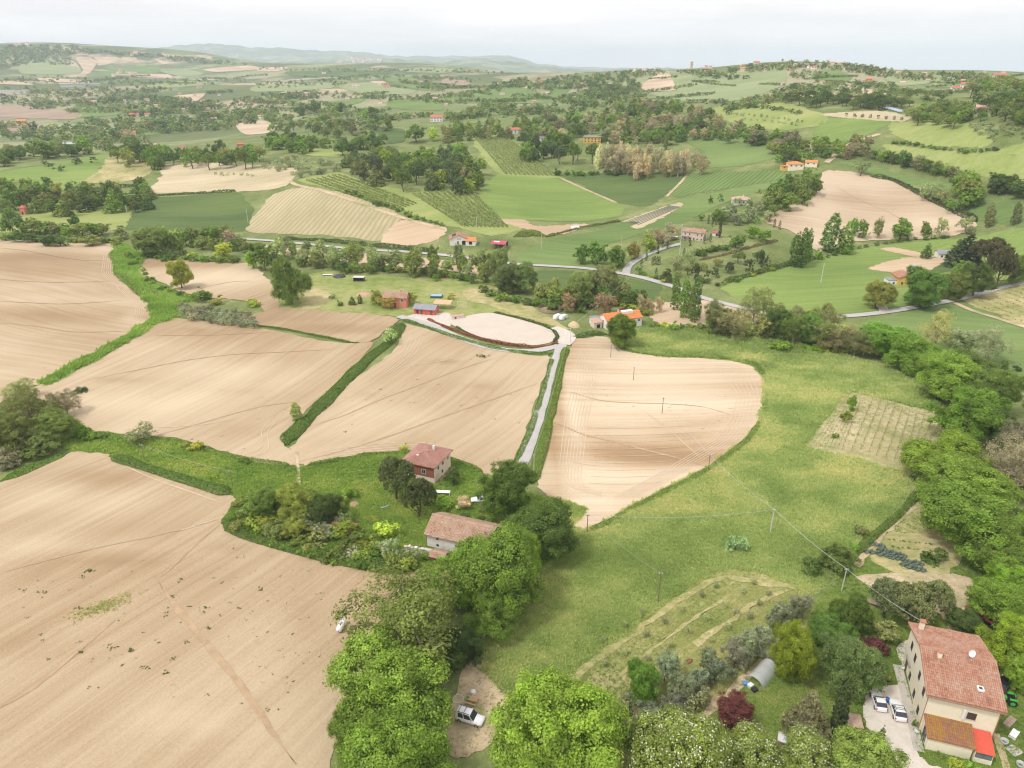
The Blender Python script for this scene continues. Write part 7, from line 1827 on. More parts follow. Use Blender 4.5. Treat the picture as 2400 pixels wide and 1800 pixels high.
# ------------------------------------------------------------------ hedges, verges, tufts
def hedge(label, pix, w, h, cols, name='hedge', cat='hedge', dens=1.0, seed=1, kind=None, lean=0.25):
    """a run of growth: leaf sprays heaped along a traced line"""
    rng = np.random.default_rng(seed + int(pix[0][0]))
    q = catmull(pix, False, 8); W_ = PP(q[:, 0], q[:, 1])[:, :2]
    d = np.concatenate([[0], np.cumsum(np.hypot(*np.diff(W_, axis=0).T))]); L = d[-1]
    dist = np.hypot(*W_.mean(0))
    s = float(np.clip(dist * 0.0022, 0.22, 1.3)); s = min(s, max(h * 0.8, 0.22))
    n = int(min(14000, dens * 2.6 * L * (w + 1.6 * h) / (s * s * 0.62)))
    t = rng.uniform(0, L, n)
    nz = 0.5 + 1.1 * (_hash_noise(t / (w * 1.6 + 1.5), t * 0, seed) + 0.5)
    fade = np.clip(np.minimum(t, L - t) / (w * 0.8 + 0.3), 0.25, 1)
    a = rng.uniform(0, np.pi, n); rad = rng.uniform(0.75, 1.0, n) ** 0.5
    off = np.cos(a) * rad * w / 2 * (0.7 + 0.4 * nz) * fade
    zz = np.sin(a) * rad * h * nz * fade + rng.normal(0, s * 0.15, n)
    cx = np.interp(t, d, W_[:, 0]); cy_ = np.interp(t, d, W_[:, 1])
    tx = np.gradient(W_[:, 0], d + np.arange(len(d)) * 1e-6); ty = np.gradient(W_[:, 1], d + np.arange(len(d)) * 1e-6)
    tl = np.hypot(tx, ty) + 1e-9; tx, ty = tx / tl, ty / tl
    nx, ny = np.interp(t, d, -ty), np.interp(t, d, tx)
    x = cx + nx * off; y = cy_ + ny * off
    z = H(x, y) + np.maximum(zz, 0.03)
    nr = unit(np.stack([nx * np.cos(a), ny * np.cos(a), np.sin(a) + 0.3], 1) + rng.normal(0, 0.5, (n, 3)))
    V, F = cards(np.stack([x, y, z], 1), nr, s, rng, 0.6)
    org = np.array([W_[0, 0], W_[0, 1], float(H(*W_[0]))])
    o = obj(name, mesh_np(name, V - org, F, M_leaf), None, org)
    o.color = (*cols, 1)
    tag(o, label, cat, None, kind)
    return o

hedge('clipped rust-red hedge along the front of the sand arena', [(922,690),(960,706),(1000,722),(1050,737),(1100,747),(1150,751),(1190,747),(1206,738)], 1.0, 0.9, (0.24, 0.085, 0.05))
hedge('thin dark hedge inside the front of the sand arena', [(985,706),(1030,730),(1090,744),(1130,748)], 0.6, 0.6, DARKG)
hedge('clipped dark green hedge round the back of the sand arena', [(1066,676),(1120,688),(1170,703),(1196,717),(1204,730),(1196,740)], 1.0, 0.9, DARKG)
hedge('thin green line of weeds between the two left tan fields', [(515,699),(600,710),(690,727),(765,742)], 1.0, 0.5, (0.10, 0.16, 0.03))
hedge('overgrown ditch hedge between the middle tan fields', [(868,698),(855,725),(835,745),(800,772),(750,820),(700,872),(650,922),(624,948),(620,962)], 4.2, 1.2, (0.10, 0.165, 0.03))
hedge('bushy green hedge on the right side of the grey lane', [(1224,752),(1212,790),(1202,840),(1190,890),(1176,950),(1162,1000),(1150,1045)], 2.6, 1.3, (0.14, 0.21, 0.035))
hedge('low grass verge on the left side of the grey lane', [(1194,775),(1172,850),(1146,930),(1110,1008)], 1.6, 0.45, (0.12, 0.19, 0.035), 'grass_verge', 'verge')
hedge('green verge between the arena lane and the tan field', [(868,690),(930,710),(1000,734),(1080,755),(1160,766),(1196,763)], 2.4, 0.6, (0.11, 0.185, 0.035), 'grass_verge', 'verge')
hedge('green bank below the rounded tan field', [(325,697),(270,738),(200,778),(150,803),(108,825)], 3.4, 0.8, (0.11, 0.17, 0.03))
hedge('upper growth on the curved green bank', [(255,540),(262,570),(270,595),(310,625),(345,650),(350,680)], 9, 0.9, (0.13, 0.20, 0.035), dens=0.7)
hedge('tall weeds along the top of the near tan field', [(238,986),(330,1016),(420,1044),(505,1070)], 3.0, 1.2, (0.11, 0.175, 0.04))
hedge('green growth along the left end of the near tan field', [(0,1042),(70,1012),(150,978)], 3.0, 0.9, (0.12, 0.2, 0.035))
hedge('green edge of the farm thicket above the near tan field', [(480,1130),(560,1165),(650,1190),(740,1212),(830,1227),(895,1234)], 3.2, 1.4, (0.10, 0.16, 0.03))
hedge('grass edge round the lower side of the pale heart-shaped field', [(1268,1146),(1310,1132),(1362,1100),(1452,1056),(1530,1014),(1612,954),(1648,900),(1657,850)], 1.6, 0.6, (0.15, 0.22, 0.045), 'grass_verge', 'verge')
hedge('grass edge along the top of the pale heart-shaped field', [(1336,752),(1372,762),(1440,770),(1500,772),(1580,778),(1628,788),(1652,815)], 1.6, 0.7, (0.13, 0.2, 0.04), 'grass_verge', 'verge')
hedge('dark hedge down the right border of the hillside tan field', [(1880,382),(1930,391),(2000,427),(2060,457),(2110,480)], 3.0, 2.0, (0.075, 0.1, 0.035))
hedge('dark hedge along the upper side of the valley road', [(610,517),(700,521),(800,531),(880,540),(940,546)], 2.6, 1.6, (0.075, 0.115, 0.03))
hedge('green hedge beside the orange-roofed house', [(1238,728),(1262,728),(1290,722),(1315,724)], 3.0, 1.6, (0.10, 0.16, 0.035))
hedge('brownish hedge bank below the stone villa', [(1510,562),(1560,552),(1620,535),(1680,520)], 1.6, 0.9, (0.2, 0.16, 0.09))
hedge('hedge along the lower border of the evergreens', [(1560,612),(1620,595),(1690,575),(1760,558)], 3.0, 1.6, (0.10, 0.14, 0.04))
hedge('grass edge of the field behind the brick farmhouse', [(1045,1024),(1010,1004),(960,988),(900,978),(800,983),(740,992),(660,1008)], 1.4, 0.6, (0.13, 0.2, 0.035), 'grass_verge', 'verge')
hedge('green strip edge above the grass strip poles', [(200,936),(260,942),(380,953),(520,993),(630,1008)], 1.6, 0.7, (0.14, 0.21, 0.04), 'grass_verge', 'verge')
hedge('hedge along the grassy wheel track', [(1985,1062),(1945,1110),(1880,1165),(1850,1200)], 1.8, 0.9, (0.12, 0.18, 0.04))
hedge('ditch hedge along the foot of the bright green hill', [(150,412),(220,408),(300,402)], 3.0, 2.0, DARKG)
hedge('hedge between hay field and dark green corn', [(320,424),(400,420),(510,414)], 2.0, 1.3, DARKG)
hedge('hedge bank beside the striped nursery plot', [(1180,512),(1260,492),(1340,478)], 2.0, 1.0, (0.12, 0.15, 0.05))
hedge('bushy hedge at the bottom of the bare tunnel plot', [(1110,512),(1150,506),(1180,512)], 6.0, 2.0, (0.15, 0.2, 0.04))

# vine and orchard rows of the middle distance
def rows(A, B, Cc, D, n, w, h, col, lb, name, cat):
    A, B, Cc, D = map(np.array, (A, B, Cc, D))
    for i in range(n):
        f = (i + 0.5) / n; p = A + (B - A) * f; q = D + (Cc - D) * f
        o = hedge(lb, [tuple(p), tuple(p * .6 + q * .4), tuple(q)], w, h, col, name, cat, 0.55, i)
        o['group'] = lb + 's'
rows((1025,299), (1092,295), (1208,381), (1090,377), 12, 1.5, 1.5, (0.2, 0.23, 0.1), 'vine row on the striped vineyard slope', 'vine_row', 'vine row')
rows((885,418), (1020,410), (1100,492), (1000,490), 11, 1.5, 1.5, (0.19, 0.22, 0.09), 'fruit tree row on the orchard slope', 'orchard_row', 'orchard row')
rows((655,390), (735,376), (905,440), (850,455), 7, 1.2, 1.1, (0.16, 0.19, 0.06), 'vine row below the wooded knoll', 'vine_row', 'vine row')

# tall grass: far too much to count
def tuft_mesh(seed, nb, h, spread, name):
    rng = np.random.default_rng(seed); V = []; F = []
    for k in range(nb):
        b = np.append(rng.normal(0, spread, 2), 0); a = rng.uniform(0, 6.28)
        lean = np.array([0.55, 0.25, 0]) * rng.uniform(0.4, 1.4) * h + np.append(rng.normal(0, 0.3 * h, 2), 0)
        hh = h * rng.uniform(0.6, 1.2); wd = rng.uniform(0.05, 0.10)
        t = np.array([math.cos(a), math.sin(a), 0]) * wd
        p1 = b + lean * 0.3 + np.array([0, 0, hh * 0.65]); p2 = b + lean + np.array([0, 0, hh])
        n = len(V); V += [b - t, b + t, p1 + t * 0.8, p1 - t * 0.8, p2 + t * 0.15, p2 - t * 0.15]
        F += [(n, n + 1, n + 2, n + 3), (n + 3, n + 2, n + 4, n + 5)]
    return mesh_np(name, np.array(V), np.array(F), M_blade)

def scatter(name, label, P3, scl, rot, tint, meshes):
    coll = bpy.data.collections.new(name + '_seeds')
    for m_ in meshes: coll.objects.link(bpy.data.objects.new(name + '_seed', m_))
    n = len(P3)
    me = bpy.data.meshes.new(name); me.vertices.add(n); me.vertices.foreach_set('co', np.asarray(P3, np.float32).ravel())
    def att(nm, typ, key, arr):
        a = me.attributes.new(nm, typ, 'POINT'); a.data.foreach_set(key, np.ascontiguousarray(arr).ravel())
    att('scl', 'FLOAT_VECTOR', 'vector', np.repeat(np.asarray(scl, np.float32)[:, None], 3, 1))
    r3 = np.zeros((n, 3), np.float32); r3[:, 2] = rot; att('rot', 'FLOAT_VECTOR', 'vector', r3)
    att('tint', 'FLOAT_COLOR', 'color', np.column_stack([tint, np.ones(n)]).astype(np.float32))
    att('idx', 'INT', 'value', (np.arange(n) % len(meshes)).astype(np.int32))
    me.update()
    o = obj(name, me); tag(o, label, None, None, 'stuff')
    ng = bpy.data.node_groups.new('scatter_' + name, 'GeometryNodeTree')
    ng.interface.new_socket('Geometry', in_out='INPUT', socket_type='NodeSocketGeometry')
    ng.interface.new_socket('Geometry', in_out='OUTPUT', socket_type='NodeSocketGeometry')
    nn, ll = ng.nodes, ng.links
    gi = nn.new('NodeGroupInput'); go = nn.new('NodeGroupOutput')
    ci = nn.new('GeometryNodeCollectionInfo'); ci.inputs['Collection'].default_value = coll
    ci.inputs['Separate Children'].default_value = True; ci.inputs['Reset Children'].default_value = True
    ip = nn.new('GeometryNodeInstanceOnPoints'); ip.inputs['Pick Instance'].default_value = True
    def na(nm, typ):
        x = nn.new('GeometryNodeInputNamedAttribute'); x.data_type = typ; x.inputs['Name'].default_value = nm; return x.outputs['Attribute']
    ll.new(gi.outputs[0], ip.inputs['Points']); ll.new(ci.outputs[0], ip.inputs['Instance'])
    ll.new(na('idx', 'INT'), ip.inputs['Instance Index']); ll.new(na('rot', 'FLOAT_VECTOR'), ip.inputs['Rotation']); ll.new(na('scl', 'FLOAT_VECTOR'), ip.inputs['Scale'])
    ll.new(ip.outputs[0], go.inputs[0])
    o.modifiers.new('scatter', 'NODES').node_group = ng
    return o

TUFTS = [tuft_mesh(s, 12, 0.48, 0.24, 'grass_tuft') for s in (1, 2, 3, 4)]
def grass_in(name, label, sheets, holes, n, cols, seed, maxr=330, smin=0.6, smax=1.25, holes_px=()):
    rng = np.random.default_rng(seed)
    polys = [w for s_, w in sheets]
    hp = [w for s_, w in holes] + [outline(h_, 4, 0) for h_ in holes_px]
    allp = np.vstack(polys); lo, hi = allp.min(0), allp.max(0)
    pts = np.empty((0, 2))
    while len(pts) < n:
        q = rng.uniform(lo, hi, (60000, 2))
        r = np.hypot(q[:, 0], q[:, 1])
        ok = np.zeros(len(q), bool)
        for w in polys: ok |= inside(q[:, 0], q[:, 1], w)
        for w in hp: ok &= ~inside(q[:, 0], q[:, 1], w)
        ok &= rng.random(len(q)) < np.clip((110 / r) ** 1.6, 0.03, 1)
        ok &= r < maxr
        pts = np.vstack([pts, q[ok]])
    pts = pts[:n]
    big = _hash_noise(pts[:, 0] / 16, pts[:, 1] / 9, 21) + _hash_noise(pts[:, 0] / 5, pts[:, 1] / 3, 22) * 0.6 + rng.normal(0, 0.16, n)
    c = np.array(cols); f = np.clip(big + 0.5, 0, 0.999) * (len(c) - 1); i = f.astype(int); ff = (f - i)[:, None]
    tint = (c[i] * (1 - ff) + c[np.minimum(i + 1, len(c) - 1)] * ff) * 0.75 + c.mean(0) * 0.25
    tint = tint * np.array([1.8, 1.8, 1.95])
    scatter(name, label, np.column_stack([pts, H(pts[:, 0], pts[:, 1]) - 0.02]), rng.uniform(smin, smax, n) * np.clip(np.hypot(pts[:, 0], pts[:, 1]) / 150, 0.9, 1.8), rng.normal(0.3, 0.7, n), tint, TUFTS)

def S(n): return SHEETS[n]
grass_in('meadow_grass', 'long windblown meadow grass', [S('meadow')], [S('ploughed_field.006'), S('vineyard_soil'), S('olive_grove_ground')], 52000,
         [(0.125, 0.175, 0.045), (0.165, 0.22, 0.06), (0.215, 0.262, 0.085), (0.28, 0.295, 0.115), (0.35, 0.325, 0.15)], 7)
grass_in('rough_grass', 'rough tufty grass round the farmhouse', [S('grass_verge')], [S('ploughed_field'), S('ploughed_field.002'), S('ploughed_field.005'), S('ploughed_field.006')], 24000,
         [(0.075, 0.125, 0.025), (0.11, 0.18, 0.03), (0.17, 0.235, 0.045), (0.27, 0.28, 0.08)], 8, smax=1.1)
grass_in('garden_grass', 'garden grass round the large cream house', [S('garden_ground')], [S('gravel_yard'), S('kitchen_garden'), S('dirt_patch.002')], 22000,
         [(0.07, 0.115, 0.025), (0.10, 0.16, 0.03), (0.15, 0.215, 0.045), (0.26, 0.26, 0.09)], 9, smin=0.35, smax=0.8)
grass_in('dry_olive_grass', 'dry grass between the young olives', [S('olive_grove_ground')], [], 9000,
         [(0.11, 0.16, 0.04), (0.16, 0.20, 0.06), (0.25, 0.25, 0.1), (0.36, 0.31, 0.16)], 10, smin=0.3, smax=0.75)
grass_in('bank_grass', 'lush grass on the curved bank', [S('field_bank')], [], 6000, [(0.09, 0.15, 0.025), (0.14, 0.22, 0.035), (0.2, 0.27, 0.06)], 11, maxr=500, smin=0.8, smax=1.5)

grass_in('sparse_grass', 'thin straw and weeds on bare ground', [S('dirt_patch'), S('dirt_patch.001'), S('dirt_patch.002'), S('kitchen_garden'), S('vineyard_soil')], [], 5200, [(0.10, 0.14, 0.04), (0.16, 0.19, 0.06), (0.27, 0.24, 0.12), (0.30, 0.24, 0.14)], 12, smin=0.25, smax=0.6)

def weeds(name, label, spots, seed):
    """dark weed tufts in the tilled soil: (u, v, spread u, spread v, count, size)"""
    rng = np.random.default_rng(seed); Vs = []; Fs = []; n0 = 0
    for (u, v, su, sv, n, sz) in spots:
        uu = u + rng.normal(0, su, n); vv = v + rng.normal(0, sv, n)
        p = PP(uu, vv)
        for q in p:
            s_ = sz * rng.uniform(0.5, 1.5); k = 7
            c = q + np.column_stack([rng.normal(0, s_ * 0.45, k), rng.normal(0, s_ * 0.3, k), rng.uniform(0.08, 0.3, k) * s_ + 0.05])
            V, F = cards(c, unit(rng.normal(0, 0.5, (k, 3)) + np.array([0, 0, 1])), s_ * 0.6, rng)
            Vs.append(V); Fs.append(F + n0); n0 += len(V)
    o = obj(name, mesh_np(name, np.vstack(Vs), np.vstack(Fs), M_leaf)); o.color = (0.085, 0.105, 0.035, 1); tag(o, label, None, None, 'stuff')
weeds('field_weeds', 'dark weeds dotted over the near tan field', [(330,1150,90,30,70,0.25),(560,1240,90,40,60,0.3),(330,1380,120,60,60,0.35),(120,1260,60,40,30,0.3),(600,1400,60,70,60,0.3),(680,1230,60,14,50,0.25),(250,1440,60,40,16,0.7),(420,1300,80,60,20,0.6),(120,1290,60,40,12,0.7)], 3)
weeds('field_weeds', 'dark weeds in the tan fields further back', [(800,880,60,40,30,0.5),(1000,860,80,40,40,0.45),(1480,880,80,30,50,0.4),(1350,860,60,30,30,0.4),(500,850,90,50,30,0.5),(160,740,60,40,20,0.5),(1040,772,2,1,3,1.6)], 4)
wg = None
def green_patch():
    rng = np.random.default_rng(6); n = 420
    t = rng.normal(0, 1, n); uu = 222 + t * 34 + rng.normal(0, 9, n); vv = 1312 - t * 13 + rng.normal(0, 7, n)
    p = PP(uu, vv); c = np.repeat(p, 5, 0) + rng.normal(0, 0.22, (n * 5, 3)) * np.array([1, 1, 0.25]) + np.array([0, 0, 0.1])
    V, F = cards(c, unit(rng.normal(0, 0.5, (n * 5, 3)) + np.array([0, 0, 1])), 0.34, rng)
    o = obj('sprouting_patch', mesh_np('sprouting_patch', V, F, M_leaf)); o.color = (0.24, 0.26, 0.07, 1); tag(o, 'patch of sprouting yellow-green growth in the near tan field', None, None, 'stuff')
green_patch()

# ------------------------------------------------------------------ vineyard rows
M_post = plain('grey_vine_post', (0.36, 0.32, 0.28), 0.9, 0.2, 2.0)
post_me = MB().cyl((0, 0, -0.2), (0, 0, 1.75), 0.06, 0.05, 6).mesh('post', M_post)
vr = np.random.default_rng(3)
tops = [(1856,874),(1882,871),(1900,874),(1915,877),(1931,883),(1947,890),(1962,899),(1977,904),(1993,910),(2009,917),(2027,920),(2040,926)]
bots = [(1819,972),(1839,976),(1859,972),(1876,980),(1892,986),(1913,990),(1932,995),(1954,1002),(1962,1004),(1975,995),(1998,972),(2016,962)]
ordn = ['first', 'second', 'third', 'fourth', 'fifth', 'sixth', 'seventh', 'eighth', 'ninth', 'tenth', 'eleventh', 'twelfth']
for k, (a, b) in enumerate(zip(tops, bots)):
    p, q = np.array(P(*a)), np.array(P(*b)); d = (q - p)[:2]; L = float(np.hypot(*d)); rz = math.atan2(d[1], d[0])
    e = empty('vine_row', tuple(p), rz); tag(e, f'{ordn[k]} vine row from the left in the meadow vineyard', 'vine row', 'vine rows in the meadow vineyard')
    npst = max(2, int(L / 4.5))
    for j in range(npst + 1):
        x = L * j / npst; wx = p[:2] + d * j / npst
        o = obj('post', post_me, e, (x, 0, float(H(*wx)) - p[2])); o.rotation_euler = (vr.normal(0, .04), vr.normal(0, .04), 0)
    n = int(L * 13); t = vr.uniform(0, L, n); keep = (np.sin(t * 4.2) > -0.5); t = t[keep]; n = len(t)
    w2 = p[:2] + d * (t / L)[:, None]
    c = np.column_stack([t, vr.normal(0, 0.13, n), H(w2[:, 0], w2[:, 1]) - p[2] + vr.uniform(0.25, 1.1, n)])
    V, F = cards(c, unit(vr.normal(size=(n, 3))), 0.22, vr)
    o = obj('vines', mesh_np('vines', V, F, M_leaf), e); o.color = (0.24, 0.25, 0.10, 1)
    wv = [(t_, 0, float(H(*(p[:2] + d * t_ / L))) - p[2] + 1.1) for t_ in np.linspace(0, L, 8)]
    MB().path(wv, 0.015, 4).obj('wire', M_metal, e)
for k in range(7):     # young vines left of the rows
    a = np.array((1836 + k * 3.4, 853 + k * 1.0)); b = np.array((1752 + k * 9.0, 965 + k * 2.2))
    p, q = np.array(P(*a)), np.array(P(*b)); d = (q - p)[:2]; L = float(np.hypot(*d)); n = int(L / 0.6)
    t = np.linspace(0, L, n); w2 = p[:2] + d * (t / L)[:, None]
    c = np.repeat(np.column_stack([w2, H(w2[:, 0], w2[:, 1]) + 0.15]), 4, 0) + vr.normal(0, 0.08, (n * 4, 3))
    V, F = cards(c - p, unit(vr.normal(size=(n * 4, 3))), 0.24, vr)
    o = obj('planted_row', mesh_np('planted_row', V, F, M_leaf), None, tuple(p)); o.color = (0.20, 0.22, 0.10, 1)
    tag(o, f'{ordn[k]} row of small plants from the left on the bare vineyard strip', 'plant row', 'planted rows on the bare vineyard strip')
# vineyard at the right edge, nursery stripes
for k in range(9):
    a = np.array((2100 + k * 14, 655 - k * 4.6)); b = np.array((2240, 708 - k * 10.0))
    p, q = np.array(P(*a)), np.array(P(*b)); d = (q - p)[:2]; L = float(np.hypot(*d)); n = int(L * 3)
    t = vr.uniform(0, L, n); w2 = p[:2] + d * (t / L)[:, None]
    c = np.column_stack([w2, H(w2[:, 0], w2[:, 1]) + vr.uniform(0.1, 0.9, n)]) + np.append(0, 0).mean() 
    V, F = cards(c - p, unit(vr.normal(size=(n, 3))), 0.5, vr)
    o = obj('vine_row', mesh_np('vine_row', V, F, M_leaf), None, tuple(p)); o.color = (0.20, 0.2, 0.09, 1)
    tag(o, f'{ordn[k]} vine row from the track in the right-edge vineyard', 'vine row', 'vine rows of the right-edge vineyard')
for k in range(6):
    a = np.array((1352 + k * 5.0, 480 + k * 1.4)); b = np.array((1448 + k * 4.0, 445 + k * 0.5))
    strip('nursery_bed', [tuple(a), tuple((a + b) / 2), tuple(b)], 0.8, plain('dark_nursery_cover', (0.075, 0.1, 0.09), 0.8, 0.2, 0.5), 2.4, crown=0.15, kind='structure')

# ------------------------------------------------------------------ poles and wires
M_polec = plain('pale_concrete_pole', (0.58, 0.56, 0.53), 0.85, 0.08)
M_polew = plain('wooden_pole', (0.24, 0.19, 0.15), 0.9, 0.2)
M_wire = plain('pale_cable', (0.55, 0.56, 0.58), 0.5, 0.05)
POLES = {}
def pole(key, u, v, hpx, label, mat=M_polew, r=0.11, arm=True, bush=False):
    p = P(u, v); dep = float(depth_of(p)); d = unit(raydir(u, v)); ce = math.sqrt(1 - min(0.9, d[2] ** 2))
    h = hpx * dep / FPX / ce
    e = empty('utility_pole', tuple(p)); tag(e, label, 'pole')
    MB().cyl((0, 0, -0.4), (0, 0, h), r, r * 0.65, 8).obj('shaft', mat, e)
    if arm:
        MB().box(-0.35, 0.35, -0.05, 0.05, h - 0.35, h - 0.22).obj('crossarm', M_metal, e)
        MB().cyl((-0.28, 0, h - 0.22), (-0.28, 0, h - 0.05), 0.05, n=6).obj('insulator', M_whitepl, e)
        MB().cyl((0.28, 0, h - 0.22), (0.28, 0, h - 0.05), 0.05, n=6).obj('insulator', M_whitepl, e)
    POLES[key] = Vector((p[0], p[1], p[2] + h - 0.1))
pole('a1', 1319, 772, 27, 'wooden pole at the top of the pale heart-shaped field')
pole('a2', 1368, 822, 29, 'wooden pole inside the pale field, upper one')
pole('a3', 1430, 894, 35, 'wooden pole in the middle of the pale field')
pole('a4', 1530, 1015, 33, 'wooden pole at the lower right edge of the pale field')
pole('a5', 1664, 1150, 50, 'pale concrete pole in the meadow', M_polec, 0.15)
pole('a6', 1818, 1276, 48, 'grey metal pole behind the garden trees', M_polec, 0.12)
pole('b1', 1268, 1150, 38, 'wooden pole at the lower tip of the pale field')
pole('b2', 1421, 1302, 62, 'wooden pole at the edge of the young olives')
pole('c1', 1153, 1032, 50, 'grey pole beside the lane at the farm trees', M_polec, 0.1)
pole('c2', 1232, 742, 36, 'grey pole at the lane fork by the arena', M_polec, 0.1)
pole('d1', 312, 993, 34, 'leaning wooden pole on the grass strip, left one')
pole('d2', 502, 1046, 30, 'wooden pole on the grass strip, right one')
pole('e1', 1773, 611, 42, 'pale metal mast alone in the bright green field', M_polec, 0.22, False)
pole('g1', 276, 468, 24, 'pale pole at the corner of the dark green corn', M_polec, 0.16)
pole('g2', 536, 482, 30, 'pale pole at the right end of the dark green corn', M_polec, 0.16)
pole('g3', 779, 497, 38, 'pale pole standing on the hay slope', M_polec, 0.16)
pole('g4', 1030, 494, 24, 'pale pole on the orchard slope', M_polec, 0.16)
pole('g5', 1169, 540, 36, 'pale pole left on the sloping green field', M_polec, 0.16)
pole('g6', 1393, 538, 18, 'grey pole by the villa lane', M_polec, 0.14)
pole('g7', 1468, 548, 62, 'tall pale pole before the stone villa', M_polec, 0.2)
pole('g8', 1342, 530, 18, 'pole behind the roadside clump', M_polec, 0.12)
def wire(a, b, sag, label, r=0.035):
    a, b = Vector(a), Vector(b); pts = []
    for k in range(15):
        t = k / 14; p = a.lerp(b, t); pts.append((p.x, p.y, p.z - sag * 4 * t * (1 - t)))
    o = MB().path(pts, r * 0.62, 5).obj('power_cable', M_wire); tag(o, label, 'cable')
w_ = POLES
wire(w_['a1'], w_['a2'], 0.5, 'cable between the two upper poles of the pale field', 0.03)
wire(w_['a2'], w_['a3'], 0.6, 'cable between the upper and middle poles of the pale field', 0.03)
wire(w_['a3'], w_['a4'], 0.7, 'cable from the middle pole to the lower edge of the pale field', 0.03)
wire(w_['a4'], w_['a5'], 0.7, 'cable from the pale field to the concrete meadow pole', 0.045)
wire(w_['a5'], w_['a6'], 0.5, 'cable from the concrete meadow pole to the garden pole', 0.05)
wire(w_['a6'], on(bh, -3.6, 6.5, 9.0), 0.4, 'cable from the garden pole to the large cream house', 0.05)
wire(w_['b1'], w_['a5'], 1.3, 'sagging cable across the meadow', 0.04)
wire(w_['b1'], w_['b2'], 1.0, 'low cable along the lower meadow', 0.02)
wire(w_['c1'], w_['c2'], 1.0, 'cable following the grey lane', 0.035)
wire(w_['c2'], w_['g7'], 2.0, 'long pale cable from the lane fork up to the villa', 0.05)
wire(w_['d1'], w_['d2'], 0.7, 'thin cable above the grass strip', 0.025)
wire(w_['c2'], w_['a1'], 0.6, 'cable from the lane fork to the top of the pale field', 0.03)
# ------------------------------------------------------------------ vehicles
M_carw = plain('white_car_paint', (0.80, 0.80, 0.80), 0.25, 0.02, spec=0.5)
M_cargl = glass_mat('car_glass', (0.035, 0.045, 0.055))
M_tyre = plain('tyre_rubber', (0.025, 0.025, 0.025), 0.9)
M_rim = plain('alloy_rim', (0.45, 0.45, 0.47), 0.35, metal=0.7)
M_taill = plain('tail_light', (0.5, 0.02, 0.02), 0.3)
M_headl = plain('head_light', (0.75, 0.76, 0.78), 0.15)
def loft(mb, st):
    """stations (x, half width, z0, z1): rounded-box rings"""
    rings = []
    for (x, w, z0, z1) in st:
        c = min(0.14, (z1 - z0) * 0.3, w * 0.3)
        rings.append([(x,-w+c,z0),(x,w-c,z0),(x,w,z0+c),(x,w*0.99,z1-c),(x,w-c,z1),(x,-w+c,z1),(x,-w*0.99,z1-c),(x,-w,z0+c)])
    V = [p for r_ in rings for p in r_]; n = 8; F = []
    for k in range(len(st) - 1):
        for i in range(n): F.append((k*n+i, k*n+(i+1) % n, (k+1)*n+(i+1) % n, (k+1)*n+i))
    F.append(tuple(range(n))); F.append(tuple(range((len(st)-1)*n, len(st)*n)))
    return mb.add(V, F)
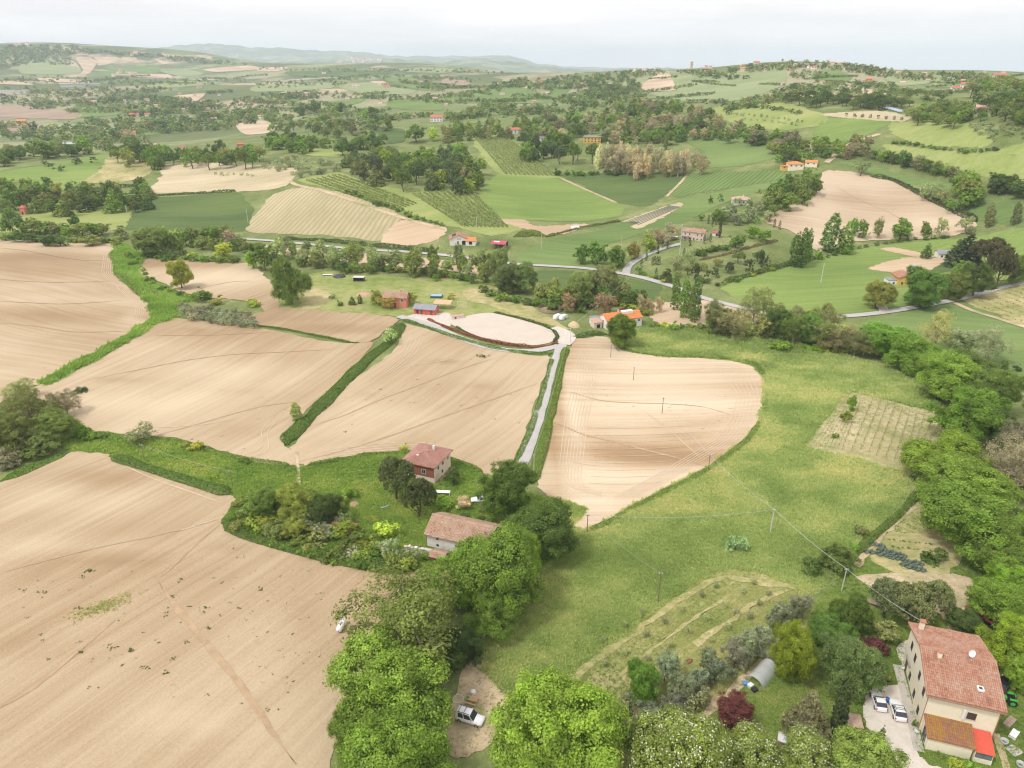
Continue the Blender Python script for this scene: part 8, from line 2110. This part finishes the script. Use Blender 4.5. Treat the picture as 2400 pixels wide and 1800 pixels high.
def car(name, label, loc, rot, L=4.3, W=1.8, Ht=1.5, van=False, rails=False, cat='car', paint=M_carw):
    e = empty(name, loc, rot); tag(e, label, cat)
    h = L / 2; w = W / 2; bz = 0.28; belt = 0.92 if not van else 1.02
    loft(MB(), [(-h,w*.82,bz+.1,belt-.06),(-h+.12,w*.95,bz,belt),(-h*.5,w,bz-.02,belt+.02),(h*.35,w,bz-.02,belt-.02),(h*.75,w*.97,bz,belt-.14),(h-.12,w*.9,bz+.02,belt-.26),(h,w*.72,bz+.12,belt-.42)]).obj('body', paint, e, True)
    rx = -h + (.16 if van else .30); fx = h * (.42 if van else .30)
    r0 = rx + (.12 if van else .45); f0 = fx - (.62 if van else .85)
    ct = w * .80
    V = [(rx,-w*.9,belt-.03),(fx,-w*.9,belt-.03),(fx,w*.9,belt-.03),(rx,w*.9,belt-.03),(r0,-ct,Ht-.05),(f0,-ct,Ht-.05),(f0,ct,Ht-.05),(r0,ct,Ht-.05)]
    MB().add(V, [(0,1,5,4),(1,2,6,5),(2,3,7,6),(3,0,4,7),(4,5,6,7)]).obj('cabin', M_cargl, e)
    MB().add([(r0-.05,-ct-.02,Ht-.05),(f0+.05,-ct-.02,Ht-.05),(f0+.05,ct+.02,Ht-.05),(r0-.05,ct+.02,Ht-.05),(r0+.1,-ct*.85,Ht+.02),(f0-.1,-ct*.85,Ht+.02),(f0-.1,ct*.85,Ht+.02),(r0+.1,ct*.85,Ht+.02)], [(0,1,5,4),(1,2,6,5),(2,3,7,6),(3,0,4,7),(4,5,6,7),(3,2,1,0)]).obj('roof_panel', paint, e, True)
    def lerp(a, b, t): return tuple(x + (y - x) * t for x, y in zip(a, b))
    for s in (-1, 1):     # pillars
        lo = [(rx,s*w*.905,belt-.03),(fx,s*w*.905,belt-.03)]; hi = [(r0,s*(ct+.005),Ht-.05),(f0,s*(ct+.005),Ht-.05)]
        for t0, t1 in ((0,.09 if not van else .14),(.46,.51),(.93,1.0)):
            MB().add([lerp(lo[0],lo[1],t0),lerp(lo[0],lo[1],t1),lerp(hi[0],hi[1],t1),lerp(hi[0],hi[1],t0)], [(0,1,2,3)]).obj('pillar', paint, e)
        MB().box(fx-.55, fx-.38, s*w*1.0-.02 if s > 0 else -w-.16, s*w+.16 if s > 0 else -w+.02, belt, belt+.14).obj('mirror', paint, e)
        MB().box(h-.34, h-.14, s*w*.86-.1, s*w*.86+.06*s+.04, belt-.36, belt-.24).obj('headlight', M_headl, e)
        MB().box(-h+.0, -h+.14, s*w*.86-.06, s*w*.86+.07, belt-.3, belt-.02).obj('tail_light', M_taill, e)
        for x in (-h*.62, h*.62):
            wl_ = MB().cyl((x, s*(w-.17), .32), (x, s*(w+.015), .32), .32, n=16).obj('wheel', M_tyre, e)
            MB().cyl((x, s*(w-.02), .32), (x, s*(w+.03), .32), .2, n=12).obj('rim', M_rim, wl_)
        if rails: MB().box(r0+.1, f0-.1, s*ct*.86-.02, s*ct*.86+.02, Ht+.03, Ht+.09).obj('roof_rail', M_blackpl, e)
    if rails:
        for x in (r0+.35, (r0+f0)/2+.1): MB().box(x-.03, x+.03, -ct*.85, ct*.85, Ht+.09, Ht+.12).obj('roof_bar', M_blackpl, e)
    MB().box(-h-.02, -h+.1, -w*.8, w*.8, bz+.06, bz+.26).obj('bumper', M_blackpl if van else paint, e, bev=.04)
    MB().box(-h-.012, -h+.05, -.26, .26, bz+.3, bz+.41).obj('number_plate', M_whitepl, e)
    return e
def rot_between(a, b):
    p, q = P(*a), P(*b); return math.atan2(q[1] - p[1], q[0] - p[0])
car('parked_van', 'white van with roof bars parked on bare earth under the trees', gpt(1015, 1556), rot_between((990, 1548), (1043, 1565)), 4.4, 1.85, 1.85, True, True, 'van')
car('parked_car', 'white hatchback on the gravel, left of the two by the large house', gpt(1896, 1519), rot_between((1903, 1537), (1891, 1500)), 3.9, 1.7, 1.48)
car('parked_car', 'white estate with red tail lights on the gravel, nearer the large house', gpt(1937, 1538), rot_between((1943, 1560), (1929, 1515)), 4.2, 1.8, 1.55, False, True)
car('parked_car', 'white car at the brick farmhouse, left one under the airy tree', gpt(1037, 1083), rot_between((1060, 1082), (1028, 1084)), 4.2, 1.75, 1.5)
car('parked_car', 'white car at the brick farmhouse, right one half hidden by the tree', gpt(1077, 1086), rot_between((1092, 1084), (1060, 1087)), 4.2, 1.75, 1.5)
car('parked_car', 'dark car among junk right of the large house', gpt(2166, 1484), R(40), 4.1, 1.75, 1.45, paint=plain('black_car_paint', (0.02, 0.022, 0.025), 0.3, 0.02, spec=0.5))
# tractor
tt = empty('tractor', gpt(2171, 1516), R(160)); tag(tt, 'small bright green tractor right of the large house', 'tractor')
M_tg = plain('tractor_green', (0.05, 0.40, 0.06), 0.4, 0.06)
MB().box(0.0, 1.5, -0.32, 0.32, 0.55, 1.15).obj('bonnet', M_tg, tt, bev=.07); MB().box(-0.9, 0.0, -0.5, 0.5, 0.5, 0.8).obj('chassis', M_blackpl, tt)
MB().box(-0.7, -0.3, -0.25, 0.25, 0.85, 1.0).box(-0.78, -0.7, -0.25, 0.25, 1.0, 1.4).obj('seat', M_blackpl, tt)
for s in (-1, 1):
    wl_ = MB().cyl((-0.7, s*.5, .62), (-0.7, s*.85, .62), .62, n=18).obj('wheel', M_tyre, tt); MB().cyl((-0.7, s*.7, .62), (-0.7, s*.87, .62), .33, n=12).obj('rim', M_tg, wl_)
    wl_ = MB().cyl((1.2, s*.4, .38), (1.2, s*.62, .38), .38, n=16).obj('wheel', M_tyre, tt); MB().cyl((1.2, s*.55, .38), (1.2, s*.64, .38), .2, n=12).obj('rim', M_tg, wl_)
    MB().box(-1.2, -0.2, s*.68-.18, s*.68+.18, 1.26, 1.32).obj('mudguard', M_tg, tt)
MB().cyl((-1.0, -.5, .8), (-1.0, -.5, 2.0), .04).cyl((-1.0, .5, .8), (-1.0, .5, 2.0), .04).cyl((-1.0, -.5, 2.0), (-1.0, .5, 2.0), .04).obj('roll_bar', M_blackpl, tt)
MB().cyl((0.9, 0.2, 1.15), (0.9, 0.2, 1.7), .04).obj('exhaust', M_blackpl, tt)
# ride-on mower
mw = empty('ride_on_mower', gpt(1909, 1466), R(-30)); tag(mw, 'orange ride-on mower beside the grey-green tree', 'mower')
M_or = plain('mower_orange', (0.68, 0.20, 0.04), 0.4, 0.05)
MB().box(0.1, 0.9, -.3, .3, .35, .75).obj('bonnet', M_or, mw, bev=.08); MB().box(-.8, .1, -.35, .35, .3, .5).obj('deck', M_or, mw, bev=.05); MB().box(-.55, -.15, -.22, .22, .52, .62).box(-.62, -.54, -.22, .22, .62, .95).obj('seat', M_blackpl, mw)
for s in (-1, 1):
    MB().cyl((-.5, s*.35, .25), (-.5, s*.52, .25), .25, n=12).obj('wheel', M_tyre, mw); MB().cyl((.65, s*.32, .18), (.65, s*.46, .18), .18, n=12).obj('wheel', M_tyre, mw)
# ------------------------------------------------------------------ polytunnel
tn = empty('polytunnel', gpt(1628, 1480), rot_between((1628, 1480), (1655, 1450))); tag(tn, 'small plastic-covered garden tunnel beside the olive row', 'polytunnel')
m_, nt_, b_ = mat_new('cloudy_plastic_film')
b_.inputs['Base Color'].default_value = (0.80, 0.83, 0.85, 1); b_.inputs['Roughness'].default_value = 0.3; b_.inputs['Alpha'].default_value = 0.5; b_.inputs['Specular IOR Level'].default_value = 0.5
TL = float(np.hypot(*(P(1655, 1450) - P(1628, 1480))[:2])) + 1.4
mb = MB(); V = []; rT = 1.5
for k in range(9):
    for j in range(13):
        a = math.pi * j / 12; V.append((TL * k / 8, rT * math.cos(a), rT * 1.1 * math.sin(a) + (0.05 * math.sin(k * 2.1) if 0 < j < 12 else 0)))
mb.add(V, [(k*13+j, k*13+j+1, (k+1)*13+j+1, (k+1)*13+j) for k in range(8) for j in range(12)]).obj('film', m_, tn, True)
for k in range(5):
    pts = [(TL * k / 4, (rT - .03) * math.cos(math.pi * j / 12), (rT - .03) * 1.1 * math.sin(math.pi * j / 12)) for j in range(13)]
    MB().path(pts, 0.035, 5).obj('hoop', M_metal, tn)
MB().path([(0, 0, rT*1.1-.04), (TL, 0, rT*1.1-.04)], .03, 5).obj('ridge_bar', M_metal, tn)
MB().add([(TL,(rT-.05)*math.cos(math.pi*j/12),(rT-.05)*1.1*math.sin(math.pi*j/12)) for j in range(13)], [tuple(range(13))]).obj('end_film', m_, tn)
for k, (dx, dy, c, nm, lb) in enumerate([(-.9, .9, (0.10, 0.28, 0.55), 'crate', 'blue crate left of the tunnel mouth'), (-1.0, -.7, (0.03, 0.03, 0.035), 'crate', 'black crate right of the tunnel mouth'), (-.7, 0.2, (0.75, 0.75, 0.76), 'sack', 'white sack in the tunnel mouth')]):
    q = on(tn, dx, dy); o = MB().box(-.42, .42, -.32, .32, 0, .5).box(-.46, .46, -.36, .36, .5, .56).obj(nm, plain(lb.split()[0] + '_crate', c, 0.6)); o.location = (q[0], q[1], float(H(q[0], q[1]))); o.rotation_euler = (0, 0, 0.3 * k); tag(o, lb, 'crate' if nm == 'crate' else 'sack')
t2 = empty('polytunnel', gpt(1233, 494), R(4)); tag(t2, 'tiny white tunnel on the bare plot', 'polytunnel')
mb = MB(); V = [(5.0 * k / 4, 1.4 * math.cos(math.pi * j / 8), 1.7 * math.sin(math.pi * j / 8)) for k in range(5) for j in range(9)]
mb.add(V, [(k*9+j, k*9+j+1, (k+1)*9+j+1, (k+1)*9+j) for k in range(4) for j in range(8)] + [tuple(range(9)), tuple(range(36, 45))]).obj('film', M_whitepl, t2, True)
MB().path([(0, 1.42 * math.cos(math.pi * j / 8), 1.72 * math.sin(math.pi * j / 8)) for j in range(9)], .06, 5).obj('hoop', M_metal, t2)
# ------------------------------------------------------------------ picnic corner by the van
pt_ = empty('picnic_table', gpt(1020, 1517), R(-20)); tag(pt_, 'wooden picnic table with benches behind the van', 'table')
M_pine = plain('pale_pine_wood', (0.55, 0.36, 0.20), 0.8, 0.12, 3)
for k in range(5): MB().box(-.9, .9, -.36 + k*.15, -.23 + k*.15, .72, .76).obj('plank', M_pine, pt_)
for s in (-1, 1):
    MB().box(-.9, .9, s*.72-.13, s*.72+.13, .42, .46).obj('bench', M_pine, pt_)
    MB().box(s*.6-.04, s*.6+.04, -.8, .8, .34, .41).obj('brace', M_pine, pt_)
    for t in (-1, 1): MB().cyl((s*.6, t*.2, .7), (s*.6, t*.62, 0), .05, n=5).obj('leg', M_pine, pt_)
bg = MB().box(-.25, .25, -.2, .2, 0, .4).box(-.12, .12, -.05, .05, .4, .48).obj('bag', plain('green_bag', (0.03, 0.32, 0.08), 0.6), None, bev=.06); bg.location = gpt(1011, 1514, .46); tag(bg, 'green bag on the bench of the picnic table', 'bag')
br = MB().lathe([(.01, .95), (.36, .95), (.40, .9), (.42, .6), (.42, .3), (.38, .02), (.01, 0)], 16).obj('barrel', M_whitepl, None, True); br.location = gpt(1022, 1502); tag(br, 'white barrel behind the picnic table', 'barrel')
fr = empty('fire_ring', gpt(990, 1511)); tag(fr, 'ring of pale stones left of the picnic table', 'fire ring')
fs = MB().box(-.16, .16, -.11, .11, 0, .2).mesh('stone', S_cols[0], bev=.05)
for k in range(13):
    a = 2 * math.pi * k / 13; obj('stone', fs, fr, (.8 * math.cos(a), .8 * math.sin(a), 0), a + 1.57)
MB().lathe([(.01, .03), (.6, .02)], 12).obj('ash', plain('ash', (0.06, 0.06, 0.06), 0.95), fr)
# gas tank
gk = empty('gas_tank', gpt(738, 1358), rot_between((733, 1368), (745, 1346))); tag(gk, 'white gas tank at the edge of the near tan field', 'tank')
V, F = tube([(-1.4,0,.75),(-1.3,0,.75),(-1.1,0,.75),(1.1,0,.75),(1.3,0,.75),(1.4,0,.75)], [.12,.42,.55,.55,.42,.12], 16); MB().add(V, F).obj('vessel', M_whitepl, gk, True)
MB().box(-.2, .2, -.18, .18, 1.28, 1.45).obj('valve_cover', M_metal, gk)
for x in (-.8, .8): MB().box(x-.08, x+.08, -.4, .4, -.2, .35).obj('foot', M_conc, gk)
# ------------------------------------------------------------------ odds and ends round the large house
def chair(u, v, rot, label):
    e = empty('plastic_chair', gpt(u, v), R(rot)); tag(e, label, 'chair')
    MB().box(-.24, .24, -.24, .24, .42, .46).obj('seat', M_whitepl, e); MB().box(-.24, .24, .22, .26, .46, .88).obj('backrest', M_whitepl, e)
    for sx in (-1, 1):
        MB().box(sx*.25-.02, sx*.25+.02, -.22, .24, .62, .66).obj('armrest', M_whitepl, e)
        for sy in (-1, 1): MB().cyl((sx*.2, sy*.2, .42), (sx*.24, sy*.24, 0), .025, n=5).obj('leg', M_whitepl, e)
chair(1949, 1447, 40, 'white plastic chair by the left wall of the large house'); chair(1979, 1585, 100, 'white plastic chair by the annex corner')
for (u, v, c, lb) in [(1915, 1517, (0.03, 0.16, 0.42), 'blue barrel between the two parked cars'), (2060, 1334, (0.02, 0.14, 0.45), 'blue barrel behind the dusty evergreens')]:
    o = MB().lathe([(.01, .9), (.28, .9), (.3, .6), (.3, .3), (.28, 0)], 12).obj('barrel', plain('blue_drum', c, 0.5), None, True); o.location = gpt(u, v); tag(o, lb, 'barrel')
rsd = empty('rusty_shed', gpt(1842, 1571), R(-14)); tag(rsd, 'little shed with rusty sheet roof beside the gravel drive', 'shed')
MB().box(-.9, .9, -1.1, 1.1, 0, 1.3).obj('wall', M_wood, rsd)
for k in range(4): MB().box(-1.05 + k*.53, -.53 + k*.53, -1.25, 1.25, 1.36 + (k % 2)*.02, 1.42 + (k % 2)*.02).obj('roof_sheet', plain('rusty_sheet', (0.42, 0.30, 0.22), 0.8, 0.3, 1.5), rsd)
wm2 = empty('concrete_mixer', gpt(1836, 1588), R(20)); tag(wm2, 'white machine with round drum before the rusty shed', 'machine')
MB().box(-.5, .5, -.4, .4, .1, .8).obj('housing', M_whitepl, wm2, bev=.05); MB().cyl((0, -.42, .45), (0, -.5, .45), .28, n=14).obj('drum', M_blackpl, wm2)
gh = house('grey_hut', 'small grey corrugated hut at the bottom edge left of the cedar', gpt(1694, 1606), -25, 1.8, 1.5, 1.0, 0.4, M_wood, plain('pale_sheet', (0.6, 0.6, 0.6), 0.6), 'hut', over=0.12, wins=[('f', 0, .05, .5, .8, 'door')])
sdr = empty('red_shed', gpt(2130, 1352), R(-62)); tag(sdr, 'long shed with dark red sheet roof behind the large house', 'shed')
for k in range(9): MB().add([(-3.6 + k*.8,-1.3,1.9),(-3.2 + k*.8,-1.3,1.98),(-2.8 + k*.8,-1.3,1.9),(-3.6 + k*.8,1.3,2.4),(-3.2 + k*.8,1.3,2.48),(-2.8 + k*.8,1.3,2.4)], [(0,1,4,3),(1,2,5,4)]).obj('roof_sheet', plain('dark_red_sheet', (0.20, 0.045, 0.05), 0.6, 0.15), sdr)
MB().box(-3.4, 3.4, 1.0, 1.1, 0, 2.25).box(-3.4, -3.3, -1.1, .98, 0, 1.85).box(3.3, 3.4, -1.1, .98, 0, 1.85).obj('wall', M_wood, sdr)
def stuff_box(name, lb, cat, u, v, rot, dims, mat, tilt=0.0):
    """boards, sheets, crates"""
    e = empty(name, gpt(u, v), R(rot)); tag(e, lb, cat)
    x, y, z = dims
    n = max(2, int(y / 0.35))
    for k in range(n):
        o = MB().box(-x/2, x/2, -y/2 + k*y/n + .01, -y/2 + (k+1)*y/n - .01, z - .05, z).obj('board', mat, e)
        o.rotation_euler = (0, tilt, 0)
    if z > .2:
        for s in (-1, 1): MB().box(s*x/2 - .05, s*x/2 + .05, -y/2, y/2, 0, z - .06).obj('side', mat, e)
    return e
M_sheet = plain('bent_grey_sheet', (0.42, 0.43, 0.44), 0.6, 0.15)
stuff_box('raised_bed', 'wooden raised bed left of the dusty evergreens', 'raised bed', 1886, 1305, -30, (2.2, 1.2, .45), M_wood)
stuff_box('pallet_stack', 'pinkish pallet left of the small fruit tree', 'pallet', 1889, 1351, -10, (1.6, 1.0, .3), plain('pinkish_boards', (0.42, 0.3, 0.27), 0.9))
stuff_box('sheet_pile', 'grey sheets leaning right of the large house', 'sheets', 2186, 1462, 60, (2.2, .9, .6), M_sheet, 0.3)
stuff_box('board_pile', 'grey boards stacked right of the front wall', 'boards', 2180, 1562, 35, (2.4, 1.0, .4), M_wood)
stuff_box('white_door', 'old white door lying right of the large house', 'door', 2190, 1588, 40, (1.9, .9, .35), M_whitepl, 0.1)
stuff_box('paving_slabs', 'pile of grey slabs in the lower right corner', 'slabs', 2190, 1622, 20, (1.8, 1.6, .15), M_conc)
stuff_box('bench', 'grey wooden bench in the grass left of the pines', 'bench', 832, 1098, 30, (1.9, .5, .45), M_metal)
stuff_box('table', 'white-clothed table right of the dark pine', 'table', 957, 1068, -4, (3.2, 1.2, .8), M_whitepl)
stuff_box('scrap_cover', 'white sheet beside the paddock scrap heap', 'sheet', 708, 595, 5, (4.5, 1.8, .5), M_whitepl)
for k, (u, v, lb) in enumerate([(2168, 1605, 'grey plastic tub right of the porch'), (2203, 1655, 'pale crate in the lower right corner')]):
    o = MB().lathe([(.01, .05), (.4, .05), (.5, .6), (.55, .6), (.45, 0), (.01, 0)], 12).obj('tub', M_sheet, None, True); o.location = gpt(u, v); tag(o, lb, 'tub')
def heap(name, u, v, r, h, mat, lb, cat='heap'):
    rng = np.random.default_rng(int(u)); mb = MB(); n = 14; prof = [(0.01, 1), (.4, .85), (.75, .5), (1, .05), (1.05, -.2)]
    V = [(r * a * (1 + rng.uniform(-.15, .15)) * math.cos(2*math.pi*i/n), r * a * (1 + rng.uniform(-.15, .15)) * math.sin(2*math.pi*i/n), h * z * (1 + rng.uniform(-.1, .1))) for a, z in prof for i in range(n)]
    o = mb.add(V, [(k*n+i, k*n+(i+1) % n, (k+1)*n+(i+1) % n, (k+1)*n+i) for k in range(4) for i in range(n)]).obj(name, mat, None, True); o.location = gpt(u, v); tag(o, lb, cat)
M_straw = plain('straw', (0.55, 0.43, 0.24), 0.95, 0.2, 3.0, 0.08)
heap('straw_heap', 1376, 1538, 1.1, .9, M_straw, 'straw heap among the lower olives')
heap('straw_heap', 1352, 1514, 1.0, .6, plain('brown_litter', (0.40, 0.27, 0.18), 0.95, 0.2, 3), 'brown brush heap left of the small green tree')
heap('straw_heap', 1362, 1558, .7, .4, M_straw, 'small straw heap at the lower end of the olives')
heap('scrap_heap', 733, 598, 3.2, 1.5, plain('dark_tarp', (0.07, 0.065, 0.07), 0.7, 0.3, 2), 'dark tarp-covered scrap heap in the paddock')
heap('earth_heap', 786, 637, 3.2, 1.2, plain('reddish_earth', (0.5, 0.33, 0.22), 0.95, 0.2, 1), 'reddish earth heap left of the coral farmhouse')
heap('brush_heap', 765, 1090, 1.3, .5, plain('brown_litter', (0.40, 0.27, 0.18), 0.95, 0.2, 3), 'brown leaf heap in the farm garden')
heap('brush_heap', 800, 1117, 2.0, .15, plain('orange_litter', (0.45, 0.25, 0.07), 0.95, 0.2, 3), 'orange patch of dead grass in the farm garden')
wb = empty('wheelbarrow', gpt(1487, 1432), R(30)); tag(wb, 'rusty wheelbarrow beside the old olives', 'wheelbarrow')
MB().add([(-.4,-.3,.5),(.5,-.3,.5),(.5,.3,.5),(-.4,.3,.5),(-.2,-.18,.25),(.3,-.18,.25),(.3,.18,.25),(-.2,.18,.25)], [(4,5,6,7),(0,1,5,4),(1,2,6,5),(2,3,7,6),(3,0,4,7)]).obj('tray', plain('rust', (0.33, 0.13, 0.08), 0.8, 0.25), wb)
MB().cyl((.7, -.05, .2), (.7, .05, .2), .2, n=12).obj('wheel', M_tyre, wb)
for s in (-1, 1): MB().cyl((.7, s*.1, .2), (-1.0, s*.3, .55), .025, n=5).obj('handle', M_metal, wb)
# cabbage rows
rngc = random.Random(4); cb = mesh_np('cabbage', *cards(*(lambda r: (unit(r.normal(size=(60, 3))) * np.array([.5, .5, .35]) + np.array([0, 0, .3]), unit(r.normal(size=(60, 3)) + np.array([0, 0, .6]))))(np.random.default_rng(2)), 0.42, np.random.default_rng(3)), M_leaf)
for (u0, v0, u1, v1, n, nm) in [(1872,1196,1898,1198,3,'upper left'),(1884,1178,1902,1182,3,'upper left'),(1898,1192,1950,1204,8,'middle'),(1912,1202,1988,1222,10,'lower'),(1950,1222,1992,1232,5,'lower'),(1920,1168,2010,1178,9,'upper'),(1930,1182,2005,1192,8,'upper')]:
    for k in range(n):
        t = k / max(1, n - 1); big = nm not in ('upper',)
        o = obj('cabbage_plant', cb, None, gpt(u0 + (u1-u0)*t + rngc.uniform(-2, 2), v0 + (v1-v0)*t + rngc.uniform(-2, 2))); s = rngc.uniform(.9, 1.35) if big else rngc.uniform(.35, .6)
        o.scale = (s, s, s); o.color = (0.15, 0.19, 0.165, 1) if big else (0.13, 0.2, 0.08, 1)
        tag(o, f'blue-grey cabbage plant in the {nm} row of the kitchen garden' if big else 'small seedling plant in the upper bed of the kitchen garden', 'plant', f'{nm} plants of the kitchen garden')
# ------------------------------------------------------------------ the air
hz_top = float(max(HG.max(), CAMH)) + 30; hz_bot = float(HG.min()) - 1.5
hb = MB().box(-19600, 19600, -3000, 19600, hz_bot, hz_top)
hzm = bpy.data.materials.new('haze'); hzm.use_nodes = True; hzm.node_tree.nodes.clear()
ho = hzm.node_tree.nodes.new('ShaderNodeOutputMaterial'); hv = hzm.node_tree.nodes.new('ShaderNodeVolumePrincipled')
hv.inputs['Color'].default_value = (0.74, 0.86, 1.0, 1); hv.inputs['Density'].default_value = 0.00009; hv.inputs['Anisotropy'].default_value = 0.0
hzm.node_tree.links.new(hv.outputs[0], ho.inputs['Volume'])
tag(hb.obj('haze', hzm), 'pale blue haze over the far hills', None, None, 'stuff')

# alike things of a small group are told apart by their order from the left
def tell_apart():
    words = ['first', 'second', 'third', 'fourth', 'fifth', 'sixth', 'seventh', 'eighth', 'ninth', 'tenth', 'eleventh', 'twelfth', 'thirteenth', 'fourteenth', 'fifteenth', 'sixteenth', 'seventeenth', 'eighteenth', 'nineteenth', 'twentieth']
    words += ['twenty-' + w for w in words[:9]] + ['thirtieth']
    by = {}
    for o in COL.objects:
        if o.parent is None and o.get('group') and o.get('label'): by.setdefault(o['label'], []).append(o)
    for lb, L in by.items():
        L.sort(key=lambda o: o.location.x / max(1.0, o.location.y)); n = len(L)
        if 2 <= n <= 30 and len(lb.split()) <= 12:
            for k, o in enumerate(L): o['label'] = lb + ', ' + words[k] + ' from the left'
        elif n > 30 and len(lb.split()) <= 10:
            m = -(-n // 20); part = {2: ['left half', 'right half'], 3: ['left third', 'middle third', 'right third']}.get(m) or [w + ' stretch' for w in words[:m]]
            for k, o in enumerate(L): o['label'] = lb + ', ' + part[k // 20] + ', ' + words[k % 20] + ' from left'
tell_apart()
